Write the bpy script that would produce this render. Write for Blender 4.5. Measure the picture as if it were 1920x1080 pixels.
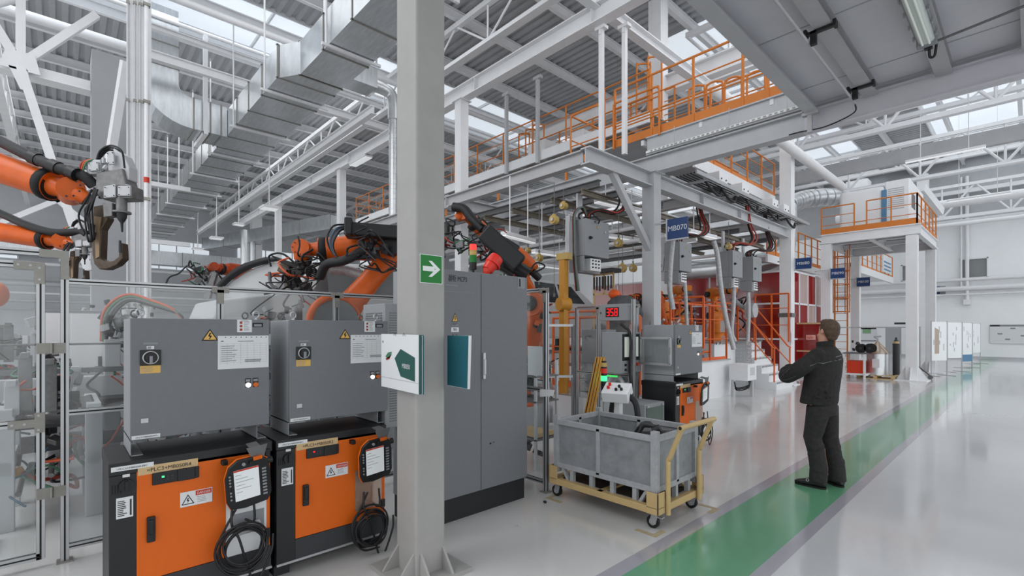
import bpy, math, random
from mathutils import Vector, Matrix, Euler
for o in list(bpy.data.objects): bpy.data.objects.remove(o)
C = bpy.context.scene.collection
random.seed(7)
PI = math.pi
V = Vector
# ---------------- camera ----------------
FPX, HZ, CAMH, YAW = 910.0, 618.0, 1.67, math.radians(46.98)
cam = bpy.data.cameras.new('camera'); co = bpy.data.objects.new('camera', cam); C.objects.link(co)
co.location = (0, 0, CAMH); co.rotation_euler = (PI/2, 0, YAW)
cam.sensor_width = 36; cam.lens = FPX/1920*36; cam.shift_y = (HZ-540)/1920; cam.clip_end = 300; cam.clip_start = .05
bpy.context.scene.camera = co
sc = bpy.context.scene
sc.view_settings.view_transform = 'Standard'; sc.view_settings.look = 'None'
sc.view_settings.gamma = 1; sc.view_settings.use_curve_mapping = False
sc.view_settings.exposure = -0.24
# ---------------- world: bright overcast daylight ----------------
w = bpy.data.worlds.new('world'); sc.world = w; w.use_nodes = True
bg = w.node_tree.nodes['Background']; bg.inputs[0].default_value = (.945, .97, 1.0, 1); bg.inputs[1].default_value = 2.08
def area(name, loc, sx, sy, power, col=(.95, .975, 1.0), rot=(0, 0, 0)):
    l = bpy.data.lights.new(name, 'AREA'); l.shape = 'RECTANGLE'; l.size = sx; l.size_y = sy; l.energy = power; l.color = col
    o = bpy.data.objects.new(name, l); C.objects.link(o); o.location = loc; o.rotation_euler = rot
    return o
area('daylight_fill', (-3, 30, 11.2), 10, 14, 420)  # overhead fill lights added below the roof to strengthen the daylight, not fixtures
area('daylight_fill', (-2, 12, 11.2), 8, 10, 520)
area('daylight_fill', (-20, 30, 11.2), 14, 12, 1100)
area('daylight_fill', (-24, 4, 11.2), 14, 16, 1100)
area('daylight_fill', (-12, 3, 11.2), 6, 10, 330)
area('deck_fill', (-.81, 5.6, 4.84), .12, 1.5, 14)  # fill light added under the deck; the tube lamp itself is barely lit
area('deck_fill', (-.81, 1.2, 4.84), .12, 4.0, 24)  # more added fill; no lamp hangs along this stretch
area('daylight_fill', (-6, -6, 10.6), 6, 8, 1000)  # fill added from the near side to brighten the near column's left face
# ---------------- helpers ----------------
SA, CA = math.sin(YAW), math.cos(YAW)
def ray(u, v):                      # direction of a picture point at forward distance 1
    r = (u-960)/FPX
    return V((r*CA-SA, r*SA+CA, (HZ-v)/FPX))
def at(u, v, f): d = ray(u, v); return V((d.x*f, d.y*f, CAMH+d.z*f))
def onz(u, v, z=0): d = ray(u, v); return at(u, v, (z-CAMH)/d.z)
def ony(u, v, Y): d = ray(u, v); return at(u, v, Y/d.y)
def onx(u, v, X): d = ray(u, v); return at(u, v, X/d.x)
def srgb(r, g, b):
    f = lambda c: ((c/255)/12.92 if c/255 <= .04045 else ((c/255+.055)/1.055)**2.4)
    return (f(r), f(g), f(b), 1)
MATS = {}
def mat(name, col, rough=.55, metal=0, noise=0, scale=8, bump=0, emit=0, spec=.4, alpha=None, stretch=None):
    m = bpy.data.materials.new(name); m.use_nodes = True; MATS[name] = m
    nt = m.node_tree; b = nt.nodes['Principled BSDF']
    c = srgb(*col)
    b.inputs['Base Color'].default_value = c; b.inputs['Roughness'].default_value = rough
    b.inputs['Metallic'].default_value = metal; b.inputs['Specular IOR Level'].default_value = spec
    if noise or bump:
        tc = nt.nodes.new('ShaderNodeTexCoord'); n = nt.nodes.new('ShaderNodeTexNoise'); n.inputs['Scale'].default_value = scale
        n.inputs['Detail'].default_value = 5; n.inputs['Roughness'].default_value = .65
        if stretch:
            mp = nt.nodes.new('ShaderNodeMapping'); mp.inputs['Scale'].default_value = stretch
            nt.links.new(tc.outputs['Object'], mp.inputs[0]); nt.links.new(mp.outputs[0], n.inputs['Vector'])
        else: nt.links.new(tc.outputs['Object'], n.inputs['Vector'])
        if noise:
            r = nt.nodes.new('ShaderNodeValToRGB'); r.color_ramp.elements[0].position = .3; r.color_ramp.elements[1].position = .7
            r.color_ramp.elements[0].color = tuple(x*(1-noise) for x in c[:3])+(1,)
            r.color_ramp.elements[1].color = tuple(min(1, x*(1+noise*.5)) for x in c[:3])+(1,)
            nt.links.new(n.outputs['Fac'], r.inputs[0]); nt.links.new(r.outputs[0], b.inputs['Base Color'])
        if bump:
            bp = nt.nodes.new('ShaderNodeBump'); bp.inputs['Strength'].default_value = bump; bp.inputs['Distance'].default_value = .01
            nt.links.new(n.outputs['Fac'], bp.inputs['Height']); nt.links.new(bp.outputs[0], b.inputs['Normal'])
    if emit:
        b.inputs['Emission Color'].default_value = c; b.inputs['Emission Strength'].default_value = emit
    return m
def clear(name, col, t, rough=.1, gloss=.12):   # see-through sheet: a share t passes, the rest is scattered
    m = bpy.data.materials.new(name); m.use_nodes = True; MATS[name] = m; nt = m.node_tree
    nt.nodes.remove(nt.nodes['Principled BSDF']); out = nt.nodes['Material Output']
    a = nt.nodes.new('ShaderNodeBsdfTransparent'); a.inputs[0].default_value = srgb(*col)
    d = nt.nodes.new('ShaderNodeBsdfDiffuse'); d.inputs[0].default_value = srgb(*col)
    g = nt.nodes.new('ShaderNodeBsdfGlossy'); g.inputs['Roughness'].default_value = rough
    m1 = nt.nodes.new('ShaderNodeMixShader'); m1.inputs[0].default_value = gloss
    nt.links.new(d.outputs[0], m1.inputs[1]); nt.links.new(g.outputs[0], m1.inputs[2])
    m2 = nt.nodes.new('ShaderNodeMixShader'); m2.inputs[0].default_value = 1-t
    nt.links.new(a.outputs[0], m2.inputs[1]); nt.links.new(m1.outputs[0], m2.inputs[2]); nt.links.new(m2.outputs[0], out.inputs[0])
    return m
WHITE = mat('white_paint', (226, 228, 230), .5, noise=.05, scale=2)
STEELW = mat('white_steel', (226, 227, 229), .45, noise=.05, scale=3)
STEELG = mat('grey_steel', (186, 188, 191), .45, noise=.08, scale=3)
BEAMG = mat('beam_grey', (176, 176, 178), .5, noise=.08, scale=3)
DARKST = mat('dark_steel', (110, 111, 112), .5, .3, noise=.15, scale=6)
COLP = mat('column_paint', (156, 155, 152), .5, noise=.07, scale=5)
ROOF = mat('roof_deck', (176, 178, 181), .5, .25, noise=.06, scale=2)
SOFFIT = mat('soffit_panel', (206, 205, 211), .6, noise=.04, scale=3)
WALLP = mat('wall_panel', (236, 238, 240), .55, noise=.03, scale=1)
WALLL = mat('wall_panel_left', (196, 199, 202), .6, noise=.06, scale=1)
GALV = mat('galvanised_sheet', (200, 204, 207), .28, .85, noise=.16, scale=2.2, bump=.04, stretch=(1, 6, 1))
GALVD = mat('spiral_sheet', (205, 208, 210), .3, .7, noise=.12, scale=3)
ALU = mat('aluminium', (176, 178, 180), .35, .6, noise=.05, scale=10)
ALUD = mat('slot_black', (20, 20, 21), .6)
ZINC = mat('zinc_bracket', (148, 146, 140), .5, .6, noise=.1, scale=20)
CABG = mat('cabinet_grey', (112, 115, 119), .5, noise=.05, scale=30)
CABL = mat('cabinet_light_grey', (140, 143, 146), .5, noise=.04, scale=20)
PLINTH = mat('plinth_black', (32, 34, 37), .6)
BLACK = mat('black_plastic', (22, 22, 24), .45)
BLACKM = mat('black_powder_coat', (30, 31, 33), .45, noise=.1, scale=12)
DGREY = mat('dark_grey_panel', (52, 54, 57), .55)
RUBBER = mat('black_rubber', (18, 18, 19), .7)
HOSE = mat('ribbed_hose', (30, 31, 33), .5, bump=.5, scale=60)
ORANGE = mat('robot_orange', (204, 88, 8), .42, noise=.14, scale=7)
ORDOOR = mat('orange_door', (214, 96, 6), .5, noise=.03, scale=20)
ORDIRT = mat('worn_robot_orange', (176, 66, 18), .5, noise=.4, scale=14)
RAIL = mat('rail_orange', (208, 122, 48), .5, noise=.04, scale=10)
RAILB = mat('rail_bright_orange', (216, 98, 40), .5)
YELLOW = mat('post_yellow', (196, 138, 44), .5, noise=.08, scale=10)
SAND = mat('trolley_sand', (186, 160, 112), .5, noise=.06, scale=14)
BINM = mat('bin_grey', (158, 160, 163), .6, noise=.16, scale=14)
BINS = mat('bin_sheet', (134, 137, 140), .6, noise=.22, scale=9)
MACH = mat('machine_metal', (122, 122, 122), .42, .5, noise=.25, scale=18)
MACHD = mat('machine_dark', (58, 58, 60), .5, .3, noise=.3, scale=18)
STRIPB = mat('bronze_light', (142, 120, 94), .5, .2, noise=.15)
BRASS = mat('hoist_yellow', (186, 158, 92), .5, .1, noise=.15, scale=30)
COPPER = mat('tool_bronze', (82, 70, 58), .45, .4, noise=.3, scale=20)
REDP = mat('red_paint', (196, 52, 28), .5)
REDHOSE = mat('red_hose', (150, 52, 38), .5)
GREENHOSE = mat('green_hose', (74, 120, 92), .5)
BLUEHOSE = mat('blue_hose', (60, 90, 112), .5)
ORHOSE = mat('orange_hose', (202, 88, 50), .5)
PAPER = mat('paper', (214, 216, 218), .7)
PAPERG = mat('print_grey', (134, 138, 142), .7)
PAPERD = mat('print_dark', (40, 44, 48), .7)
TAPE = mat('label_tape', (198, 170, 128), .7, noise=.04, scale=20)
INK = mat('ink_black', (18, 18, 20), .6)
WARN = mat('warning_yellow', (214, 172, 92), .6)
TEAL = mat('teal_print', (28, 92, 104), .5)
DGREEN = mat('dark_green_print', (40, 84, 78), .6)
SGREEN = mat('sign_green', (20, 118, 44), .5)
SWHITE = mat('sign_white', (226, 230, 228), .6)
BLUE = mat('sign_blue', (32, 62, 112), .5)
BLUEP = mat('blue_panel', (88, 132, 166), .5)
SCREEN = mat('screen_lit', (206, 210, 212), .3, emit=.28)
SCREENG = mat('screen_grey', (188, 196, 186), .3, emit=.35)
LEDW = mat('lamp_white_lit', (255, 250, 245), .3, emit=2.2)
LEDO = mat('lamp_orange', (206, 96, 18), .35)
LEDR = mat('display_red_lit', (235, 30, 36), .4, emit=1.1)
LEDG = mat('lamp_green_lit', (60, 255, 130), .4, emit=2.0)
STRIPG = mat('strip_green_lit', (60, 220, 90), .4, emit=.8)
DIALRED = mat('beacon_red', (214, 46, 34), .35)
BEACON = mat('beacon_red_lit', (240, 60, 50), .35, emit=.7)
TUBEL = mat('lamp_cover', (206, 214, 208), .2)
LAMPW = mat('pendant_lamp_face', (238, 240, 242), .3, emit=.5)
TUBET = mat('fluorescent_tube', (226, 232, 224), .3, emit=.12)  # faint glow added to go with the fill light under the deck
SKYL = mat('skylight_lit', (236, 243, 250), .4, emit=.62)
CLOTH = mat('black_work_cloth', (38, 37, 36), .9, noise=.35, scale=30, bump=.35)
CLOTHT = mat('charcoal_trouser_cloth', (42, 41, 41), .9, noise=.4, scale=26, bump=.35)
SKIN = mat('skin', (186, 138, 116), .55, noise=.06, scale=20)
HAIR = mat('brown_hair', (84, 66, 52), .7, noise=.45, scale=60, bump=.6, stretch=(1, 1, .25))
LEATHER = mat('black_leather', (24, 24, 25), .4)
PIPING = mat('reflective_piping', (118, 120, 120), .5)
WOOD = mat('pallet_wood', (196, 170, 124), .7, noise=.15, scale=10)
CARW = mat('car_body_white', (190, 192, 193), .35, noise=.05, scale=2)
GLASSD = mat('dark_glass', (50, 54, 56), .12)
PLASTIC = mat('film_wrap', (176, 178, 180), .25, .1, noise=.25, scale=20, bump=.4)
POLY = clear('clear_sheet', (246, 248, 248), .93, .08, .6)
POLYD = clear('scuffed_sheet', (232, 234, 235), .86, .12, .4)
REDT = clear('red_screen', (182, 14, 8), .5, .12, .25)
FILM = clear('clear_film', (220, 200, 180), .6, .15, .35)
class MB:
    def __init__(s): s.v = []; s.f = []; s.s = []; s.m = []; s.mi = 0
    def add(s, vs, fs, smooth=False):
        n = len(s.v); s.v += [tuple(x) for x in vs]
        for f in fs: s.f.append(tuple(i+n for i in f)); s.s.append(smooth); s.m.append(s.mi)
        return s
    def box2(s, a, b):
        x0, y0, z0 = a; x1, y1, z1 = b
        return s.add([(x0,y0,z0),(x1,y0,z0),(x1,y1,z0),(x0,y1,z0),(x0,y0,z1),(x1,y0,z1),(x1,y1,z1),(x0,y1,z1)],
                     [(0,3,2,1),(4,5,6,7),(0,1,5,4),(1,2,6,5),(2,3,7,6),(3,0,4,7)])
    def box(s, c, d, R=None):
        c = V(c); h = V(d)/2; pts = []
        for z in (-1, 1):
            for x, y in ((-1,-1),(1,-1),(1,1),(-1,1)):
                p = V((x*h.x, y*h.y, z*h.z)); p = R @ p if R else p; pts.append(c+p)
        return s.add(pts, [(0,3,2,1),(4,5,6,7),(0,1,5,4),(1,2,6,5),(2,3,7,6),(3,0,4,7)])
    @staticmethod
    def frame(a, b, up=None):
        d = (V(b)-V(a)); L = d.length; d = d/L if L > 1e-9 else V((0,0,1))
        up = V(up) if up is not None else (V((0,0,1)) if abs(d.z) < .95 else V((0,1,0)))
        x = up.cross(d)
        if x.length < 1e-6: x = V((1,0,0)).cross(d)
        x.normalize(); y = d.cross(x); return x, y, d, L
    def bar(s, a, b, w, h=None, up=None):
        h = h or w; x, y, d, L = s.frame(a, b, up); pts = []
        for p in (V(a), V(b)):
            for i, j in ((-1,-1),(1,-1),(1,1),(-1,1)): pts.append(p+x*i*w/2+y*j*h/2)
        return s.add(pts, [(0,3,2,1),(4,5,6,7),(0,1,5,4),(1,2,6,5),(2,3,7,6),(3,0,4,7)])
    def ibeam(s, a, b, w, h, t=.012, tf=None, up=None):
        tf = tf or t*1.6; x, y, d, L = s.frame(a, b, up); a, b = V(a), V(b)
        s.bar(a+y*(h-tf)/2, b+y*(h-tf)/2, w, tf, up); s.bar(a-y*(h-tf)/2, b-y*(h-tf)/2, w, tf, up)
        return s.bar(a, b, t, h-2*tf, up)
    def cyl(s, a, b, r, r2=None, n=14, caps=True, smooth=True):
        r2 = r if r2 is None else r2; x, y, d, L = s.frame(a, b); a, b = V(a), V(b); pts = []
        for p, q in ((a, r), (b, r2)):
            for i in range(n):
                t = 2*PI*i/n; pts.append(p+x*q*math.cos(t)+y*q*math.sin(t))
        s.add(pts, [(i, (i+1)%n, n+(i+1)%n, n+i) for i in range(n)], smooth)
        if caps: s.add(pts, [tuple(range(n-1,-1,-1)), tuple(range(n, 2*n))])
        return s
    def lathe(s, a, b, prof, n=18, smooth=True):     # prof: (distance along 0..1, radius)
        x, y, d, L = s.frame(a, b); a = V(a)
        rings = [[a+d*L*t+x*r*math.cos(2*PI*i/n)+y*r*math.sin(2*PI*i/n) for i in range(n)] for t, r in prof]
        return s.loft(rings, smooth)
    def loft(s, rings, smooth=True, caps=True, closed=True):
        n = len(rings[0]); pts = [p for r in rings for p in r]; fs = []
        for k in range(len(rings)-1):
            for i in range(n if closed else n-1):
                j = (i+1)%n; fs.append((k*n+i, k*n+j, (k+1)*n+j, (k+1)*n+i))
        s.add(pts, fs, smooth)
        if caps and closed: s.add(rings[0], [tuple(range(n-1,-1,-1))]); s.add(rings[-1], [tuple(range(n))])
        return s
    def oloft(s, secs, n=16, sq=1.0):                 # secs: (centre, x axis half vector, y axis half vector)
        rings = []
        for c, ax, ay in secs:
            c, ax, ay = V(c), V(ax), V(ay); r = []
            for i in range(n):
                t = 2*PI*i/n; cx, cy = math.cos(t), math.sin(t)
                if sq != 1: cx = math.copysign(abs(cx)**sq, cx); cy = math.copysign(abs(cy)**sq, cy)
                r.append(c+ax*cx+ay*cy)
            rings.append(r)
        return s.loft(rings)
    def tube(s, pts, r, n=8, sub=5, caps=True, smooth=True):
        pts = [V(p) for p in pts]
        if sub > 1 and len(pts) > 2:
            q = [pts[0]*2-pts[1]]+pts+[pts[-1]*2-pts[-2]]; out = []
            for i in range(1, len(q)-2):
                for k in range(sub):
                    t = k/sub; p0, p1, p2, p3 = q[i-1], q[i], q[i+1], q[i+2]
                    out.append(.5*((2*p1)+(p2-p0)*t+(2*p0-5*p1+4*p2-p3)*t*t+(3*p1-p0-3*p2+p3)*t**3))
            out.append(pts[-1]); pts = out
        rs = r if isinstance(r, (list, tuple)) else None
        x, y, d, L = s.frame(pts[0], pts[1]); rings = []
        for i, p in enumerate(pts):
            a = pts[max(i-1, 0)]; b = pts[min(i+1, len(pts)-1)]; d = (b-a)
            if d.length < 1e-9: d = V((0,0,1))
            d.normalize(); x = (x-d*x.dot(d))
            if x.length < 1e-6: x = d.orthogonal()
            x.normalize(); y = d.cross(x)
            q = r if rs is None else rs[min(len(rs)-1, int(i/len(pts)*len(rs)))]
            rings.append([p+x*q*math.cos(2*PI*k/n)+y*q*math.sin(2*PI*k/n) for k in range(n)])
        return s.loft(rings, smooth, caps)
    def sph(s, c, r, n=14, m=9, R=None):
        c = V(c); r = V(r) if not isinstance(r, (int, float)) else V((r, r, r)); rings = []
        for k in range(1, m):
            t = PI*k/m; ring = []
            for i in range(n):
                p = V((r.x*math.sin(t)*math.cos(2*PI*i/n), r.y*math.sin(t)*math.sin(2*PI*i/n), -r.z*math.cos(t)))
                ring.append(c+(R @ p if R else p))
            rings.append(ring)
        s.loft(rings, True, False)
        e = V((0,0,r.z)); e = R @ e if R else e
        s.add([c-e]+rings[0], [(0, (i+1)%n+1, i+1) for i in range(n)], True)
        return s.add([c+e]+rings[-1], [(0, i+1, (i+1)%n+1) for i in range(n)], True)
    def prism(s, poly, o, ux, uy, depth):            # polygon in plane (ux,uy) at o, thickened by vector depth
        o, ux, uy, dp = V(o), V(ux), V(uy), V(depth); n = len(poly)
        a = [o+ux*p[0]+uy*p[1] for p in poly]; b = [p+dp for p in a]
        fl = ux.cross(uy).dot(dp) > 0
        c0 = tuple(range(n-1,-1,-1)) if fl else tuple(range(n)); c1 = tuple(range(n, 2*n)) if fl else tuple(range(2*n-1, n-1, -1))
        sd = [(i, (i+1)%n, n+(i+1)%n, n+i) if fl else (i, n+i, n+(i+1)%n, (i+1)%n) for i in range(n)]
        return s.add(a+b, [c0, c1]+sd)
    def torus(s, c, R_, r, nrm=(0,0,1), n=24, m=8, a0=0, a1=2*PI):
        x, y, d, L = s.frame(V(c), V(c)+V(nrm)); c = V(c)
        pts = [c+x*R_*math.cos(a0+(a1-a0)*i/n)+y*R_*math.sin(a0+(a1-a0)*i/n) for i in range(n+1)]
        return s.tube(pts, r, m, 1)
    def build(s, name, m, parent=None, bevel=0, world=True, remesh=0, smooth_it=0, seg=2, sub=0):
        off = V((0,0,0)); p = parent
        if world:
            while p is not None: off += p.location; p = p.parent
        if parent is None and world and s.v:
            xs = [v[0] for v in s.v]; ys = [v[1] for v in s.v]; zs = [v[2] for v in s.v]
            off = V(((min(xs)+max(xs))/2, (min(ys)+max(ys))/2, min(zs)))
        me = bpy.data.meshes.new(name); me.from_pydata([(v[0]-off.x, v[1]-off.y, v[2]-off.z) for v in s.v], [], s.f)
        me.polygons.foreach_set('use_smooth', s.s)
        ms = m if isinstance(m, (list, tuple)) else [m]
        for q in ms: me.materials.append(q)
        if len(ms) > 1: me.polygons.foreach_set('material_index', s.m)
        me.update()
        o = bpy.data.objects.new(name, me); C.objects.link(o)
        if parent is not None: o.parent = parent
        elif world: o.location = off
        if remesh:
            md = o.modifiers.new('remesh', 'REMESH'); md.mode = 'VOXEL'; md.voxel_size = remesh; md.use_smooth_shade = True
        if smooth_it:
            md = o.modifiers.new('smooth', 'SMOOTH'); md.iterations = smooth_it; md.factor = .5
        if bevel:
            md = o.modifiers.new('bevel', 'BEVEL'); md.width = bevel; md.segments = seg; md.limit_method = 'ANGLE'; md.angle_limit = .7
            md.harden_normals = False
        if sub:
            md = o.modifiers.new('subdivision', 'SUBSURF'); md.levels = sub; md.render_levels = sub
        return o
def pieces(b, name, m, parent, **k):
    """builds every loose piece of b as a part of its own"""
    n = len(b.v); up = list(range(n))
    def fd(i):
        while up[i] != i: up[i] = up[up[i]]; i = up[i]
        return i
    key = {}
    for i, v in enumerate(b.v):
        q = (round(v[0], 5), round(v[1], 5), round(v[2], 5))
        if q in key: up[fd(i)] = fd(key[q])
        else: key[q] = i
    for f in b.f:
        for j in f[1:]: up[fd(j)] = fd(f[0])
    grp = {}
    for f, s_ in zip(b.f, b.s): grp.setdefault(fd(f[0]), []).append((f, s_))
    out = []
    for g in grp.values():
        q = MB(); ix = {}
        for f, s_ in g:
            for j in f:
                if j not in ix: ix[j] = len(q.v); q.v.append(b.v[j])
            q.f.append(tuple(ix[j] for j in f)); q.s.append(s_); q.m.append(0)
        out.append(q.build(name, m, parent, **k))
    return out
def tag(o, label=None, cat=None, group=None, kind=None):
    if label: o['label'] = label
    if cat: o['category'] = cat
    if group: o['group'] = group
    if kind: o['kind'] = kind
    return o
def thing(name, label, cat, loc=(0,0,0), group=None, rz=0):
    o = bpy.data.objects.new(name, None); C.objects.link(o); o.location = loc; o.rotation_euler = (0,0,rz)
    o.empty_display_size = .1
    return tag(o, label, cat, group)
def dup(root, loc, rz=0, label=None, group=None, scale=None):
    def cp(o, p):
        c = o.copy(); C.objects.link(c)
        if p is not None: c.parent = p
        for ch in kids.get(o.name, []): cp(ch, c)
        return c
    kids = {}
    for o in root.children_recursive: kids.setdefault(o.parent.name, []).append(o)
    r = cp(root, None); r.location = loc; r.rotation_euler = (0,0,rz)
    if scale: r.scale = scale
    if label: r['label'] = label
    if group: r['group'] = group
    return r
def one(mb, name, m, label, cat, group=None, **k): return tag(mb.build(name, m, **k), label, cat, group)
_tx = {}
def text(s, h, o, ux, uy, m, parent, name='lettering', depth=.0012, align='LEFT', fit=None, squeeze=1):
    """lettering of cap height h, standing on o, running along ux with up uy, slightly raised"""
    if s not in _tx:
        cu = bpy.data.curves.new('t', 'FONT'); cu.body = s; cu.size = 1; cu.resolution_u = 3
        ob = bpy.data.objects.new('t', cu); C.objects.link(ob)
        me = bpy.data.meshes.new_from_object(ob.evaluated_get(bpy.context.evaluated_depsgraph_get()))
        _tx[s] = ([v.co.copy() for v in me.vertices], [tuple(p.vertices) for p in me.polygons])
        bpy.data.objects.remove(ob); bpy.data.curves.remove(cu); bpy.data.meshes.remove(me)
    vs, fs = _tx[s]
    if not vs: return None
    k = h/.72; x1 = max(v.x for v in vs); kx = k*squeeze
    if fit: kx = fit/x1
    sh = 0 if align == 'LEFT' else (x1*kx/2 if align == 'CENTER' else x1*kx)
    o, ux, uy = V(o), V(ux).normalized(), V(uy).normalized(); nn = ux.cross(uy)*depth
    b = MB(); b.add([o+ux*(v.x*kx-sh)+uy*v.y*k+nn for v in vs], fs)
    return b.build(name, m, parent)
X, Y, Z = V((1,0,0)), V((0,1,0)), V((0,0,1))
# ---------------- the shell of the hall ----------------
def S(o): o['kind'] = 'structure'; return o
FARY, LEFTX, RZ = 38.4, -46.0, 11.5
def floor_mat(name, col, r0, r1, noise):
    m = mat(name, col, r0, noise=noise, scale=.55, spec=.5); nt = m.node_tree; b = nt.nodes['Principled BSDF']; b.inputs['Coat Weight'].default_value = .55; b.inputs['Coat Roughness'].default_value = .07
    tc = nt.nodes.new('ShaderNodeTexCoord'); n = nt.nodes.new('ShaderNodeTexNoise'); n.inputs['Scale'].default_value = .8; n.inputs['Detail'].default_value = 4
    mr = nt.nodes.new('ShaderNodeMapRange'); mr.inputs['To Min'].default_value = r0; mr.inputs['To Max'].default_value = r1
    nt.links.new(tc.outputs['Object'], n.inputs['Vector']); nt.links.new(n.outputs['Fac'], mr.inputs['Value']); nt.links.new(mr.outputs[0], b.inputs['Roughness'])
    return m
F1 = floor_mat('floor_epoxy', (196, 197, 199), .07, .20, .06)
F2 = floor_mat('floor_green', (98, 156, 120), .09, .22, .10)
F3 = floor_mat('floor_grey_line', (160, 159, 166), .10, .22, .05)
F4 = floor_mat('floor_worn', (202, 201, 199), .12, .30, .09)
for F_, thr, k_ in ((F4, .635, .62), (F1, .68, .86)):     # scuffs and stains in the paint
    nt = F_.node_tree; b = nt.nodes['Principled BSDF']; src = b.inputs['Base Color'].links[0].from_socket
    tc = nt.nodes.new('ShaderNodeTexCoord'); n = nt.nodes.new('ShaderNodeTexNoise'); n.inputs['Scale'].default_value = 5.5; n.inputs['Detail'].default_value = 9; n.inputs['Roughness'].default_value = .75
    r = nt.nodes.new('ShaderNodeValToRGB'); r.color_ramp.elements[0].position = thr; r.color_ramp.elements[1].position = thr+.08; r.color_ramp.elements[0].color = (1,1,1,1); r.color_ramp.elements[1].color = (k_,k_,k_,1)
    m_ = nt.nodes.new('ShaderNodeMix'); m_.data_type = 'RGBA'; m_.blend_type = 'MULTIPLY'; m_.inputs[0].default_value = 1
    nt.links.new(tc.outputs['Object'], n.inputs['Vector']); nt.links.new(n.outputs['Fac'], r.inputs[0]); nt.links.new(src, m_.inputs[6]); nt.links.new(r.outputs[0], m_.inputs[7]); nt.links.new(m_.outputs[2], b.inputs['Base Color'])
b = MB(); xs = [LEFTX-.3, -2.02, -1.90, -1.31, -1.21, 30]
for k, mi in enumerate((3, 2, 1, 2, 0)):
    b.mi = mi
    for y0, y1 in ((-14, 6.5), (6.5, FARY+.3)):
        b.mi = mi
        b.add([(xs[k], y0, 0), (xs[k+1], y0, 0), (xs[k+1], y1, 0), (xs[k], y1, 0)], [(0, 1, 2, 3)])
S(b.build('floor', [F1, F2, F3, F4]))
# far wall with openings for the two windows and the door
def wall_holes(x0, x1, z1, holes, y):
    b = MB(); t = .3
    cuts = sorted(set([x0, x1]+[h[0] for h in holes]+[h[1] for h in holes]))
    for a, c in zip(cuts, cuts[1:]):
        hs = [h for h in holes if h[0] <= a and h[1] >= c]
        if hs:
            b.box2((a, y, 0), (c, y+t, hs[0][2])) if hs[0][2] > 0 else None
            b.box2((a, y, hs[0][3]), (c, y+t, z1))
        else: b.box2((a, y, 0), (c, y+t, z1))
    return b
def rectY(u0, v0, u1, v1, Yp): p = ony(u0, v0, Yp); q = ony(u1, v1, Yp); return min(p.x, q.x), max(p.x, q.x), min(p.z, q.z), max(p.z, q.z)
W1 = rectY(1799, 486, 1853, 520, FARY); W2 = rectY(1690, 497, 1714, 527, FARY)
D1 = rectY(1660, 614, 1690.5, 662, FARY); D1 = (D1[0], D1[1], 0, D1[3])
S(wall_holes(LEFTX, 30, 12.2, [W1, W2, D1], FARY).build('wall_back', WALLP))
for i, wn in enumerate((W1, W2)):
    fr = MB(); x0, x1, z0, z1 = wn; y = FARY
    for a, c in (((x0, z0), (x1, z0+.06)), ((x0, z1-.06), (x1, z1)), ((x0, z0), (x0+.06, z1)), ((x1-.06, z0), (x1, z1))):
        fr.box2((a[0], y-.03, a[1]), (c[0], y+.1, c[1]))
    wo = S(fr.build('window_%d' % (i+1), STEELW))
    g = MB(); g.box2((x0+.06, y+.05, z0+.06), (x1-.06, y+.07, z1-.06)); g.build('pane', mat('office_glass_%d' % i, (128, 132, 132), .2), wo)
d = MB(); d.box2((D1[0]+.001, FARY+.02, .001), (D1[1]-.001, FARY+.08, D1[3]-.001)); do = S(d.build('door_1', mat('door_grey', (168, 171, 174), .5)))
h = MB(); h.bar((D1[1]-.2, FARY-.03, 1.02), (D1[1]-.33, FARY-.03, 1.02), .03); h.build('door_handle', BLACK, do)
h = MB(); h.box2((D1[0]+.45, FARY-.005, 2.0), (D1[0]+1.1, FARY+.02, 2.12)); h.build('door_plate', DGREY, do)
# left wall
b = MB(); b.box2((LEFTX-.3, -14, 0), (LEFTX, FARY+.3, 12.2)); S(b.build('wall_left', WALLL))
for i, (y0, y1) in enumerate(((-12, -2), (0, 9), (11, 20), (22, 31))):
    b = MB(); b.box2((LEFTX, y0, 6.4), (LEFTX+.05, y1, 8.6)); S(b.build('window_%d' % (i+3), SKYL))
    m = MB()
    for k in range(9): m.box2((LEFTX+.05, y0+(y1-y0)*k/8-.04, 6.4), (LEFTX+.1, y0+(y1-y0)*k/8+.04, 8.6))
    m.box2((LEFTX+.05, y0, 7.46), (LEFTX+.1, y1, 7.54)); S(m.build('trim_%d' % (i+3), STEELW))
b = MB(); b.box2((LEFTX, -14, 5.0), (LEFTX+.25, FARY, 5.25)); b.box2((LEFTX, -14, 3.0), (LEFTX+.2, FARY, 3.12)); S(b.build('trim_1', STEELG))
b = MB(); b.box2((LEFTX, FARY-.03, 0), (30, FARY, .14)); S(b.build('baseboard_back', STEELG))
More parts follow.
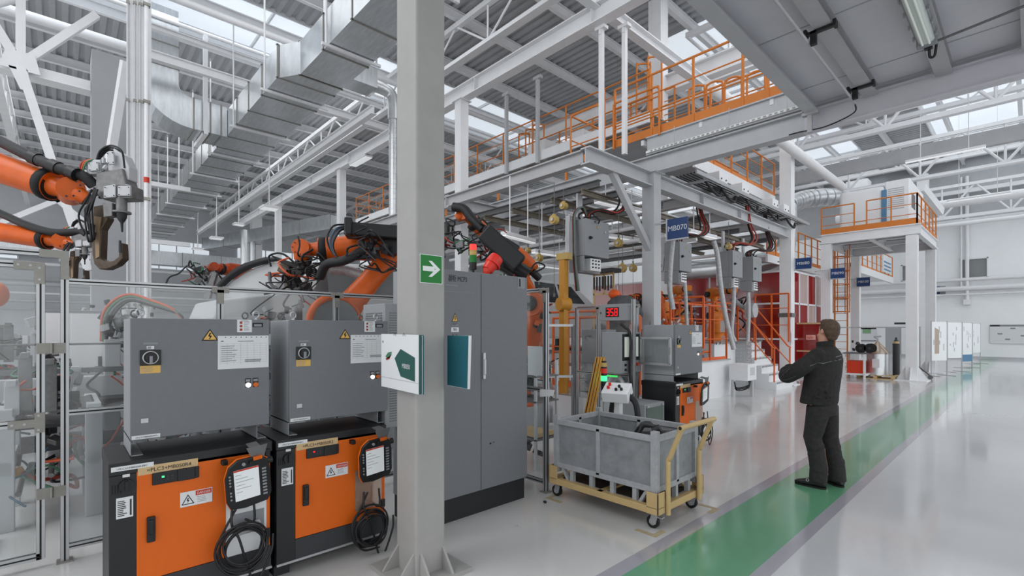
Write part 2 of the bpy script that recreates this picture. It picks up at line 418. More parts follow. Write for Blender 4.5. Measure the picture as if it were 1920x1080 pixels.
# corrugated roof deck: ribs run along X, strips left open for the roof lights
SKY = [(-19.2, -16.0, -13, 36), (-9.2, -6.4, 15, 38), (-3.4, 1.0, 12.5, 38)]
def deck_strip(x0, x1, ya, yb):
    b = MB(); p = .30; k = int((yb-ya)/p); prof = []
    for i in range(k): y = ya+i*p; prof += [(y, RZ), (y+.11, RZ), (y+.15, RZ+.07), (y+.26, RZ+.07)]
    prof.append((yb, RZ))
    vs = [(x, y, z) for x in (x0, x1) for y, z in prof]; n = len(prof)
    b.add(vs, [(i, n+i, n+i+1, i+1) for i in range(n-1)]); return b
b = MB()
xc = sorted(set([LEFTX, 7]+[s[0] for s in SKY]+[s[1] for s in SKY]))
for x0, x1 in zip(xc, xc[1:]):
    s = [q for q in SKY if q[0] <= x0 and q[1] >= x1]
    if not s: spans = [(-14, FARY)]
    else: spans = [(-14, s[0][2]), (s[0][3], FARY)]
    for ya, yb in spans:
        if yb-ya > .3: d = deck_strip(x0, x1, ya, yb); b.add(d.v, d.f)
b.box2((LEFTX, -14, RZ+.4), (7, FARY, RZ+.5)) if False else None
S(b.build('ceiling', ROOF))
for i, (x0, x1, ya, yb) in enumerate(SKY):
    b = MB(); b.box2((x0, ya, RZ+.35), (x1, yb, RZ+.4)); S(b.build('window_%d' % (i+7), SKYL))
    m = MB(); m.box2((x0-.05, ya, RZ-.05), (x0, yb, RZ+.35)); m.box2((x1, ya, RZ-.05), (x1+.05, yb, RZ+.35))
    y = ya
    while y < yb: m.box2((x0, y, RZ+.24), (x1, y+.06, RZ+.35)); y += 3
    S(m.build('trim_%d' % (i+8), STEELW))
# purlins along Y
prs = []
x = -45.0
while x < 6.5:
    b = MB(); b.ibeam((x, -13.5, RZ-.16), (x, FARY-.1, RZ-.16), .14, .30, .02)
    one(b, 'roof_purlin', STEELW, 'white roof purlin running under the ribbed roof deck', 'roof beam', 'roof purlins'); x += 2.35
# roof trusses along X
def truss(a, b_, zb, zt, bay, label, name='roof_truss', d=.16, w=.07, m=STEELW, group=None):
    a, b_ = V(a), V(b_); t = thing(name, label, 'roof truss', (a.x, a.y, zb), group); L = (b_-a).length; n = max(2, int(L/bay)); dd = (b_-a)/n
    q = MB(); q.bar((a.x, a.y, zt), (b_.x, b_.y, zt), d); q.build('top_chord', m, t)
    q = MB(); q.bar((a.x, a.y, zb), (b_.x, b_.y, zb), d*.6, d); q.bar((a.x, a.y, zb-d*.55), (b_.x, b_.y, zb-d*.55), d*1.5, d*.16); q.build('bottom_chord', m, t)
    q = MB()
    for i in range(n):
        p0 = a+dd*i; p1 = a+dd*(i+.5); p2 = a+dd*(i+1)
        q.cyl((p0.x, p0.y, zt), (p1.x, p1.y, zb), w/2, n=6); q.cyl((p1.x, p1.y, zb), (p2.x, p2.y, zt), w/2, n=6)
        q.cyl((p1.x, p1.y, zb), (p1.x, p1.y, zt), w/2.4, n=6)
    q.build('web_bracing', m, t); return t
for yy, lab in ((-9, 'white roof truss nearest the camera side'), (-1.5, 'white roof truss over the left robot cell'), (9, 'white roof truss crossing above the long white I-beam'),
                (16.5, 'white roof truss behind the upper orange catwalk'), (24, 'white roof truss above the air handling platform'), (31.5, 'white roof truss nearest the far wall')):
    truss((-45.5, yy, 0), (6, yy, 0), 9.95, 11.05, 3.0, lab+', spanning the hall')
truss((-16.9, -13, 0), (-16.9, .6, 0), 8.05, 10.9, 13.6, 'deep white truss running from the left into the big grey column', d=.26, w=.2)
for yy, zb, lab in ((14.6, 9.3, 'low white truss over the aisle in front of the platform'), (20.8, 8.6, 'low white truss crossing above the air handling unit'), (28.4, 8.5, 'low white truss behind the air handling unit'), (36.2, 7.9, 'white truss close to the far wall')):
    truss((-7.5, yy, 0), (6, yy, 0), zb, zb+1.7, 2.5, lab, d=.16, w=.11)
for (a, c, r, lab) in (((-19.4, -12, 10.55), (-19.4, 37, 10.55), .14, 'thick white pipe under the left edge of the roof light'), ((-15.6, -12, 10.5), (-15.6, 37, 10.5), .10, 'white pipe under the right edge of the roof light'),
                  ((-17.8, -12, 11.0), (-17.8, 37, 11.0), .06, 'thin white pipe under the middle of the roof light'),
                  ((-4.75, 10.2, 6.9), (-4.75, 21.0, 6.9), .14, 'thick white pipe running away above the cable tray to the boxed column'),
                  ((-8, 34, 8.25), (6, 34, 8.25), .22, 'thick white pipe crossing the hall near the far wall'), ((-8, 33.2, 7.0), (6, 33.2, 7.0), .10, 'thin white pipe crossing the hall near the far wall'), ((-8, 26.5, 8.0), (6, 26.5, 8.0), .06, 'thin white pipe crossing behind the air handling unit')):
    b = MB(); b.cyl(a, c, r, n=10); one(b, 'overhead_pipe', STEELW, lab, 'pipe')
for pts, lab in ((((-16.7, -.68, 8.1), (-16.7, -.68, 10.9)), 'white upright of the truss at the upper left'), (((-16.7, -.66, 8.1), (-16.7, .72, 9.9)), 'white diagonal strut rising right from the upper left truss joint'), (((-16.7, -.7, 8.1), (-16.7, -1.5, 9.6)), 'white diagonal strut rising left from the upper left truss joint'),
                 (((-16.65, -.68, 8.0), (-16.65, .55, 3.2)), 'long white strut slanting down from the upper left truss joint'), (((-15.3, 1.2, 8.3), (-16.2, .9, 5.6)), 'short white brace between the grey and the white column'), (((-24, -1.6, 5.2), (-24, 1.4, 7.4)), 'far white lattice diagonal behind the lower left robot'), (((-24, 1.2, 5.2), (-24, -1.2, 7.4)), 'far white crossing lattice diagonal behind the lower left robot'), (((-24, -4, 5.2), (-24, 4, 5.2)), 'far white lattice chord behind the lower left robot'), (((-24, -4, 7.5), (-24, 4, 7.5)), 'upper far white lattice chord behind the upper left robot')):
    b = MB(); b.bar(pts[0], pts[1], .17, .17); one(b, 'bracing_strut', STEELW, lab, 'strut')
b = MB(); b.prism([(-.35,-.1),(.35,-.1),(.25,.35),(-.25,.35)], (-16.6, -.68, 8.0), Y, Z, (.03,0,0)); b.prism([(-.2,0),(.12,0),(.2,-.5),(0,-.5)], (-16.6, -.68, 7.95), Y, Z, (.03,0,0)); one(b, 'gusset_plate', STEELW, 'white gusset plate at the upper left truss joint', 'plate')
for z, h_, lab in ((9.4, .26, 'white beam running away from the big grey column under the ribbed roof'), (10.2, .16, 'upper white beam running away from the big grey column')):
    b = MB(); b.ibeam((-16.9, 1.4, z), (-16.9, 38, z), .16, h_, .02); one(b, 'steel_beam', STEELW, lab, 'beam')
b = MB(); b.box2((-8, 24.5, 8.3), (6, 24.75, 8.85)); one(b, 'steel_beam', BEAMG, 'deep grey beam crossing above the air handling unit', 'beam')
b = MB(); b.box2((-12, FARY-.05, 8.0), (8, FARY, 12)); S(b.build('trim_2', ROOF))  # added grey panel on the wall, stands in for the dark roof beyond
# columns
def column(name, x, y, w, d, z0, z1, m, lab, plates=True, cap=False):
    t = thing(name, lab, 'column', (x, y, z0)); b = MB()
    b.box2((x-w/2, y-d/2, z0), (x+w/2, y+d/2, z1))
    b.build('shaft', m, t)
    if plates:
        b = MB(); b.box2((x-w/2-.12, y-d/2-.12, z0), (x+w/2+.12, y+d/2+.12, z0+.025))
        for sx, sy in ((1,0),(-1,0),(0,1),(0,-1)):
            b.prism([(0,0),(.12,0),(0,.3)], (x+sx*w/2, y+sy*d/2, z0+.02), (sx,sy,0), Z, (sy*.015, sx*.015, 0))
        b.build('base_plate', m, t)
    if cap:
        b = MB(); b.box2((x-w/2-.06, y-d/2-.06, z1-.02), (x+w/2+.06, y+d/2+.06, z1)); b.build('cap_plate', m, t)
    return t
BGC = mat('big_column_grey', (152, 154, 157), .55, noise=.08, scale=1.5)  # the big box column's own grey
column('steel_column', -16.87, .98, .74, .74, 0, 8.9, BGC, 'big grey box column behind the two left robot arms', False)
column('steel_column', -14.1, 1.35, .42, .42, 0, 11.2, STEELW, 'white column with pipes right of the big grey column', False)
column('steel_column', -10.05, 7.6, .25, .25, 0, 7.56, STEELW, 'white column rising behind the tall grey cabinet', cap=True)
column('steel_column', -17.35, 7.6, .25, .25, 0, 7.56, STEELW, 'white column left of the round vertical duct', cap=True)
column('steel_column', -24.4, 7.6, .25, .25, 0, 7.56, STEELW, 'slim white column farthest left under the long I-beam', cap=True)
column('steel_column', *at(1234, 500, 14.1)[:2], .40, .40, 0, 11.2, STEELW, 'tall white roof column passing up behind the orange catwalk', False)
column('steel_column', *at(480, 500, 34)[:2], .62, .62, 0, 11.2, STEELW, 'wide white column beside the far spiral ducts', False)
column('steel_column', -5.09, 8.49, .26, .26, 0, 4.72, STEELG, 'grey steel column carrying the blue sign nearest the camera', cap=True)
column('steel_column', -5.09, 16.2, .32, .32, 0, 9.6, STEELW, 'white column beside the orange handrailed steps')
column('steel_column', -9.1, 8.49, .26, .26, 0, 4.72, STEELG, 'grey steel column in the welding line behind the tall grey cabinet', cap=True)
column('steel_column', -9.1, 16.2, .26, .26, 0, 4.72, STEELG, 'grey steel column deep in the welding line', cap=True)
column('steel_column', -4.3, 36.5, .5, .5, 0, 10.6, STEELW, 'wide white column against the far wall behind the platform', False)
b = MB(); p = at(1610, 300, 30); b.box2((p.x-.55, p.y-.5, 5), (p.x+.55, p.y+.5, 10.8)); one(b, 'boxed_column', WALLP, 'broad white boxed column rising behind the air handling unit', 'column')
# pipes and conduits beside the second column
for k, (dx, r, lab) in enumerate(((.30, .045, 'grey standpipe with a red band beside the white column'), (-.02, .02, 'thin conduit on the white column, left one'), (.10, .02, 'thin conduit on the white column, middle one'), (.19, .02, 'thin conduit on the white column, right one'))):
    t = thing('vertical_pipe', lab, 'pipe', (-13.85+dx*.5, 1.15+dx, 0)); b = MB(); x, y = -13.85+dx*.5, 1.15+dx
    b.cyl((x, y, 0), (x, y, 11), r, n=8); b.build('pipe', STEELG if k else STEELW, t)
    b = MB()
    for z in (2.2, 4.6, 6.8, 9): b.box2((x-r*1.5, y-r*1.5, z), (x+r*1.5, y+r*1.5, z+.06))
    pieces(b, 'clamp', ZINC, t)
    if k == 0: b = MB(); b.cyl((x, y, 5.0), (x, y, 5.12), r*1.2, n=8); b.build('red_band', REDP, t)
# long white I-beam on the slim columns, and the second beam line with lamps
def beam(a, c, wd, ht, m, lab, name='steel_beam', t=.015, stiff=0):
    a, c = V(a), V(c); b = MB(); b.ibeam(a, c, wd, ht, t)
    if stiff:
        d = (c-a).normalized(); n = int((c-a).length/stiff)
        for i in range(1, n): p = a+d*stiff*i; b.bar(p-d*.006, p+d*.006, wd*.92, ht*.96)
    return one(b, name, m, lab, 'beam')
beam((-31, 7.6, 7.74), (-1.0, 7.6, 7.74), .24, .36, STEELW, 'long white I-beam resting on the slim white columns', stiff=3.6)
beam((-34, 6.05, 7.45), (-11.8, 6.05, 7.45), .16, .22, STEELW, 'white monorail beam with lamps under the big duct')
beam((-5.75, 2, 7.98), (-5.75, 12.6, 7.98), .2, .24, STEELW, 'short white I-beam crossing above the thin white posts')
for x, lab in ((-5.72, 'thin white hanger post, left of the pair above the catwalk'), (-5.38, 'thin white hanger post, right of the pair above the catwalk')):
    t = thing('hanger_post', lab, 'post', (x, 7.72 if x < -5.5 else 8.0, 5)); b = MB(); y = t.location.y
    b.box2((x-.04, y-.04, 5.06), (x+.04, y+.04, 7.5)); pieces(b, 'rod', STEELW, t)
    b = MB(); b.box2((x-.11, y-.07, 7.5), (x+.11, y+.07, 7.56)); b.box2((x-.02, y-.06, 7.4), (x+.02, y+.06, 7.5)); b.build('bracket', STEELW, t)
# ---------------- ventilation ----------------
def duct(name, lab, segs, m=GALV, rib=1.25, hang=True, parent=None):
    """segs: list of (p0, p1, width, height) straight box runs"""
    t = thing(name, lab, 'duct', segs[0][0]); b = MB(); r = MB(); hh = MB()
    for p0, p1, wd, ht in segs:
        p0, p1 = V(p0), V(p1); b.bar(p0, p1, wd, ht); d = (p1-p0).normalized(); n = max(1, int((p1-p0).length/rib))
        for i in range(n+1):
            p = p0+(p1-p0)*(i/n); x, y, dd, L = MB.frame(p0, p1)
            for q, ww, h2 in ((p+y*(ht/2), wd+.07, .03), (p-y*(ht/2), wd+.07, .03)): r.bar(q-d*.02, q+d*.02, ww, h2)
            for q in (p+x*wd/2, p-x*wd/2): r.bar(q-d*.02, q+d*.02, .03, ht+.05)
    b.build('duct_casing', m, t, bevel=0); pieces(r, 'flange', ZINC, t); return t
dz = 8.4
t = duct('ventilation_duct', 'huge square silver duct running under the roof from top centre into the distance',
     [((-6.5, 4.9, dz), (-12.4, 4.9, dz), 1.07, .82), ((-12.9, 4.72, dz), (-42, 4.72, dz), 1.44, .82)])
b = MB(); b.oloft([((-12.35, 4.9, dz), (0, .535, 0), (0, 0, .41)), ((-12.95, 4.72, dz), (0, .72, 0), (0, 0, .41))], n=4)
b = MB(); b.loft([[(-12.35, 4.9+s*.535, dz+q*.41) for s, q in ((-1,-1),(1,-1),(1,1),(-1,1))], [(-12.95, 4.72+s*.72, dz+q*.41) for s, q in ((-1,-1),(1,-1),(1,1),(-1,1))]], smooth=False)
b.build('transition_piece', GALV, t)
b = MB(); x = -7.5
while x > -41:
    y0, y1 = (4.3, 5.5) if x > -12.3 else (3.93, 5.5)
    b.cyl((x, y0, dz-.5), (x, y0, 11.3), .022, n=6); b.cyl((x, y1, dz-.5), (x, y1, 11.3), .022, n=6)
    b.bar((x, y0-.1, dz-.46), (x, y1+.1, dz-.46), .06, .06); x -= 3.1
pieces(b, 'hanger_bar', STEELW, t)
# branch: riser, round elbow, then into the main duct
bx = -18.4; t = thing('ventilation_duct', 'silver riser duct with a curved elbow joining the big square duct on the left', 'duct', (bx, 2.2, 8.4))
w2, h2 = 1.15, .95; R0 = .35; ring = []
def rct(c, up, wx=w2, hh=h2): c = V(c); up = V(up); return [c+X*s*wx/2+up*q*hh/2 for s, q in ((-1,-1),(1,-1),(1,1),(-1,1))]
rings = [rct((bx, 2.2, 11.4), (0, 1, 0))]
for k in range(9):
    a = PI/2*k/8; c = V((bx, 2.2+R0+h2/2-(R0+h2/2)*math.cos(a), dz+.0+R0+h2/2-(R0+h2/2)*math.sin(a))); nrm = V((0, -math.cos(a), -math.sin(a)))
    rings.append(rct(c, -nrm))
rings.append(rct((bx, 3.99, dz), (0, 0, 1)))
b = MB(); b.loft(rings, smooth=False); b.build('duct_casing', GALV, t)
b = MB()
for y in (3.05, 3.5, 3.8): b.box2((bx-w2/2-.03, y, dz-h2/2-.03), (bx+w2/2+.03, y+.04, dz+h2/2+.03))
for z in (9.6, 10.3, 11.0): b.box2((bx-w2/2-.02, 1.7, z), (bx+w2/2+.02, 2.7, z+.03))
pieces(b, 'flange', ZINC, t)
b = MB(); b.box2((bx+w2/2+.05, 3.3, dz-.6), (bx+w2/2+.17, 3.42, 10.9)); b.box2((bx-.75, 3.3, dz-.62), (bx+.8, 3.42, dz-.5)); pieces(b, 'hanger_bar', STEELW, t)
# small branch with round spiral drop beside the near column
t = thing('ventilation_duct', 'small silver branch duct turning down into a round spiral pipe left of the near column', 'duct', (-12.0, 6.7, 4.2))
b = MB(); b.bar((-12.2, 5.44, 8.35), (-12.2, 6.2, 8.35), .62, .5); b.build('duct_casing', GALV, t)
b = MB(); b.tube([(-12.2, 6.2, 8.3), (-12.2, 6.5, 8.3), (-12.15, 6.74, 8.2), (-12.12, 6.8, 7.9), (-12.12, 6.8, 7.5)], .155, 14, 4); b.build('elbow', GALVD, t)
b = MB(); b.cyl((-12.12, 6.8, 7.5), (-12.12, 6.8, 1.2), .125, n=16)
z = 7.4
while z > 1.3: b.cyl((-12.12, 6.8, z), (-12.12, 6.8, z-.02), .132, n=16); z -= .14
b.build('spiral_pipe', GALVD, t)
b = MB(); b.tube([(-11.86, 6.95, 8.4), (-11.86, 6.95, 1.2)], .04, 8, 1); b.build('side_pipe', STEELW, t)
# far duct crossing and its drops
p0, p1 = at(392, 372, 34), at(632, 420, 27); p0.z = p1.z = 8.2-.6
duct('ventilation_duct', 'far grey duct crossing under the roof behind the slim columns', [(p0, p1, .9, .8)], m=GALV, rib=2.4)
for u, lab in ((461, 'far spiral drop pipe under the crossing duct, left of the wide column'), (474, 'thinner far spiral drop pipe touching the wide column')):
    p = at(u, 480, 31); b = MB(); r = .30 if u < 470 else .17
    b.cyl((p.x, p.y, .2), (p.x, p.y, 8), r, n=14); z = .4
    while z < 8: b.cyl((p.x, p.y, z), (p.x, p.y, z+.03), r*1.05, n=14); z += .35
    one(b, 'spiral_duct', GALVD, lab, 'duct')
p0, p1 = ony(300, 470, 22), ony(660, 478, 22)
duct('ventilation_duct', 'low far grey duct along the left wall above the wall pipes', [((-44.6, -6, 7.0), (-44.6, 30, 7.0), 1.1, 1.0)], rib=2.5)
for k, (z, r, lab) in enumerate(((5.9, .12, 'upper horizontal pipe along the left wall'), (4.6, .16, 'thick horizontal pipe along the left wall'), (4.0, .08, 'thin horizontal pipe along the left wall'), (3.5, .1, 'lowest horizontal pipe along the left wall'))):
    b = MB(); b.cyl((-43.5, -13, z), (-43.5, 34, z), r, n=8); one(b, 'overhead_pipe', STEELG if k % 2 else STEELW, lab, 'pipe')
# pendant lamps on rods
def pendant(u, v, f, lab):
    p = at(u, v, f); t = thing('pendant_lamp', lab, 'lamp', p); b = MB(); b.box2((p.x-.28, p.y-.28, p.z), (p.x+.28, p.y+.28, p.z+.09)); b.build('housing', STEELW, t, bevel=.02)
    b = MB(); b.box2((p.x-.24, p.y-.24, p.z-.01), (p.x+.24, p.y+.24, p.z)); b.build('diffuser', LAMPW, t)
    b = MB(); b.cyl((p.x, p.y, p.z+.09), (p.x, p.y, 11.3), .02, n=6); b.cyl((p.x-.2, p.y, p.z+.09), (p.x, p.y, p.z+1.6), .008, n=5); pieces(b, 'rod', STEELW, t)
pendant(406, 448, 24.3, 'small square pendant lamp, nearest of the two lower left ones'); pendant(371, 468, 29, 'small square pendant lamp, lowest left one')
pendant(505, 392, 17.5, 'square pendant lamp left of the slim white column top'); pendant(448, 422, 27, 'small square pendant lamp between the duct and the far column')
def fluoro(a, c, lab, m=STEELW, wd=.16, rods=0):
    a, c = V(a), V(c); t = thing('tube_lamp', lab, 'lamp', (a+c)/2); b = MB(); b.bar(a, c, wd, .07); b.build('housing', m, t, bevel=.01)
    b = MB(); b.bar(a-Z*.045, c-Z*.045, wd*.8, .02); b.build('diffuser', LAMPW, t)
    if rods:
        b = MB()
        for p in (a+(c-a)*.2, a+(c-a)*.8): b.cyl(p, p+Z*rods, .012, n=5)
        pieces(b, 'rod', STEELW, t)
    return t
fluoro((-12.9, 7.6, 7.5), (-11.9, 7.6, 7.5), 'tube lamp under the long white I-beam left of the near column', wd=.3)
fluoro((-16.4, 7.6, 7.5), (-15.2, 7.6, 7.5), 'tube lamp under the long white I-beam above the robot arm', wd=.3)
fluoro((-3.0, 21.5, 7.5), (-1.0, 21.5, 7.5), 'hanging tube lamp above the air handling unit', rods=3.8)
fluoro((-2.6, 29, 7.4), (-.6, 29, 7.4), 'hanging tube lamp over the aisle near the far wall', rods=3.8)
fluoro((-2.4, 16.5, 7.6), (-.9, 16.5, 7.6), 'hanging tube lamp over the aisle right of the platform', rods=3.8)
# ---------------- near deck overhead at top right ----------------
t = thing('overhead_deck', 'grey mezzanine deck seen from below, filling the top right corner', 'platform', (-1, 4, 4.7))
b = MB(); b.box2((-2.34, -6, 5.12), (4.5, 8.42, 5.22)); b.build('soffit_panels', SOFFIT, t)
b = MB()
for k in range(9): b.box2((-2.3, -5+k*1.6, 5.112), (4.5, -4.985+k*1.6, 5.12))
b.build('panel_joint', BEAMG, t)
bxs = [-2.27, -1.56, -.78, 0.0, .8, 1.6, 2.4, 3.2]
for i, x in enumerate(bxs):
    b = MB(); b.ibeam((x, -6, 5.05), (x, 8.40, 5.05), .17, .15 if i else .2, .012); b.build('joist', BEAMG if i else STEELG, t)
b = MB(); b.ibeam((-2.42, 8.49, 4.88), (4.6, 8.49, 4.88), .16, .33, .014); b.build('edge_beam', SOFFIT, t)
# girder continuing left to the grey column, and rod, clamps, cables
beam((-9.1, 8.49, 4.88), (-2.42, 8.49, 4.88), .2, .33, STEELG, 'grey girder from the signed column to the overhead deck')
t = thing('deck_conduit', 'thin dark conduit clamped under the overhead deck', 'conduit', (-1.95, 4, 4.85))
b = MB(); b.tube([(-1.69, -1, 4.86), (-1.70, 8.2, 4.86)], .016, 8, 1); b.build('pipe', STEELG, t)
for y in (6.1, 7.95):
    b = MB(); b.box2((-1.68, y-.02, 4.82), (-1.62, y+.03, 4.97)); b.box2((-1.73, y-.02, 4.94), (-1.44, y+.03, 4.97)); b.box2((-1.74, y-.04, 4.93), (-1.71, y+.05, 5.0)); b.box2((-1.46, y-.04, 4.93), (-1.43, y+.05, 5.0)); b.build('clamp', BLACKM, t)
b = MB(); b.tube([(-1.7, 8.2, 4.86), (-1.75, 8.34, 4.78), (-2.1, 8.36, 4.70), (-2.45, 8.36, 4.72), (-2.6, 8.36, 4.72)], .010, 6, 6); b.build('cable', BLACK, t)
t = thing('deck_clamp', 'dark beam clamp at the corner where the deck meets the girder', 'clamp', (-2.3, 8.3, 4.6))
b = MB(); b.box2((-2.33, 8.30, 4.66), (-2.27, 8.36, 4.95)); b.box2((-2.4, 8.28, 4.92), (-2.18, 8.37, 4.96)); b.build('bracket', BEAMG, t)
t = thing('tube_lamp', 'long fluorescent lamp with clear cover under the overhead deck', 'lamp', (-.8, 6, 4.9))
b = MB(); b.box2((-.90, 5.55, 4.93), (-.72, 7.2, 4.975)); b.box2((-.90, 7.12, 4.87), (-.72, 7.2, 4.94)); b.build('housing', CABL, t, bevel=.008)
b = MB(); b.oloft([((-.81, 5.56, 4.925), (.075, 0, 0), (0, 0, .05)), ((-.81, 7.12, 4.925), (.075, 0, 0), (0, 0, .05))], n=12); b.build('cover', TUBEL, t)
b = MB(); b.cyl((-.84, 5.6, 4.865), (-.84, 7.1, 4.865), .011, n=8); b.cyl((-.78, 5.6, 4.865), (-.78, 7.1, 4.865), .011, n=8); pieces(b, 'tube', TUBET, t)
b = MB()
for y in (5.8, 6.1, 6.4, 6.7, 7.0): b.box2((-.915, y, 4.9), (-.90, y+.03, 4.95)); b.box2((-.72, y, 4.9), (-.705, y+.03, 4.95))
pieces(b, 'clip', ALU, t)
b = MB(); b.tube([(-.80, 7.2, 4.93), (-.80, 7.26, 4.9), (-.80, 7.3, 4.80), (-.76, 7.31, 4.80), (-.74, 7.28, 4.92)], .014, 8, 6); b.box2((-.84, 7.2, 4.86), (-.77, 7.26, 4.94)); b.build('plug', BLACK, t)
b = MB(); b.tube([(-.72, 7.18, 4.9), (0.9, 7.02, 4.98)], .014, 8, 1); b.build('feed_pipe', DARKST, t)
# ---------------- near column, signs, folders ----------------
cx0, cx1, cy0, cy1 = -3.03, -2.77, 1.72, 1.955
t = thing('steel_column', 'wide grey painted column standing nearest the camera', 'column', (-2.9, 1.84, 0))
b = MB(); b.box2((cx0, cy0, 0), (cx1, cy1, 5.6)); b.build('shaft', COLP, t, bevel=.02, seg=3)
b = MB(); b.box2((cx0-.13, cy0-.13, 0), (cx1+.13, cy1+.13, .03)); b.build('base_plate', COLP, t)
for o_, ux, dp in (((cx1, cy1-.03, .03), (1,0,0), (0,.018,0)), ((cx0+.02, cy0, .03), (0,-1,0), (.018,0,0)), ((cx1, cy0+.03, .03), (1,0,0), (0,.018,0)), ((cx1-.04, cy0, .03), (0,-1,0), (.018,0,0))):
    b = MB(); b.prism([(0,0),(.12,0),(0,.15)], o_, ux, Z, dp); b.build('gusset', COLP, t)
t = thing('arrow_sign', 'square green sign with a white arrow pointing right, on the near column', 'sign', (cx1, 1.83, 1.98))
px = cx1+.003
def onp(u, v, X0): return onx(u, v, X0)
a = onx(789, 518, px); c = onx(826.5, 471, px); z0, z1 = 1.985, 2.170; y0, y1 = 1.752, 1.922
b = MB(); b.box2((px-.002, y0-.004, z0-.004), (px, y1+.004, z1+.004)); b.build('border', SWHITE, t)
b = MB(); b.box2((px, y0, z0), (px+.001, y1, z1)); b.build('face', SGREEN, t)
W_, H_ = y1-y0, z1-z0; arr = [(.10,.42),(.62,.42),(.40,.20),(.56,.20),(.90,.52),(.56,.84),(.40,.84),(.62,.58),(.10,.58)]
b = MB(); o_ = V((px+.001, y0, z0)); n = len(arr); poly = [(p[0]*W_, p[1]*H_) for p in arr]
b.add([o_+Y*.10*W_+Z*.42*H_+X*.001, o_+Y*.66*W_+Z*.42*H_+X*.001, o_+Y*.66*W_+Z*.60*H_+X*.001, o_+Y*.10*W_+Z*.60*H_+X*.001], [(0,1,2,3)])
for pl in ([(.36,.22),(.52,.22),(.92,.51),(.70,.51)], [(.70,.51),(.92,.51),(.52,.80),(.36,.80)]):
    b.add([o_+Y*q[0]*W_+Z*q[1]*H_+X*.0012 for q in pl], [(0,1,2,3)])
b.build('arrow', SWHITE, t)
# sheaf of plastic covered papers on the left face, with the station sign
t = thing('document_holder', 'white document sheaf with a green MB050 arrow, hung on the near column', 'document', (-2.95, 1.68, 1.25))
yp = cy0-.03
A = ony(715, 627, yp); B = ony(788, 627, yp); z0 = ony(715, 724, yp).z; z1 = A.z; x0, x1 = A.x, B.x-.012
for k in range(4):
    b = MB(); q = k*.006; b.prism([(0,0),(x1-x0+.004*k,-.012+.002*k),(x1-x0+.004*k,z1-z0),(0,z1-z0+.004)], (x0+.003*k, yp+.022-q*0-(.022-q), z0-.002*k), X, Z, (0, .004, 0))
    b.build('sheet', PAPER if k < 3 else TEAL, t)
b = MB(); b.box2((x1-.0, yp-.004, z0-.01), (x1+.012, yp+.026, z1)); b.build('back_cover', DGREEN, t)
yq = yp-.0015; wd = x1-x0; ht = z1-z0
def pl(pts, m, name='print'):
    b = MB(); b.add([(x0+wd*p[0], yq, z0+ht*p[1]) for p in pts], [tuple(range(len(pts)))]); return b.build(name, m, t)
pl([(.38,.56),(.54,.24),(.90,.18),(.90,.60),(.54,.74)], DGREEN, 'green_arrow')
text('MB050', .032, (x0+wd*.58, yq-.0005, z0+ht*.40), (1,0,-.06), Z, PAPER, t, squeeze=.8)
pl([(.12,.58),(.20,.66),(.30,.68),(.29,.61),(.20,.54)], GREENHOSE, 'tool_picture'); pl([(.13,.55),(.20,.57),(.28,.62),(.24,.54),(.15,.51)], REDHOSE, 'tool_picture')
pl([(.01,.185),(.99,.155),(.99,.16),(.01,.19)], PAPERG, 'pen_line')
b = MB(); b.torus((x0+wd*.05, yq, z0+ht*.86), .007, .0012, (0,1,0), 14, 4); b.build('logo', PAPERD, t)
b = MB(); b.tube([(x0+wd*.36, yp-.002, z1-.008), (x0+wd*.38, yp, z1+.01), (x0+wd*.42, yp-.002, z1-.008)], .0015, 5, 3); b.tube([(x0+wd*.6, yp-.002, z1-.008), (x0+wd*.62, yp, z1+.01), (x0+wd*.66, yp-.002, z1-.008)], .0015, 5, 3); b.build('ring', BLACK, t)
t = thing('document_folder', 'teal folder with a white edge, hung on the far side of the near column', 'document', (-2.6, 1.98, 1.3))
yp = 1.985; A = ony(837, 629, yp); B = ony(880, 629, yp); z1 = A.z; z0 = ony(850, 725, yp).z; x0 = cx1-.02; x1 = B.x
b = MB(); b.prism([(0,.006),(x1-x0-.03,0),(x1-x0-.018,z1-z0),(0,z1-z0)], (x0, yp, z0), X, Z, (0,.006,0)); b.build('cover', TEAL, t)
b = MB(); b.prism([(0,.0),(x1-x0-.016,-.004),(x1-x0,z1-z0+.001),(0,z1-z0)], (x0, yp+.007, z0), X, Z, (0,.012,0)); b.build('sheets', PAPER, t)
b = MB()
for xx in (x0+.06, x0+.10): b.torus((xx, yp+.005, z1+.002), .006, .0015, (1,0,0), 12, 4)
b.build('ring', BLACK, t)
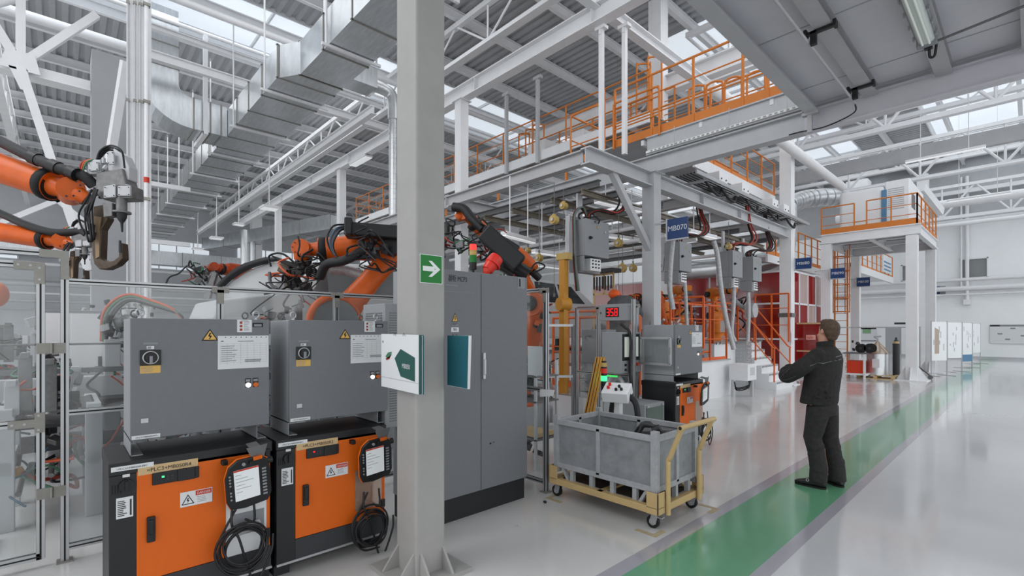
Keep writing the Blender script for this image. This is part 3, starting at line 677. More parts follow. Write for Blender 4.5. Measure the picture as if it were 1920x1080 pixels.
# ---------------- robot controller cabinets (black with orange door) ----------------
def lines(b, o, ux, uy, wd, ht, rows, gap=.45, seed=1):
    """rows of small print as thin bars"""
    rnd = random.Random(seed)
    for i in range(rows):
        y = ht*(1-(i+.5)/rows); L = wd*rnd.uniform(.55, 1)
        b.add([V(o)+V(ux)*0+V(uy)*(y-ht/rows*gap/2), V(o)+V(ux)*L+V(uy)*(y-ht/rows*gap/2), V(o)+V(ux)*L+V(uy)*(y+ht/rows*gap/2), V(o)+V(uy)*(y+ht/rows*gap/2)], [(0,1,2,3)])
def plate(b, o, ux, uy, wd, ht, th=.0015):
    o, ux, uy = V(o), V(ux), V(uy); n = ux.cross(uy); b.prism([(0,0),(wd,0),(wd,ht),(0,ht)], o, ux, uy, n*th)
def controller(x, y, width, lab, tape, strip, led, sheet=False, detail=True):
    """front faces +X, left front corner at (x, y)"""
    D, H = .54, .93; t = thing('robot_controller', lab, 'control cabinet', (x, y, 0))
    def P(a, b_, c): return (x+a, y+b_, c)
    b = MB(); b.box2(P(-D,0,.07), P(-.02,width,H-.05)); b.build('housing', BLACKM, t, bevel=.008)
    b = MB(); b.box2(P(-D-.005,-.004,H-.07), P(.0,width+.004,H)); b.build('top_cover', BLACKM, t, bevel=.006)
    b = MB(); b.box2(P(-D,.0,.0), P(-D+.12,width,.07)); b.box2(P(-.2,.0,0), P(-.06,.1,.07)); b.box2(P(-.2,width-.1,0), P(-.06,width,.07)); b.build('foot', PLINTH, t)
    b = MB(); b.box2(P(-.02,.0,.085), P(-.0,width,.10)); b.build('base_strip', ALU, t)
    b = MB(); b.box2(P(-.02,.0,.10), P(-.006,.118,H-.072)); b.build('switch_panel', BLACKM, t)
    b = MB(); b.box2(P(-.02,.12,.10), P(-.006,width-.004,.235)); b.build('lower_panel', DGREY, t)
    d = MB(); d.box2(P(-.02,.12,.24), P(0,width-.012,H-.045)); d = d.build('door', ORDOOR, t, bevel=.003)
    if not detail: return t
    b = MB(); b.box2(P(0,.165,.455), P(.022,.205,.60)); b.box2(P(.018,.172,.50), P(.03,.198,.585)); b.build('handle', BLACK, d, bevel=.006)
    b = MB(); b.box2(P(0,.19,.775), P(.012,.42,.845)); b.box2(P(.01,.31,.775), P(.02,.40,.845)); pn = b.build('display_panel', BLACK, t, bevel=.01)
    b = MB(); b.box2(P(.012,.235,.812), P(.0135,.247,.822)); b.build('indicator_light', led, pn)
    b = MB(); [b.box2(P(.012,.26+.02*i,.81-.015*j), P(.013,.27+.02*i,.818-.015*j)) for i in range(2) for j in range(2)]; b.build('key', DGREY, pn)
    s = MB(); plate(s, P(.001,.125,.842), Y, Z, .29, .05); s = s.build('tape_label', TAPE, t); tape and text(tape, .021, P(.0035,.165,.856), Y, Z, INK, s, fit=.215)
    s = MB(); plate(s, P(.002,.008,.885), Y, Z, .19, .026); s = s.build('strip_label', PAPER, t); strip and text(strip, .010, P(.0045,.03,.892), Y, Z, INK, s, fit=.14)
    # danger label
    oy, oz = .325, .612; s = MB(); plate(s, P(.001,oy,oz), Y, Z, .165, .088); s = s.build('danger_label', PAPER, t)
    b = MB(); plate(b, P(.0026,oy+.078,oz+.056), Y, Z, .084, .028, .0005); b.build('red_field', REDP, s)
    text('DANGER', .015, P(.0034,oy+.086,oz+.0625), Y, Z, PAPER, s, fit=.07)
    b = MB(); b.prism([(0,0),(.066,0),(.033,.06)], P(.0026,oy+.006,oz+.012), Y, Z, X*.0004); b.build('triangle', INK, s)
    b = MB(); b.prism([(0,0),(.05,0),(.025,.045)], P(.003,oy+.014,oz+.017), Y, Z, X*.0004); b.build('triangle_field', PAPER, s)
    b = MB(); bolt(b, P(.0036,oy+.039,oz+.036), Y, Z, .028); b.build('bolt_mark', INK, s)
    b = MB(); lines(b, P(.0028,oy+.086,oz+.012), Y, Z, .05, .038, 4, .3, 5); b.build('small_print', PAPERG, s)
    # rating plate, switch
    s = MB(); plate(s, P(-.004,.03,.62), Y, Z, .075, .115); s = s.build('rating_plate', PAPER, t)
    b = MB(); lines(b, P(-.002,.036,.63), Y, Z, .045, .09, 9, .5, 3); b.box2(P(-.002,.09,.63), P(-.0015,.098,.72)); b.build('small_print', PAPERD, s)
    b = MB(); b.cyl(P(-.006,.075,.80), P(.012,.075,.80), .034, n=20); b.box2(P(.012,.068,.775), P(.03,.082,.828)); b.build('main_switch', BLACK, t)
    s = MB(); plate(s, P(-.004,.058,.846), Y, Z, .032, .02); s.build('switch_label', PAPER, t)
    b = MB(); [b.box2(P(-.007,.012+.012*i,.76), P(-.004,.017+.012*i,.81)) for i in range(4)]; b.build('vent', RUBBER, t)
    # right hand hinges
    for z in (.30, .82):
        b = MB(); b.box2(P(0,width-.045,z), P(.012,width-.012,z+.06)); b.build('hinge', BLACK, t, bevel=.004)
    b = MB(); b.box2(P(.0,width-.30,.83), P(.05,width-.27,.86)); b.build('peg', BLACK, t, bevel=.004)
    if sheet:
        s = MB(); plate(s, P(.002,width-.27,.24), Y, Z, .235, .44, .002); s = s.build('document_pocket', PAPER, t)
        text('KUKA', .022, P(.0045,width-.225,.608), Y, Z, PAPERD, s, fit=.09)
        b = MB(); b.box2(P(.005,width-.235,.36), P(.006,width-.05,.50)); b.build('photo', PAPERG, s)
        b = MB(); b.tube([P(.008,width-.21,.38), P(.02,width-.15,.40), P(.02,width-.08,.42)], .025, 8, 3); b.build('plastic_bag', PLASTIC, s)
    else:
        s = MB(); plate(s, P(.002,width-.255,.32), Y, Z, .215, .30, .002); s.build('document_pocket', FILM, t)
    return t
def bolt(b, c, ux, uy, s):
    c, ux, uy = V(c), V(ux), V(uy)
    for p in ([(-.05,.5),(.2,.5),(.0,.1),(-.25,-.02)], [(-.25,-.02),(.0,.1),(.28,.06),(.0,-.12)], [(.0,-.12),(.28,.06),(-.02,-.5),(-.14,-.42)]):
        b.add([c+ux*q[0]*s+uy*q[1]*s for q in p], [(0,1,2,3)])
def teach_pendant(x, y, z, lab, tilt=.10, hook=True):
    """hand-held panel hanging on a controller door; faces +X"""
    t = thing('teach_pendant', lab, 'teach pendant', (x, y, z)); R = Matrix.Rotation(tilt, 3, 'X') @ Matrix.Rotation(math.radians(8), 3, 'Y')
    o = V((x, y, z))
    def Q(a, b_, c): return o+R @ V((a, b_, c))
    out = [(-.105,-.14),(-.125,-.09),(-.125,.06),(-.10,.13),(-.05,.165),(.07,.165),(.12,.13),(.13,.06),(.13,-.10),(.105,-.145),(-.03,-.155)]
    for sc_, d0, d1, m, nm in ((1.0, 0, .035, BLACK, 'case'), (1.025, .006, .02, ORDOOR, 'rim')):
        b = MB(); b.prism([(p[0]*sc_, p[1]*sc_) for p in out], Q(d0,0,0), R @ Y, R @ Z, R @ X*(d1-d0)); b.build(nm, m, t, bevel=.006 if sc_ == 1 else .002)
    b = MB(); b.prism([(-.078,-.095),(.062,-.095),(.062,.105),(-.078,.105)], Q(.0355,0,0), R @ Y, R @ Z, R @ X*.002); s = b.build('screen', SCREEN, t)
    b = MB(); b.prism([(-.078,.095),(.062,.095),(.062,.105),(-.078,.105)], Q(.038,0,0), R @ Y, R @ Z, R @ X*.0005); b.build('title_bar', REDP, s)
    b = MB()
    for i in range(6): b.add([Q(.0385,-.07,.07-.022*i), Q(.0385,-.07+.10*((i*7)%5+2)/6,.07-.022*i), Q(.0385,-.07+.10*((i*7)%5+2)/6,.073-.022*i), Q(.0385,-.07,.073-.022*i)], [(0,1,2,3)])
    b.build('screen_text', PAPERG, s)
    b = MB()
    for i in range(9): b.box(Q(.037,.092,.075-.021*i), (.004,.024,.011), R)
    b.build('soft_keys', PAPERG, t)
    b = MB()
    for zz in (.075,.055,.035,.015,-.03,-.05,-.075): b.cyl(Q(.035,-.10,zz), Q(.039,-.10,zz), .006, n=10)
    b.build('round_keys', PAPERG, t)
    b = MB(); b.cyl(Q(.035,-.02,.135), Q(.045,-.02,.135), .010, n=12); b.build('mode_key', PAPERG, t)
    b = MB(); b.cyl(Q(.035,.02,.135), Q(.055,.02,.135), .013, n=12); b.build('stop_button', BLACK, t)
    b = MB(); b.cyl(Q(.01,.115,.11), Q(.01,.15,.11), .022, n=12); b.build('jog_knob', BLACK, t)
    if hook:
        b = MB(); b.prism([(-.02,.15),(.05,.15),(.075,.225),(-.045,.225)], Q(.02,.05,0), R @ Y, R @ Z, R @ X*.006); b.box(Q(-.02,.055,.22), (.09,.06,.006), R); b.build('hanging_bracket', DARKST, t)
        b = MB(); b.box(Q(.03,.06,.155), (.03,.05,.02), R); b.build('clip', ORDOOR, t)
    return t
def coil(x, y, z, r, lab, n=5, seed=1, m=BLACK, low=0):
    rnd = random.Random(seed); t = thing('cable_coil', lab, 'cable', (x, y, z))
    for k in range(n):
        rr = r*rnd.uniform(.80, 1.16); pts = []; oy, oz = rnd.uniform(-.02,.02), rnd.uniform(-.05,.02); ax = .02+.012*k
        for i in range(17):
            a = 2*PI*i/16; pts.append((x+ax+.012*math.sin(a*2+k), y+oy+rr*math.cos(a), z+oz+rr*(1.1 if math.sin(a) < 0 else .95)*math.sin(a)-rr*.1))
        b = MB(); b.tube(pts, .0072, 7, 3, caps=False); b.build('loop', m, t)
    b = MB(); b.tube([(x+.03, y-.05, z+r+.10), (x+.05, y-.06, z+r*.9), (x+.06, y-.02, z+.02), (x+.06, y+.02, z-r), (x+.07, y+.07, z-r-.14-low), (x+.07, y+.16, z-r+.02), (x+.05, y+.18, z)], .0075, 7, 6); b.build('hanging_cable', m, t)
    b = MB(); b.tube([(x+.03, y+.07, z+r+.10), (x+.04, y+.07, z+r*.8), (x+.03, y+.02, z+r*.95)], .0075, 7, 6); b.build('hanging_cable', m, t)
    b = MB(); b.tube([(x+.03, y-.02, z+r+.09), (x+.05, y-.12, z+r*.4), (x+.06, y-.15, z-r*.4), (x+.07, y-.08, z-r*1.3-low), (x+.06, y+.06, z-r*1.5-low)], .0072, 7, 6); b.build('hanging_cable', m, t)
    return t
X1, X2 = -3.45, -3.43
controller(X1, .2, .835, 'black robot controller with orange door labelled MB050R4, nearest the camera', '=PLC3+MB050R4', '=PLC3+MB050R4RC', LEDG, sheet=True)
controller(X2, 1.06, .80, 'black robot controller with orange door labelled MB050R2, beside the near column', '=PLC3+MB050R2', '=PLC3+MB050R2RC', LEDR)
q = onx(463, 903, X1+.10); teach_pendant(q.x, q.y, q.z, 'teach pendant with lit screen hanging on the orange door labelled R4')
q2 = onx(701, 861, X2+.10); teach_pendant(q2.x, q2.y, q2.z, 'teach pendant with lit screen hanging on the orange door labelled R2')
q = onx(452, 1012, X1+.05); coil(X1+.03, q.y, q.z, .135, 'black cable coil hanging below the pendant of controller R4', 6, 3)
q = onx(693, 975, X2+.05); coil(X2+.03, q.y, q.z, .125, 'black cable coil hanging below the pendant of controller R2', 6, 8, low=.02)
# ---------------- grey switch boxes on top of the controllers ----------------
def switch_box(x, y, width, lab, tag_text, seed=0, z0=1.025, z1=1.737, depth=.42, papers=True):
    t = thing('switch_box', lab, 'control cabinet', (x, y, z0))
    def P(a, b_, c): return (x+a, y+b_, z0+c)
    H = z1-z0
    b = MB(); b.box2(P(-depth,0,0), P(-.028,width,H)); b.build('housing', CABL, t, bevel=.004)
    b = MB(); b.box2(P(-.026,-.002,.002), P(0,width+.002,H)); d = b.build('door', CABG, t, bevel=.004)
    for yy in (.0, width-.07):
        b = MB(); b.box2(P(-depth,yy,-.095), P(-.03,yy+.004,0)); b.box2(P(-depth,yy,-.095), P(-.03,yy+.06,-.090)); b.box2(P(-depth,yy,-.005), P(-.03,yy+.06,0)); b.build('mounting_channel', CABL, t)
    for yy, zz in ((.05, 0), (width-.06, 0)):
        for xx in (-.08, -depth+.07):
            b = MB(); b.cyl(P(xx,yy,H), P(xx,yy,H+.012), .011, n=10); b.torus(P(xx,yy,H+.034), .022, .0055, (1,.35,0), 18, 7); b.build('lifting_eye', DARKST if xx < -.2 else ALU, t)
    k = width/.75
    s = MB(); s.box2(P(0,.040*k,.47-.0), P(.014,.122*k+.03,.575)) if False else s.box2(P(0,.042,.435), P(.012,.142,.525)); s = s.build('switch_plate', BLACK, t, bevel=.003)
    c = P(.013,.092,.480)
    b = MB(); b.torus(c, .036, .004, (1,0,0), 26, 6); b.build('dial_ring', ALU, s)
    b = MB(); b.cyl(c, (c[0]+.012, c[1], c[2]), .026, n=20); b.build('dial', BLACK, s)
    b = MB(); b.box((c[0]+.02, c[1], c[2]-.012), (.02,.014,.044)); b.build('lever', PAPERG, s, bevel=.002)
    s = MB(); plate(s, P(.001,.043,.388), Y, Z, .098, .045); s = s.build('yellow_label', WARN, t); b = MB(); lines(b, P(.003,.048,.392), Y, Z, .085, .034, 5, .3, 4); b.build('small_print', PAPERG, s)
    s = MB(); plate(s, P(.001,.074,.530), Y, Z, .036, .018); s = s.build('white_label', PAPER, t); b = MB(); lines(b, P(.003,.078,.532), Y, Z, .028, .014, 2, .5, 4); b.build('small_print', INK, s)
    s = MB(); plate(s, P(.001,.058,.558), Y, Z, .07, .011); s.build('grey_label', PAPERG, t)
    # warning triangle
    o = P(.001,.352*k,.575)
    s = MB(); s.prism([(0,0),(.092,0),(.046,.074)], o, Y, Z, X*.001); s = s.build('warning_sign', INK, t)
    b = MB(); b.prism([(.010,.006),(.082,.006),(.046,.064)], V(o)+X*.001, Y, Z, X*.0005); b.build('yellow_field', WARN, s)
    b = MB(); bolt(b, V(o)+X*.002+Y*.046+Z*.029, Y, Z, .04); b.build('bolt_mark', INK, s)
    # paper in sleeve
    s = MB(); plate(s, P(.001,.442*k,.39), Y, Z, width-.442*k-.004, .215); s = s.build('schedule_sheet', PAPER, t)
    b = MB(); ww = width-.442*k-.03
    for i in range(9): b.box2(P(.0026,.455*k,.43+.0155*i), P(.003,.455*k+ww,.4306+.0155*i))
    for i in range(8): b.box2(P(.0026,.455*k+ww*i/7,.42), P(.003,.455*k+ww*i/7+.0007,.555))
    b.build('table_lines', PAPERG, s)
    b = MB(); lines(b, P(.0031,.46*k,.435), Y, Z, ww*.4, .11, 8, .3, 7); lines(b, P(.0031,.46*k+ww*.5,.43), Y, Z, ww*.48, .02, 2, .7, 9); lines(b, P(.0031,.46*k+ww*.35,.565), Y, Z, ww*.35, .008, 1, .6, 2); b.build('small_print', PAPERG, s)
    b = MB(); b.box2(P(.0026,.46*k,.568), P(.0031,.475*k,.573)); [b.box2(P(.0026,.46*k+ww*(.08+.11*i),.592), P(.003,.46*k+ww*(.105+.11*i),.597)) for i in range(9)]; b.build('ring_holes', PAPERD, s)
    # top labels
    s = MB(); plate(s, P(.001,.553*k,.628), Y, Z, .088, .082); s = s.build('notice_label', PAPER, t)
    b = MB(); lines(b, P(.003,.593*k,.635), Y, Z, .038, .065, 9, .35, 6); lines(b, P(.003,.575*k,.700), Y, Z, .05, .006, 1, .6, 6); b.build('small_print', PAPERG, s)
    b = MB(); [b.box2(P(.003,.568*k,.637+.023*i), P(.0034,.584*k,.652+.023*i)) for i in range(3)]; b.build('pictogram', REDHOSE, s)
    s = MB(); plate(s, P(.001,.646*k,.662), Y, Z, .064, .028); s = s.build('maker_plate', INK, t); b = MB(); b.box2(P(.003,.655*k,.666), P(.0034,.655*k+.046,.682)); b.build('plate_field', PAPERG, s)
    # lamps
    for i, (yy, m1, nm) in enumerate(((.618*k, LEDW, 'white_lamp'), (.664*k, LEDO, 'orange_lamp'))):
        b = MB(); b.box2(P(0,yy-.017,.262), P(.004,yy+.017,.322)); s = b.build('lamp_plate', BLACK, t, bevel=.002)
        b = MB(); b.cyl(P(.004,yy,.278), P(.014,yy,.278), .0155, n=18); b.build(nm, m1, s, bevel=.002)
        b = MB(); b.box2(P(.0045,yy-.013,.300), P(.005,yy+.013,.316)); b.build('lamp_label', PAPERG, s)
    # lock and strip label
    b = MB(); b.box2(P(0,.047,.098), P(.004,.082,.124)); b.cyl(P(.004,.065,.111), P(.007,.065,.111), .008, n=12); b.build('lock', ALU, t)
    s = MB(); plate(s, P(.001,.004,.006), Y, Z, .135, .022); s = s.build('strip_label', PAPER, t); tag_text and text(tag_text, .009, P(.003,.02,.012), Y, Z, INK, s, fit=.105)
    return t
switch_box(-3.55, .302, .745, 'light grey switch box with papers, on top of controller R4', '=PLC3+MB050R4MT1')
switch_box(-3.50, 1.165, .745, 'light grey switch box with papers, on top of controller R2', '=PLC3+MB050R2MT1')
# ---------------- tall twin-door cabinet ----------------
x, y0, y1, H = -3.41, 2.19, 3.39, 2.19; D = .5
t = thing('control_cabinet', 'tall grey twin-door control cabinet behind the near column', 'control cabinet', (x, y0, 0))
b = MB(); b.box2((x-D, y0, .2), (x-.03, y1, H-.002)); b.build('housing', CABL, t, bevel=.004)
b = MB(); b.box2((x-D+.01, y0+.01, 0), (x-.035, y1-.01, .2)); b.build('plinth', PLINTH, t)
ym = 2.80
b = MB(); b.box2((x-.028, y0+.003, .215), (x, ym-.003, H-.008)); b.build('door', CABG, t, bevel=.004)
b = MB(); b.box2((x-.028, ym+.003, .215), (x, y1-.003, H-.008)); d2 = b.build('door', CABG, t, bevel=.004)
b = MB(); b.box2((x, ym+.012, 1.22), (x+.02, ym+.04, 1.46)); b.box2((x+.018, ym+.015, 1.26), (x+.03, ym+.037, 1.4)); b.build('handle', ALU, d2, bevel=.004)
b = MB(); b.cyl((x, ym+.11, .62), (x+.006, ym+.11, .62), .008, n=10); b.cyl((x, ym+.15, .625), (x+.004, ym+.15, .625), .005, n=8); b.build('screw_hole', BLACK, d2)
text('器柜 MCP3', .045, (x+.002, 2.435, 2.09), Y, Z, PAPERD, t, name='lettering', fit=.20); b = MB(); lines(b, (x+.002, 2.41, 2.045), Y, Z, .19, .014, 1, .6, 3); b.box2((x+.001, 2.41, 1.995), (x+.0016, 2.72, 1.999)); b.build('small_print', PAPERG, t)
q = onx(853, 603, x); b = MB(); b.prism([(-.034,0),(.034,0),(0,.075)], (x+.001, q.y, q.z), Y, Z, X*.001); s = b.build('warning_sign', INK, t)
b = MB(); b.prism([(-.027,.004),(.027,.004),(0,.064)], (x+.002, q.y, q.z), Y, Z, X*.001); b.build('yellow_field', WARN, s); b = MB(); bolt(b, (x+.0036, q.y, q.z+.028), Y, Z, .036); b.build('bolt_mark', INK, s)
b = MB(); plate(b, (x+.001, q.y-.035, q.z-.035), Y, Z, .07, .03); s = b.build('warning_text', PAPERG, t); b = MB(); lines(b, (x+.003, q.y-.03, q.z-.03), Y, Z, .06, .022, 3, .5, 2); b.build('small_print', INK, s)
b = MB(); plate(b, (x+.001, q.y-.04, q.z-.09), Y, Z, .08, .04); s = b.build('white_label', PAPER, t); text('警告', .018, (x+.003, q.y-.02, q.z-.078), Y, Z, INK, s, fit=.04)
q = onx(977, 532, x); b = MB(); plate(b, (x+.001, q.y-.05, q.z-.05), Y, Z, .1, .11); s = b.build('notice_label', PAPERG, t); b = MB(); b.box2((x+.003, q.y-.03, q.z-.03), (x+.0035, q.y-.01, q.z+.045)); b.build('pictogram', PAPERD, s)
# cooling unit on its left side
a0, a1, b0, b1, z0, z1 = -3.90, -3.52, 1.90, 2.185, .88, 1.88
t = thing('cooling_unit', 'light grey louvred cooling unit on the side of the tall cabinet', 'cooling unit', (-3.7, 2.05, z0))
b = MB(); b.box2((a0, b0, z0), (a1, b1, z1)); b.build('housing', CABL, t, bevel=.006)
for za, zb in ((z0+.05, z0+.35), (z1-.42, z1-.06)):
    b = MB(); zz = za
    while zz < zb: b.box2((a0+.05, b0-.004, zz), (a1-.05, b0, zz+.008)); b.box2((a1, b0+.04, zz), (a1+.003, b1-.04, zz+.008)); zz += .02
    b.build('louvres', DARKST, t)
# ---------------- trolley and steel bin ----------------
x0, x1, y0, y1 = -3.31, -2.10, 3.60, 4.40
t = thing('flat_trolley', 'sand-yellow flat trolley with a bent push bar, carrying the grey bin', 'trolley', (-2.7, 4.0, 0))
zf = .165
b = MB()
for a, c in (((x0, y0+.03, zf), (x1, y0+.03, zf)), ((x0, y1-.03, zf), (x1, y1-.03, zf)), ((x0+.03, y0, zf), (x0+.03, y1, zf)), ((x1-.03, y0, zf), (x1-.03, y1, zf)), ((-2.7, y0, zf), (-2.7, y1, zf))): b.bar(a, c, .06, .06)
b.build('frame', SAND, t, bevel=.004)
b = MB(); b.box2((x0+.05, y0+.05, zf), (x1-.05, y1-.05, zf+.012)); b.build('deck', mat('deck_brown', (74, 62, 54), .7, noise=.3, scale=10), t)
for cx, cy in ((x0-.005, y0-.005), (x1+.005, y0-.005), (x0-.005, y1+.005), (x1+.005, y1+.005)):
    sx = 1 if cx < -2.7 else -1; sy = 1 if cy < 4 else -1
    b = MB(); b.box2(*[tuple(map(f, (cx, cy, zf-.03), (cx+sx*.11, cy+sy*.11, zf+.15))) for f in (min, max)]) if False else b.box2((min(cx, cx+sx*.11), min(cy, cy+sy*.012), zf-.03), (max(cx, cx+sx*.11), max(cy, cy+sy*.012), zf+.15)); b.box2((min(cx, cx+sx*.012), min(cy, cy+sy*.11), zf-.03), (max(cx, cx+sx*.012), max(cy, cy+sy*.11), zf+.15)); b.box2((min(cx, cx+sx*.11), min(cy, cy+sy*.11), zf+.02), (max(cx, cx+sx*.11), max(cy, cy+sy*.11), zf+.03))
    b.build('corner_post', SAND, t, bevel=.003)
    wx, wy = cx+sx*.07, cy+sy*.07
    w_ = MB(); w_.box2((wx-.045, wy-.045, .128), (wx+.045, wy+.045, .135)); w_.prism([(-.03,0),(.03,0),(.01,-.09),(-.05,-.09)], (wx+.01, wy-.024, .13), X, Z, (0,.004,0)); w_.prism([(-.03,0),(.03,0),(.01,-.09),(-.05,-.09)], (wx+.01, wy+.02, .13), X, Z, (0,.004,0)); w_.cyl((wx-.015, wy-.035, .055), (wx-.015, wy+.035, .055), .010, n=8)
    w_ = w_.build('castor', ALU, t)
    b = MB(); b.cyl((wx-.015, wy-.016, .055), (wx-.015, wy+.016, .055), .055, n=22); b.build('wheel', RUBBER, w_, bevel=.006)
    b = MB(); b.cyl((wx-.015, wy-.018, .055), (wx-.015, wy+.018, .055), .030, n=16); b.build('hub', ALU, w_)
    if cx > -2.7: b = MB(); b.box2((wx+.02, wy-.02, .10), (wx+.075, wy+.02, .108)); b.build('brake_lever', ALU, w_)
# push bar: two bent uprights and a crossbar
b = MB()
for yy in (y0+.13, y1-.12): b.tube([(x1+.02, yy, .12), (x1+.02, yy, .54), (x1+.035, yy, .60), (x1+.13, yy, .83), (x1+.145, yy, .865)], .022, 10, 4)
pieces(b, 'push_bar_upright', SAND, t)
b = MB(); b.cyl((x1+.145, y0+.095, .865), (x1+.145, y1-.08, .865), .022, n=12); b.build('push_bar', SAND, t)
b = MB(); b.cyl((x1+.145, y0+.0945, .865), (x1+.145, y0+.096, .865), .015, n=12); b.build('tube_end', INK, t)
t = thing('steel_bin', 'open grey sheet-steel bin standing on the sand-yellow trolley', 'bin', (-2.7, 4.0, zf+.012))
bx0, bx1, by0, by1, bz, zt = x0+.035, x1-.035, y0+.035, y1-.035, .325, .775; w_ = .05; zz = zf+.013
b = MB(); b.box2((bx0+.02, by0+.02, bz), (bx1-.02, by0+.026, zt-.01)); b.build('side_panel', BINS, t)
b = MB(); b.box2((bx0+.02, by1-.026, bz), (bx1-.02, by1-.02, zt-.01)); b.build('side_panel', BINS, t)
b = MB(); b.box2((bx0+.02, by0+.02, bz), (bx0+.026, by1-.02, zt-.01)); b.build('end_panel', BINS, t)
b = MB(); b.box2((bx1-.026, by0+.02, bz), (bx1-.02, by1-.02, zt-.01)); b.build('end_panel', BINS, t)
b = MB(); b.box2((bx0+.02, by0+.02, bz), (bx1-.02, by1-.02, bz+.01)); b.build('bottom_panel', BINS, t)
b = MB()
for z in (bz+.0, zt-.025):
    for a, c in (((bx0, by0+.02, z), (bx1, by0+.02, z)), ((bx0, by1-.02, z), (bx1, by1-.02, z)), ((bx0+.02, by0, z), (bx0+.02, by1, z)), ((bx1-.02, by0, z), (bx1-.02, by1, z))): b.bar(a, c, .04, .05)
xm = bx0+(bx1-bx0)*.47; b.box2((xm-.022, by0, bz), (xm+.022, by0+.04, zt-.02)); b.box2((xm-.022, by1-.04, bz), (xm+.022, by1, zt-.02)); ym_ = (by0+by1)/2; b.box2((bx1-.04, ym_-.022, bz), (bx1, ym_+.022, zt-.02)); b.box2((bx0, ym_-.022, bz), (bx0+.04, ym_+.022, zt-.02))
b.build('rim_frame', BINM, t, bevel=.004)
for cx, cy in ((bx0, by0), (bx1-w_, by0), (bx0, by1-w_), (bx1-w_, by1-w_)):
    b = MB(); b.box2((cx-.004, cy-.004, zz+.075), (cx+w_+.004, cy+w_+.004, zt+.04)); b.build('corner_post', BINM, t, bevel=.003)
b = MB()
for yy in (by0+.01, by1-.05):
    n = 4
    for i in range(1, n+1): xx = bx0+.1+(bx1-bx0-.2)*(i-.5)/n*1.0; b.box2((xx-.02, yy, zz+.01), (xx+.02, yy+.04, bz))
    b.prism([(0,0),(.03,0),(-.06,bz-zz),(-.09,bz-zz)], (bx0+.16, yy, zz), X, Z, (0,.04,0)); b.prism([(0,0),(-.03,0),(.06,bz-zz),(.09,bz-zz)], (bx1-.16, yy, zz), X, Z, (0,.04,0))
    b.box2((bx0+.15, yy, zz), (bx1-.15, yy+.04, zz+.012))
b.box2((bx1-.05, ym_-.02, zz), (bx1-.01, ym_+.02, bz)); b.box2((bx1-.05, by0+.2, zz), (bx1-.01, by1-.1, zz+.012)); b.box2((bx1-.05, by1-.16, zz), (bx1-.01, by1-.12, bz))
b.build('skid_foot', BINM, t)
t = thing('metal_part', 'dark cast bracket with hoses leaning out of the grey bin', 'metal part', (-2.45, 3.85, bz+.01))
b = MB(); b.tube([(-2.45, 3.76, bz+.02), (-2.44, 3.80, .66), (-2.40, 3.84, .80), (-2.33, 3.86, .82), (-2.28, 3.9, .78)], [.03,.028,.03,.02], 8, 4); b.build('bracket', MACHD, t)
b = MB(); b.cyl((-2.30, 3.86, .77), (-2.24, 3.88, .80), .035, n=14); b.cyl((-2.43, 3.74, .70), (-2.43, 3.80, .70), .02, n=12); b.build('cap', BLACK, t)
b = MB(); b.bar((-2.46, 3.92, .72), (-2.2, 4.0, .76), .04, .03); b.bar((-2.5, 3.74, .45), (-2.28, 3.9, .78), .02); b.build('arm', MACH, t)
b = MB(); b.tube([(-2.48, 3.74, .5), (-2.5, 3.75, .62), (-2.45, 3.77, .72), (-2.41, 3.8, .8)], .008, 6, 4); b.tube([(-2.44, 3.74, .5), (-2.46, 3.76, .6), (-2.42, 3.77, .72)], .008, 6, 4); b.build('hose', BLACK, t)
b = MB(); b.box2((-2.95, 3.75, bz+.01), (-2.6, 4.2, bz+.12)); b.build('casting', MACH, t)
# taped corner marks
TP = mat('floor_tape', (172, 158, 128), .6, noise=.15, scale=20)
for cx, cy, sx, sy, lab in ((-3.30, 3.52, 1, 1, 'left front'), (-2.06, 3.50, -1, 1, 'right front'), (-1.98, 4.50, -1, -1, 'right rear')):
    b = MB(); b.box2((min(cx, cx+.2*sx), min(cy, cy+.05*sy), .0005), (max(cx, cx+.2*sx), max(cy, cy+.05*sy), .0015)); b.box2((min(cx, cx+.05*sx), min(cy+.05*sy, cy+.17*sy), .0005), (max(cx, cx+.05*sx), max(cy+.05*sy, cy+.17*sy), .0015))
    one(b, 'tape_mark', TP, 'worn yellow tape corner on the floor at the %s wheel of the trolley' % lab, 'floor tape')
b = MB(); b.sph((-3.2, 3.42, .012), (.02, .014, .012), 8, 5); one(b, 'dirt_lump', BLACK, 'small black lump on the floor beside the tall cabinet plinth', 'debris')
b = MB(); b.box2((-1.30, 4.05, .0005), (-1.10, 4.28, .001)) if False else b.prism([(0,0),(.16,0),(.16,.34),(0,.34)], (-1.08, 2.75, .0006), X, Y, (0,0,.0008)); one(b, 'floor_patch', mat('floor_patch_white', (214, 216, 216), .25), 'pale rectangular patch on the floor at the bottom edge right of the green lane', 'floor patch')
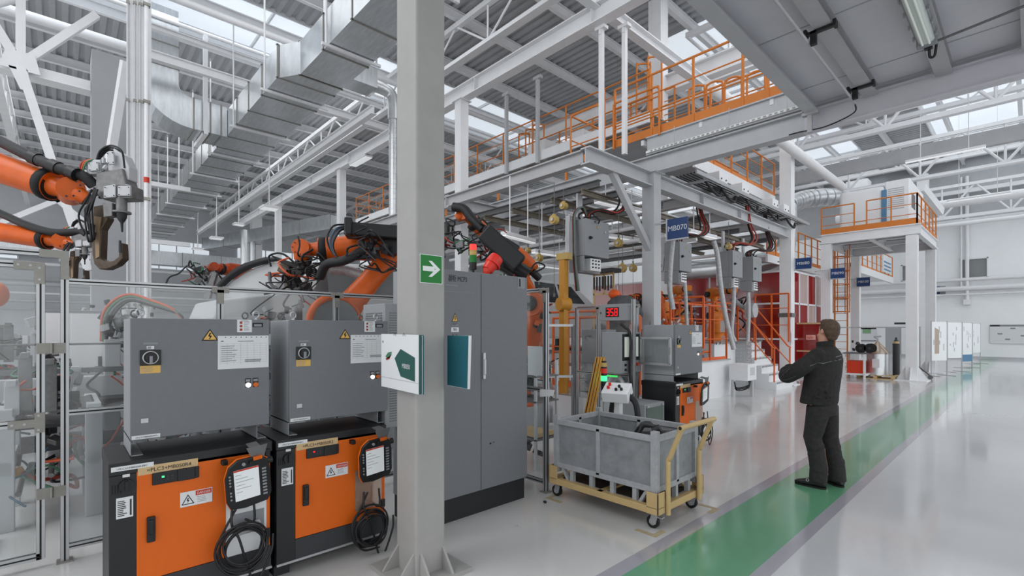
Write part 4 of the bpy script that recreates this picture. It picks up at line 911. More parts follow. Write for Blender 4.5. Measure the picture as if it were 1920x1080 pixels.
# ---------------- the standing man ----------------
def person_frame(ox, oy, ang):
    R = Matrix.Rotation(ang, 3, 'Z'); o = V((ox, oy, 0))
    return (lambda x, y, z: o+R @ V((x, y, z))), R
def hand(b, P, wrist, dirv, nrm, s=1.0, curl=.5, side=1):
    """palm and five fingers as skinned lofts; dirv along the fingers, nrm out of the back of the hand"""
    w_, d, n = V(wrist), V(dirv).normalized(), V(nrm).normalized(); n = (n-d*n.dot(d)).normalized(); sd = d.cross(n)*side
    b.oloft([(w_, sd*.026*s, n*.020*s), (w_+d*.035*s, sd*.038*s, n*.017*s), (w_+d*.085*s, sd*.041*s, n*.014*s)], n=12)
    for i, (off, L) in enumerate(((-.030, .070), (-.010, .080), (.010, .075), (.029, .058))):
        p = w_+d*.080*s+sd*off*s; a1 = curl*.6; pts = [p]; dd = d
        for k, q in enumerate((.42, .32, .26)):
            dd = (dd*math.cos(a1)-n*math.sin(a1)).normalized(); p = p+dd*L*q*s; pts.append(p)
        b.tube(pts, [.0092*s, .009*s, .0082*s, .007*s], 8, 2)
    p = w_+d*.02*s-sd*.032*s; b.tube([p, p+(d*.6-sd*.7).normalized()*.035*s, p+(d*.9-sd*.4).normalized()*.062*s], [.012*s, .010*s, .008*s], 8, 2)
def head(b, P, c, s=1.0, look=None, R3=None):
    """cranium, jaw, nose, brow, ears around c; local axes from R3 (x = where the face looks)"""
    def q(x, y, z): return V(c)+R3 @ V((x, y, z))*s
    b.sph(q(-.012, 0, .03), (.094*s, .075*s, .088*s), 18, 12, R3)
    b.oloft([(q(.012,0,-.02), R3 @ X*.078*s, R3 @ Y*.066*s), (q(.022,0,-.06), R3 @ X*.066*s, R3 @ Y*.058*s), (q(.036,0,-.10), R3 @ X*.046*s, R3 @ Y*.044*s), (q(.044,0,-.118), R3 @ X*.028*s, R3 @ Y*.03*s)], 16)
    b.oloft([(q(.080,0,.018), R3 @ V((.006,0,0))*s, R3 @ Y*.008*s), (q(.096,0,-.02), R3 @ V((.014,0,0))*s, R3 @ Y*.013*s), (q(.090,0,-.032), R3 @ V((.010,0,0))*s, R3 @ Y*.014*s)], 10)
    b.sph(q(.070, 0, .028), (.016*s, .05*s, .010*s), 12, 7, R3)
    b.sph(q(.078, 0, -.058), (.010*s, .024*s, .010*s), 10, 7, R3); b.sph(q(.066, 0, -.10), (.016*s, .02*s, .014*s), 10, 7, R3)
    for y in (-1, 1): b.sph(q(-.004, y*.078, -.005), (.018*s, .008*s, .030*s), 10, 8, R3 @ Matrix.Rotation(y*.35, 3, 'Z'))
    return q
px_, py_ = -1.565, 5.98
P, R = person_frame(px_, py_, math.radians(172))
man = thing('person', 'man in black work clothes standing with crossed arms on the green lane, back to us', 'person', (px_, py_, 0))
Rh = R @ Matrix.Rotation(math.radians(-22), 3, 'Z') @ Matrix.Rotation(math.radians(-12), 3, 'Y')
hc = P(-.085, .0, 1.655)
b = MB(); q = head(b, P, hc, 1.0, R3=Rh)
b.oloft([(P(-.075,0,1.40), R @ X*.075, R @ Y*.085), (P(-.068,0,1.50), R @ X*.062, R @ Y*.062), (P(-.05,0,1.57), R @ X*.058, R @ Y*.055), (P(-.04,0,1.62), R @ X*.06, R @ Y*.055)], 16)
b.oloft([(P(-.02,0,.90), R @ X*.08, R @ Y*.12), (P(-.03,0,1.1), R @ X*.10, R @ Y*.14), (P(-.05,0,1.3), R @ X*.12, R @ Y*.17), (P(-.07,0,1.42), R @ X*.09, R @ Y*.15)], 16)
def limb(b, pts, rs, n=12):
    b.tube([V(p) for p in pts], rs, n, 4)
arms = {'l': [P(-.06,.205,1.40), P(.06,.29,1.26), P(.20,.27,1.165), P(.27,.14,1.19), P(.285,.02,1.215), P(.28,-.055,1.225)], 'r': [P(-.06,-.205,1.40), P(.05,-.28,1.28), P(.17,-.27,1.19), P(.24,-.14,1.21), P(.255,.0,1.175), P(.25,.10,1.165)]}
for k in 'lr': limb(b, arms[k], [.045, .042, .038, .034, .028, .026])
for sy, xx, fx in ((1, .0, 0), (-1, -.02, 0)):
    limb(b, [P(-.02,.09*sy,.88), P(-.0+xx,.10*sy,.48), P(-.03+xx,.11*sy,.10)], [.08,.055,.04])
hand(b, P, P(.25,.10,1.165), R @ V((.15,1,-.25)), R @ V((1,-.1,.3)), 1.0, .7, 1)
hand(b, P, P(.28,-.055,1.225), R @ V((-.1,-1,.0)), R @ V((1,.1,.3)), 1.0, .7, -1)
body = b.build('body', SKIN, man, remesh=.0065, smooth_it=2)
for y in (-1, 1):
    e = MB(); e.sph(q(.068, y*.028, .006), .0105, 10, 7); e.build('eye', SWHITE, body); e = MB(); e.sph(q(.0765, y*.028, .006), .0042, 8, 6); e.build('iris', BLACK, body)
    e = MB(); e.tube([q(.078, y*.015, .032), q(.078, y*.03, .037), q(.07, y*.045, .032)], .0035, 6, 3); e.build('eyebrow', HAIR, body)
e = MB(); e.tube([q(.083, -.022, -.060), q(.089, 0, -.058), q(.083, .022, -.060)], .0035, 6, 3); e.build('mouth', mat('lips', (160, 100, 90), .5), body)
b = MB(); b.sph(q(-.022, 0, .040), (.099, .083, .090), 20, 14, Rh); b.sph(q(-.055, 0, -.0), (.066, .076, .078), 18, 12, Rh); b.sph(q(.03, 0, .085), (.058, .062, .038), 16, 10, Rh)
b.sph(q(-.066, 0, -.05), (.045, .060, .045), 16, 10, Rh)
for y in (-1, 1): b.sph(q(.012, y*.066, .022), (.022, .014, .035), 10, 8, Rh)
rnd = random.Random(4)
for i in range(70):
    a = rnd.uniform(0, 2*PI); e_ = rnd.uniform(.25, 1.45); dr = V((math.cos(a)*math.cos(e_), math.sin(a)*math.cos(e_), math.sin(e_)))
    p = q(-.022+dr.x*.098, dr.y*.082, .040+dr.z*.089); tip = q(-.022+dr.x*.100+.018, dr.y*.088, .040+dr.z*.095-.008); b.tube([p, tip], [.006, .002], 5, 1)
b.build('hair', HAIR, man, remesh=.005, smooth_it=1)
# jacket
b = MB()
def sec(x, z, a, c, y=0): return (P(x, y, z), R @ X*a, R @ Y*c)
b.oloft([sec(.000,.885,.165,.205), sec(-.002,.91,.172,.21), sec(-.012,1.0,.165,.215), sec(-.03,1.12,.160,.225), sec(-.045,1.25,.158,.235), sec(-.06,1.35,.150,.235), sec(-.07,1.42,.125,.20), sec(-.072,1.475,.09,.13), sec(-.068,1.50,.075,.09)], 24)
for k in 'lr': limb(b, [arms[k][0].lerp(P(-.065,0,1.40), .15)]+arms[k][1:5]+[arms[k][4]+(arms[k][5]-arms[k][4])*.8], [.080,.084,.078,.074,.070,.060,.055,.05], 14)
for k in 'lr': b.sph(arms[k][0].lerp(P(-.065,0,1.38), .12), (.082,.082,.078), 16, 10)
rnd = random.Random(11)
for i in range(16):      # folds across back and sleeves
    a = rnd.uniform(1.4, 4.9); z = rnd.uniform(.93, 1.38); rr = .985
    pts = []
    for k in range(4):
        aa = a+(k-1.5)*.16; zz = z+(k-1.5)*rnd.uniform(-.035, .05); pts.append(P(-.035+.163*rr*math.cos(aa), .222*rr*math.sin(aa), zz))
    b.tube(pts, [.004, .010, .010, .004], 6, 3)
for k in 'lr':
    for i in range(7):
        j = rnd.choice((1, 2, 2, 3)); c = arms[k][j].lerp(arms[k][min(j+1, 4)], rnd.random()); dd = (arms[k][min(j+1, 4)]-arms[k][j]).normalized()
        b.torus(c, .071, .009, dd+V((rnd.uniform(-.4,.4), rnd.uniform(-.4,.4), rnd.uniform(-.4,.4))), 16, 6)
b.torus(P(.000,0,.895), .0, .0, Z) if False else None
jk = b.build('jacket', CLOTH, man, remesh=.009, smooth_it=3)
b = MB(); pts = [P(-.065+.082*math.cos(a), .086*math.sin(a), 1.505+(.018 if math.cos(a) < 0 else .0)) for a in [2*PI*i/24 for i in range(24)]]
rings = []
for i in range(25):
    a = 2*PI*i/24; cs, sn = math.cos(a), math.sin(a); h = .040+.012*(-cs)
    o_ = P(-.062+.082*cs, .084*sn, 1.475); t_ = P(-.060+.086*cs, .088*sn, 1.505+h); ti = P(-.060+.074*cs, .076*sn, 1.505+h); oi = P(-.062+.066*cs, .068*sn, 1.475)
    rings.append([o_, t_, ti, oi])
b.loft(rings, True, False); b.build('collar', CLOTH, jk, bevel=.004)
def piping(pts, name, wd=.008, m=PIPING):
    b = MB(); n = len(pts)-1; fine = []
    for i in range(n):
        for k in range(6): fine.append(pts[i].lerp(pts[i+1], k/6))
    fine.append(pts[-1]); vs = []
    for p in fine: vs += [p+Z*wd/2, p-Z*wd/2]
    b.add(vs, [(2*i, 2*i+1, 2*i+3, 2*i+2) for i in range(len(fine)-1)])
    o = b.build(name, m, jk); sw = o.modifiers.new('wrap', 'SHRINKWRAP'); sw.target = jk; sw.offset = .003; sw.wrap_mode = 'ABOVE_SURFACE'; return o
piping([P(-.30,-.02,1.385), P(-.28,.12,1.355), P(-.20,.26,1.32), P(-.08,.34,1.29)], 'reflective_piping', .005)
piping([P(-.30,-.04,1.42), P(-.28,.06,1.41), P(-.26,.10,1.40)], 'reflective_piping', .006)
piping([P(.14,.40,1.28), P(.24,.38,1.17), P(.30,.36,1.12)], 'sleeve_piping', .004); piping([P(.06,.40,1.15), P(.18,.40,1.10), P(.30,.36,1.11)], 'sleeve_piping', .004)
piping([P(.06,.24,1.03), P(.05,.25,.98), P(.07,.25,.94)], 'pocket_seam', .004)
b = MB(); b.oloft([sec(.004,.880,.166,.208), sec(.002,.892,.170,.212), sec(.0,.915,.169,.211)], 24); b.build('hem_band', CLOTHT, jk)
# trousers, shoes
b = MB()
b.oloft([sec(-.03,1.0,.115,.155), sec(-.035,.90,.125,.17), sec(-.04,.82,.13,.175), sec(-.04,.76,.12,.165)], 20)
legs = {1: [(-.035,.085,.86), (-.015,.10,.70), (.02,.105,.52), (-.02,.11,.36), (-.045,.115,.20), (-.04,.118,.065)], -1: [(-.035,-.085,.86), (-.045,-.10,.70), (-.055,-.11,.52), (-.085,-.12,.36), (-.115,-.13,.20), (-.125,-.13,.055)]}
for s_ in (1, -1):
    L = [P(*p) for p in legs[s_]]; rr = [.108, .096, .082, .076, .078, .080]
    b.oloft([(L[i], R @ X*rr[i]*1.08, R @ Y*rr[i]) for i in range(6)], 18)
    rnd = random.Random(20+s_)
    for i in range(9): z = rnd.uniform(.10, .62); k = min(range(6), key=lambda j: abs(legs[s_][j][2]-z)); c = P(legs[s_][k][0], legs[s_][k][1], z); b.torus(c, .076, .009, V((rnd.uniform(-.5,.5), rnd.uniform(-.5,.5), 1)), 18, 6)
tr = b.build('trousers', CLOTHT, man, remesh=.009, smooth_it=3)
b = None
for s_, yaw, xx in ((1, 6, -.04), (-1, -28, -.125)):
    Rs = R @ Matrix.Rotation(math.radians(yaw), 3, 'Z'); c0 = P(xx, legs[s_][5][1], 0)
    def sh(x, y, z): return c0+Rs @ V((x, y, z))
    def ss(x, z0_, z1_, w2_): return (sh(x, 0, (z0_+z1_)/2), Rs @ Y*w2_, Z*(z1_-z0_)/2)
    b = MB(); b.oloft([ss(-.078,.03,.07,.022), ss(-.065,.012,.105,.036), ss(-.02,.012,.115,.042), ss(.05,.012,.105,.044), ss(.11,.012,.078,.048), ss(.165,.012,.062,.048), ss(.205,.014,.050,.036), ss(.222,.022,.036,.016)], 18, sq=.8)
    s0 = b.build('shoe', LEATHER, man, sub=1)
    b = MB(); b.oloft([(sh(.072,0,.0), Rs @ X*.150, Rs @ Y*.047), (sh(.072,0,.018), Rs @ X*.152, Rs @ Y*.049)], 20, sq=.75); b.build('sole', RUBBER, s0)
    if s_ == 1: b = MB(); b.torus(sh(.085, .046, .072), .013, .0035, Rs @ V((0,1,.5)), 16, 6); b.build('buckle', ALU, s0)
b = None
# ---------------- second worker bending over the line, orange helmet ----------------
wp = at(1168, 560, 9.25); WZ = .50
P2, R2 = person_frame(wp.x, wp.y, math.radians(105))
w2 = thing('person', 'worker in orange helmet and dark grey jacket bending over the line behind the red display', 'person', (wp.x, wp.y, WZ))
hc2 = at(1153, 558, 9.4); b = MB(); R2h = R2 @ Matrix.Rotation(math.radians(40), 3, 'Y')
def W(x, y, z): return P2(x, y, z+.19)
q2_ = head(b, W, hc2, 1.0, R3=R2h)
b.oloft([(W(-.30,0,1.30), R2 @ X*.11, R2 @ Y*.15), (W(-.2,0,1.7), R2 @ X*.12, R2 @ Y*.16), (W(-.02,.02,2.0), R2 @ X*.12, R2 @ Y*.17), (W(.06,.06,2.12), R2 @ X*.06, R2 @ Y*.07), (hc2-Z*.05, R2 @ X*.055, R2 @ Y*.055)], 14)
for s_ in (1, -1):
    limb(b, [W(-.02,.2*s_,2.0), W(.12,.27*s_,1.78), W(.38,.15*s_,1.72)], [.045,.04,.03]); limb(b, [W(-.30,.09*s_,1.32), W(-.18,.1*s_,.95), W(-.25,.1*s_,.58)], [.075,.055,.04])
    hand(b, W, W(.38,.15*s_,1.72), R2 @ V((1,-.1*s_,-.2)), Z, 1.0, .5, s_)
b.build('body', SKIN, w2, remesh=.010, smooth_it=2)
b = MB(); b.oloft([(W(-.31,0,1.28), R2 @ X*.15, R2 @ Y*.19), (W(-.22,0,1.65), R2 @ X*.15, R2 @ Y*.22), (W(-.08,0,1.95), R2 @ X*.16, R2 @ Y*.26), (W(.0,.01,2.06), R2 @ X*.14, R2 @ Y*.25), (W(.05,.03,2.13), R2 @ X*.10, R2 @ Y*.13)], 16)
for s_ in (1, -1): limb(b, [W(-.02,.21*s_,2.0), W(.12,.28*s_,1.78), W(.35,.16*s_,1.73)], [.09,.075,.06])
b.build('jacket', mat('worker_jacket', (84, 86, 88), .8, noise=.3, scale=12), w2, remesh=.014, smooth_it=3)
b = MB()
for s_ in (1, -1): b.oloft([(W(-.29,.09*s_,1.38), R2 @ X*.11, R2 @ Y*.10), (W(-.18,.1*s_,.95), R2 @ X*.085, R2 @ Y*.08), (W(-.25,.1*s_,.56), R2 @ X*.075, R2 @ Y*.075)], 14)
b.build('trousers', mat('worker_trousers', (60, 64, 72), .8), w2, remesh=.014, smooth_it=2)
for s_ in (1, -1): b = MB(); b.oloft([(W(-.31,.1*s_,.55), R2 @ Y*.04, Z*.045), (W(-.12,.1*s_,.54), R2 @ Y*.05, Z*.035), (W(-.03,.1*s_,.53), R2 @ Y*.035, Z*.022)], 12); b.build('shoe', LEATHER, w2)
b = MB(); b.sph(hc2+Z*.06-(R2 @ X)*.02, (.118, .112, .095), 18, 12); b.cyl(hc2+Z*.045, hc2+Z*.055, .13, n=20); b.build('helmet', mat('helmet_orange', (236, 96, 26), .4), w2)

q = W(-.18, 0, 0); b = MB(); b.box2((q.x-.4, q.y-.35, .552), (q.x+.4, q.y+.35, .69)); one(b, 'step_box', STEELG, 'low grey step box under the feet of the worker in the orange helmet', 'step', bevel=.01)
# ---------------- aluminium safety fence on the left ----------------
FX = -4.76
def profile(b, a, c, w_=.045):        # slotted aluminium profile
    b.bar(a, c, w_, w_)
def slots(b, a, c, w_=.045):
    a, c = V(a), V(c); x, y, d, L = MB.frame(a, c)
    for o_, up in ((x*(w_/2+.0006), 0), (x*-(w_/2+.0006), 0), (y*(w_/2+.0006), 1), (y*-(w_/2+.0006), 1)):
        b.bar(a+o_, c+o_, .010 if up else .0012, .0012 if up else .010)
def fence(lab, origin, dx, stations, zs, name='safety_fence', z_top=None, sheets=True, sheet_mats=None, post_top=None):
    """posts at stations along direction dx from origin; rails at heights zs"""
    o, d = V(origin), V(dx); t = thing(name, lab, 'fence', origin)
    zt = z_top or zs[-1]
    for i, s in enumerate(stations):
        p = o+d*s; z1 = (post_top or {}).get(i, zt); b = MB(); profile(b, p, p+Z*z1); b.build('post', ALU, t)
        b = MB(); slots(b, p, p+Z*z1); b.build('post_slot', ALUD, t)
        b = MB(); b.box2((p.x-.045, p.y-.045, 0), (p.x+.045, p.y+.045, .012)); b.build('foot_plate', ZINC, t)
    for s0, s1 in zip(stations, stations[1:]):
        for z in zs:
            a, c = o+d*(s0+.0225)+Z*z, o+d*(s1-.0225)+Z*z; b = MB(); profile(b, a, c, .04); b.build('rail', ALU, t)
            b = MB(); slots(b, a, c, .04); b.build('rail_slot', ALUD, t)
        if sheets:
            for k, (z0, z1) in enumerate(zip(zs, zs[1:])):
                a, c = o+d*(s0+.024), o+d*(s1-.024); b = MB(); b.bar(a+Z*(z0+z1)/2, c+Z*(z0+z1)/2, .004, z1-z0-.03, up=Z)
                b.build('clear_panel', (sheet_mats or [POLYD, POLYD])[k % 2], t)
    n = d.cross(Z)
    for i, s in enumerate(stations[1:], 1):
        p = o+d*s+n*.026+Z*(zs[-1]-.01); b = MB(); b.bar(p-d*.06, p+d*.06, .055, .004, up=n) if False else b.box((p.x, p.y, p.z), (abs(n.x)*.006+abs(d.x)*.13, abs(n.y)*.006+abs(d.y)*.13, .05))
        b.box((p.x, p.y, p.z-.06), (abs(n.x)*.006+abs(d.x)*.05, abs(n.y)*.006+abs(d.y)*.05, .12)); b.build('corner_bracket', ZINC, t)
    return t
fence('aluminium safety fence with clear panels behind the grey switch boxes', (FX, .03, 0), Y, [0, .98, 2.0, 3.05], [.10, 1.07, 2.02], post_top={0: 2.235}, sheet_mats=[POLYD, POLY])
fence('short aluminium fence panel between the tall cabinet and the trolley', (-4.45, 3.66, 0), X, [0, 1.04], [.10, 1.05, 2.08], sheet_mats=[POLY, POLY])
# hinged gate
t = thing('fence_gate', 'aluminium hinged gate with clear panel at the left edge, held by zinc corner brackets', 'gate', (FX, -.09, 0))
ga, gb = -.095, -1.15
for nm, a, c in (('stile', (FX, ga, .06), (FX, ga, 2.13)), ('stile', (FX, gb, .06), (FX, gb, 2.13)), ('rail', (FX, gb, 2.12), (FX, ga, 2.12)), ('rail', (FX, gb, 1.02), (FX, ga, 1.02)), ('rail', (FX, gb, .08), (FX, ga, .08))):
    b = MB(); profile(b, a, c); b.build(nm, ALU, t); b = MB(); slots(b, a, c); b.build('slot', ALUD, t)
for z0, z1 in ((.11, .99), (1.05, 2.09)):
    b = MB(); b.box2((FX-.002, gb+.03, z0), (FX+.002, ga-.03, z1)); b.build('clear_panel', POLY, t)
b = MB(); nx = FX+.027; b.prism([(0,0),(.02,0),(.02,.15),(-.135,.15),(-.135,.095),(-.035,.095),(-.035,0)], (nx, ga+.002, 1.99), Y, Z, X*.005); b.build('corner_bracket', ZINC, t)
b = MB(); b.box2((nx, ga-.03, .95), (nx+.005, ga+.023, 1.09)); b.box2((nx, ga-.16, .99), (nx+.005, ga-.03, 1.045)); b.build('corner_bracket', ZINC, t)
for z in (1.50, .48):
    b = MB(); b.box2((nx, ga-.02, z), (nx+.005, ga+.05, z+.075)); b.box2((nx, ga+.065, z), (nx+.005, ga+.13, z+.075)); b.cyl((nx+.008, ga+.057, z), (nx+.008, ga+.057, z+.075), .010, n=10); b.build('hinge', ZINC, t)
b = MB()
for yy, zz in ((ga-.005, 2.02), (ga-.005, 2.10), (ga-.05, 2.115), (ga-.11, 2.115), (ga-.01, .97), (ga-.01, 1.07), (ga-.08, 1.017), (ga-.14, 1.017)): b.cyl((nx+.005, yy, zz), (nx+.009, yy, zz), .008, n=8)
b.build('screws', STEELG, t)
t = thing('gate_header', 'aluminium header rail above the left gate with its zinc corner bracket', 'fence', (FX, -.6, 2.2))
b = MB(); profile(b, (FX, -1.25, 2.21), (FX, .0075, 2.21)); b.build('rail', ALU, t); b = MB(); slots(b, (FX, -1.25, 2.21), (FX, .0075, 2.21)); b.build('slot', ALUD, t)
b = MB(); b.prism([(0,0),(.045,0),(.045,.205),(-.11,.205),(-.11,.15),(0,.15)], (nx, .008, 2.03), Y, Z, X*.005); b.build('corner_bracket', ZINC, t)
# ---------------- industrial robots ----------------
def tangle(parent, c, s, n, seed=1, mats=None, r=.012, name='hose'):
    rnd = random.Random(seed); c = V(c)
    for k in range(n):
        p = c+V((rnd.uniform(-s,s), rnd.uniform(-s,s), rnd.uniform(-s,s))); pts = [p]
        for i in range(4): p = p+V((rnd.uniform(-s,s), rnd.uniform(-s,s), rnd.uniform(-s*.9,s*.6))); pts.append(p)
        b = MB(); b.tube(pts, r*rnd.uniform(.6, 1.2), 7, 4); b.build(name, rnd.choice(mats or [BLACK, BLACK, BLACK, REDHOSE, GREENHOSE, MACHD]), parent)
def blocks(parent, c, s, n, seed=1, ms=None, name='block', size=None):
    rnd = random.Random(seed); c = V(c); z_ = size or s
    for k in range(n):
        p = c+V((rnd.uniform(-s,s), rnd.uniform(-s,s), rnd.uniform(-s,s))); R_ = Euler((rnd.uniform(-.5,.5), rnd.uniform(-.5,.5), rnd.uniform(0,3))).to_matrix()
        b = MB()
        if k % 3: b.box(p, (rnd.uniform(.3,.9)*z_, rnd.uniform(.3,.9)*z_, rnd.uniform(.3,1.1)*z_), R_)
        else: b.cyl(p, p+R_ @ Z*rnd.uniform(.4,1.2)*z_, rnd.uniform(.12,.32)*z_, n=14)
        b.build(name, rnd.choice(ms or [MACH, MACHD, DARKST]), parent, bevel=.006)
def robot(lab, base, sh, el, wr, tool, k=1.0, m=ORANGE, ped=0, axis=None, hose=True, hoseoff=(0,0,.22), box=False, detail=1, fore_r=(.20,.145), ring=True):
    """sh shoulder, el elbow, wr wrist centre, tool flange point - all in world coordinates"""
    base, sh, el, wr, tool = map(V, (base, sh, el, wr, tool)); t = thing('industrial_robot', lab, 'robot', base)
    if axis is None:
        h = (wr-sh); h.z = 0; h.normalize(); axis = h.cross(Z)
    ax = V(axis).normalized(); bz = base.z+ped
    if ped: b = MB(); b.box2((base.x-.42, base.y-.42, base.z), (base.x+.42, base.y+.42, base.z+ped)); b.build('pedestal', STEELG, t, bevel=.01)
    b = MB(); b.lathe((base.x, base.y, bz), (base.x, base.y, bz+.38*k), [(0,.42*k),(.25,.42*k),(.4,.33*k),(.85,.30*k),(1,.34*k)], 24); b.build('base', m, t)
    c0 = V((base.x, base.y, bz+.38*k)); b = MB(); b.oloft([(c0, X*.36*k, Y*.36*k), (c0+Z*.12*k, X*.36*k, Y*.34*k), (c0.lerp(sh, .55), X*.28*k, Y*.28*k), (sh-ax*.0, X*.22*k, Y*.22*k)], 18, sq=.8)
    b.cyl(sh-ax*.26*k, sh+ax*.26*k, .25*k, n=22); b.build('carousel', m, t, bevel=.012*k)
    b = MB(); b.cyl(sh-ax*.30*k, sh-ax*.262*k, .20*k, n=22); b.build('gear_cover', BLACK, t, bevel=.008); b = MB(); b.cyl(sh+ax*.262*k, sh+ax*.40*k, .15*k, n=20); b.build('motor', BLACK, t, bevel=.008)
    # link arm: flat tapered casting
    d = (el-sh).normalized(); n = ax.cross(d).normalized(); L = (el-sh).length; R_ = []
    off = ax*.0
    prof = [(-.05,.24),(.10,.235),(.30,.17),(.55,.145),(.80,.15),(.95,.18),(1.04,.17)]
    b = MB(); b.oloft([(sh+d*L*q+off, n*r_*k, ax*.115*k) for q, r_ in prof], 20, sq=.7); lk = b.build('link_arm', m, t, bevel=.0)
    b = MB(); [b.cyl(sh+d*L*.72+ax*s_*.112*k, sh+d*L*.72+ax*s_*.122*k, .022*k, n=12) for s_ in (1,-1)]; b.build('cap', BLACK, lk)
    # elbow and forearm
    d = (wr-el).normalized(); up = ax.cross(d).normalized(); up = up if up.z > 0 else -up; L = (wr-el).length; eo = el+up*.10*k
    b = MB(); b.cyl(el-ax*.22*k, el+ax*.22*k, .19*k, n=22); b.oloft([(el-d*.38*k+up*.10*k, up*.16*k, ax*.17*k), (el-d*.2*k+up*.10*k, up*.2*k, ax*.20*k), (el+d*.12*k+up*.08*k, up*.21*k, ax*.19*k), (el+d*.38*k+up*.05*k, up*fore_r[0]*.95*k, ax*fore_r[0]*k)], 18, sq=.8); b.build('elbow_housing', m, t, bevel=.01*k)
    b = MB(); b.cyl(el-d*.38*k+up*.10*k, el-d*.60*k+up*.10*k, .075*k, n=12); pieces(b, 'motor', BLACK, t); b = MB(); b.cyl(el+ax*.222*k, el+ax*.34*k, .12*k, n=18); b.build('motor', BLACK, t, bevel=.006)
    b = MB(); b.lathe(el+d*.30*k+up*.05*k, wr-d*.19*k, [(0,fore_r[0]*k),(.25,fore_r[0]*.92*k),(.6,fore_r[1]*1.08*k),(1,fore_r[1]*k)], 22); b.build('forearm', m, t)
    if ring: b = MB(); b.lathe(wr-d*.30*k, wr-d*.19*k, [(0,fore_r[1]*1.0*k),(.2,fore_r[1]*1.12*k),(.9,fore_r[1]*1.12*k),(1,fore_r[1]*.9*k)], 22); b.build('ring', RUBBER, t)
    # wrist: neck, fork, round casting
    b = MB(); b.lathe(wr-d*.20*k, wr-d*.02*k, [(0,fore_r[1]*.72*k),(.5,.085*k),(1,.085*k)], 18)
    b.cyl(wr-ax*.135*k, wr+ax*.135*k, .118*k, n=20); tdir = (tool-wr).normalized(); b.oloft([(wr-tdir*.06*k, ax*.125*k, tdir.cross(ax)*.11*k), (wr+tdir*.08*k, ax*.12*k, tdir.cross(ax)*.11*k), (wr+tdir*.17*k, ax*.085*k, tdir.cross(ax)*.085*k)], 16, sq=.8); w_ = b.build('wrist', m, t, bevel=.012*k)
    b = MB()
    for i in range(8):
        a = 2*PI*i/8; b.cyl(wr+ax*.135*k+(d*math.cos(a)+up*math.sin(a))*.09*k, wr+ax*.142*k+(d*math.cos(a)+up*math.sin(a))*.09*k, .010*k, n=7); b.cyl(wr-ax*.135*k+(d*math.cos(a)+up*math.sin(a))*.09*k, wr-ax*.142*k+(d*math.cos(a)+up*math.sin(a))*.09*k, .010*k, n=7)
    b.build('screws', MACHD, w_)
    b = MB(); b.cyl(wr+tdir*.16*k, tool, .075*k, n=18); b.build('flange', MACH, t)
    if hose:
        ho = V(hoseoff)*k
        pts = [el-d*.45*k+ho*1.1, el+ho*1.15, el+d*L*.4+ho*1.05, el+d*L*.75+ho*.95, wr-d*.1*k+ho*.9, wr+d*.16*k+ho*.55, tool+ho*.15]
        b = MB(); b.tube(pts, .042*k, 10, 6); h = b.build('hose_package', HOSE, t)
        for q in (.25, .5, .75): p = pts[1].lerp(pts[4], q); b = MB(); b.cyl(p-d*.04*k, p+d*.04*k, .056*k, n=14); b.build('hose_clamp', BLACK, h)
    if box:
        p = el+up*.36*k; b = MB(); b.bar(p-d*.35*k, p+d*L*.55, .30*k, .17*k, up=up); b.build('hose_guide_box', BLACKM, t, bevel=.015); b = MB(); b.bar(p+d*.1-up*.12*k, p+d*L*.35-up*.12*k, .12*k, .1*k, up=up); b.build('box_bracket', BLACK, t)
    return t
def campoly(b, pts, f, th):           # outline traced at forward distance f, with real thickness th
    P_ = [at(u, v, f) for u, v in pts]; away = V((-SA, CA, 0)); n = len(P_); b2 = [p+away*th for p in P_]
    b.add(P_+b2, [tuple(range(n-1,-1,-1)), tuple(range(n, 2*n))]+[(i, (i+1)%n, n+(i+1)%n, n+i) for i in range(n)]); return b
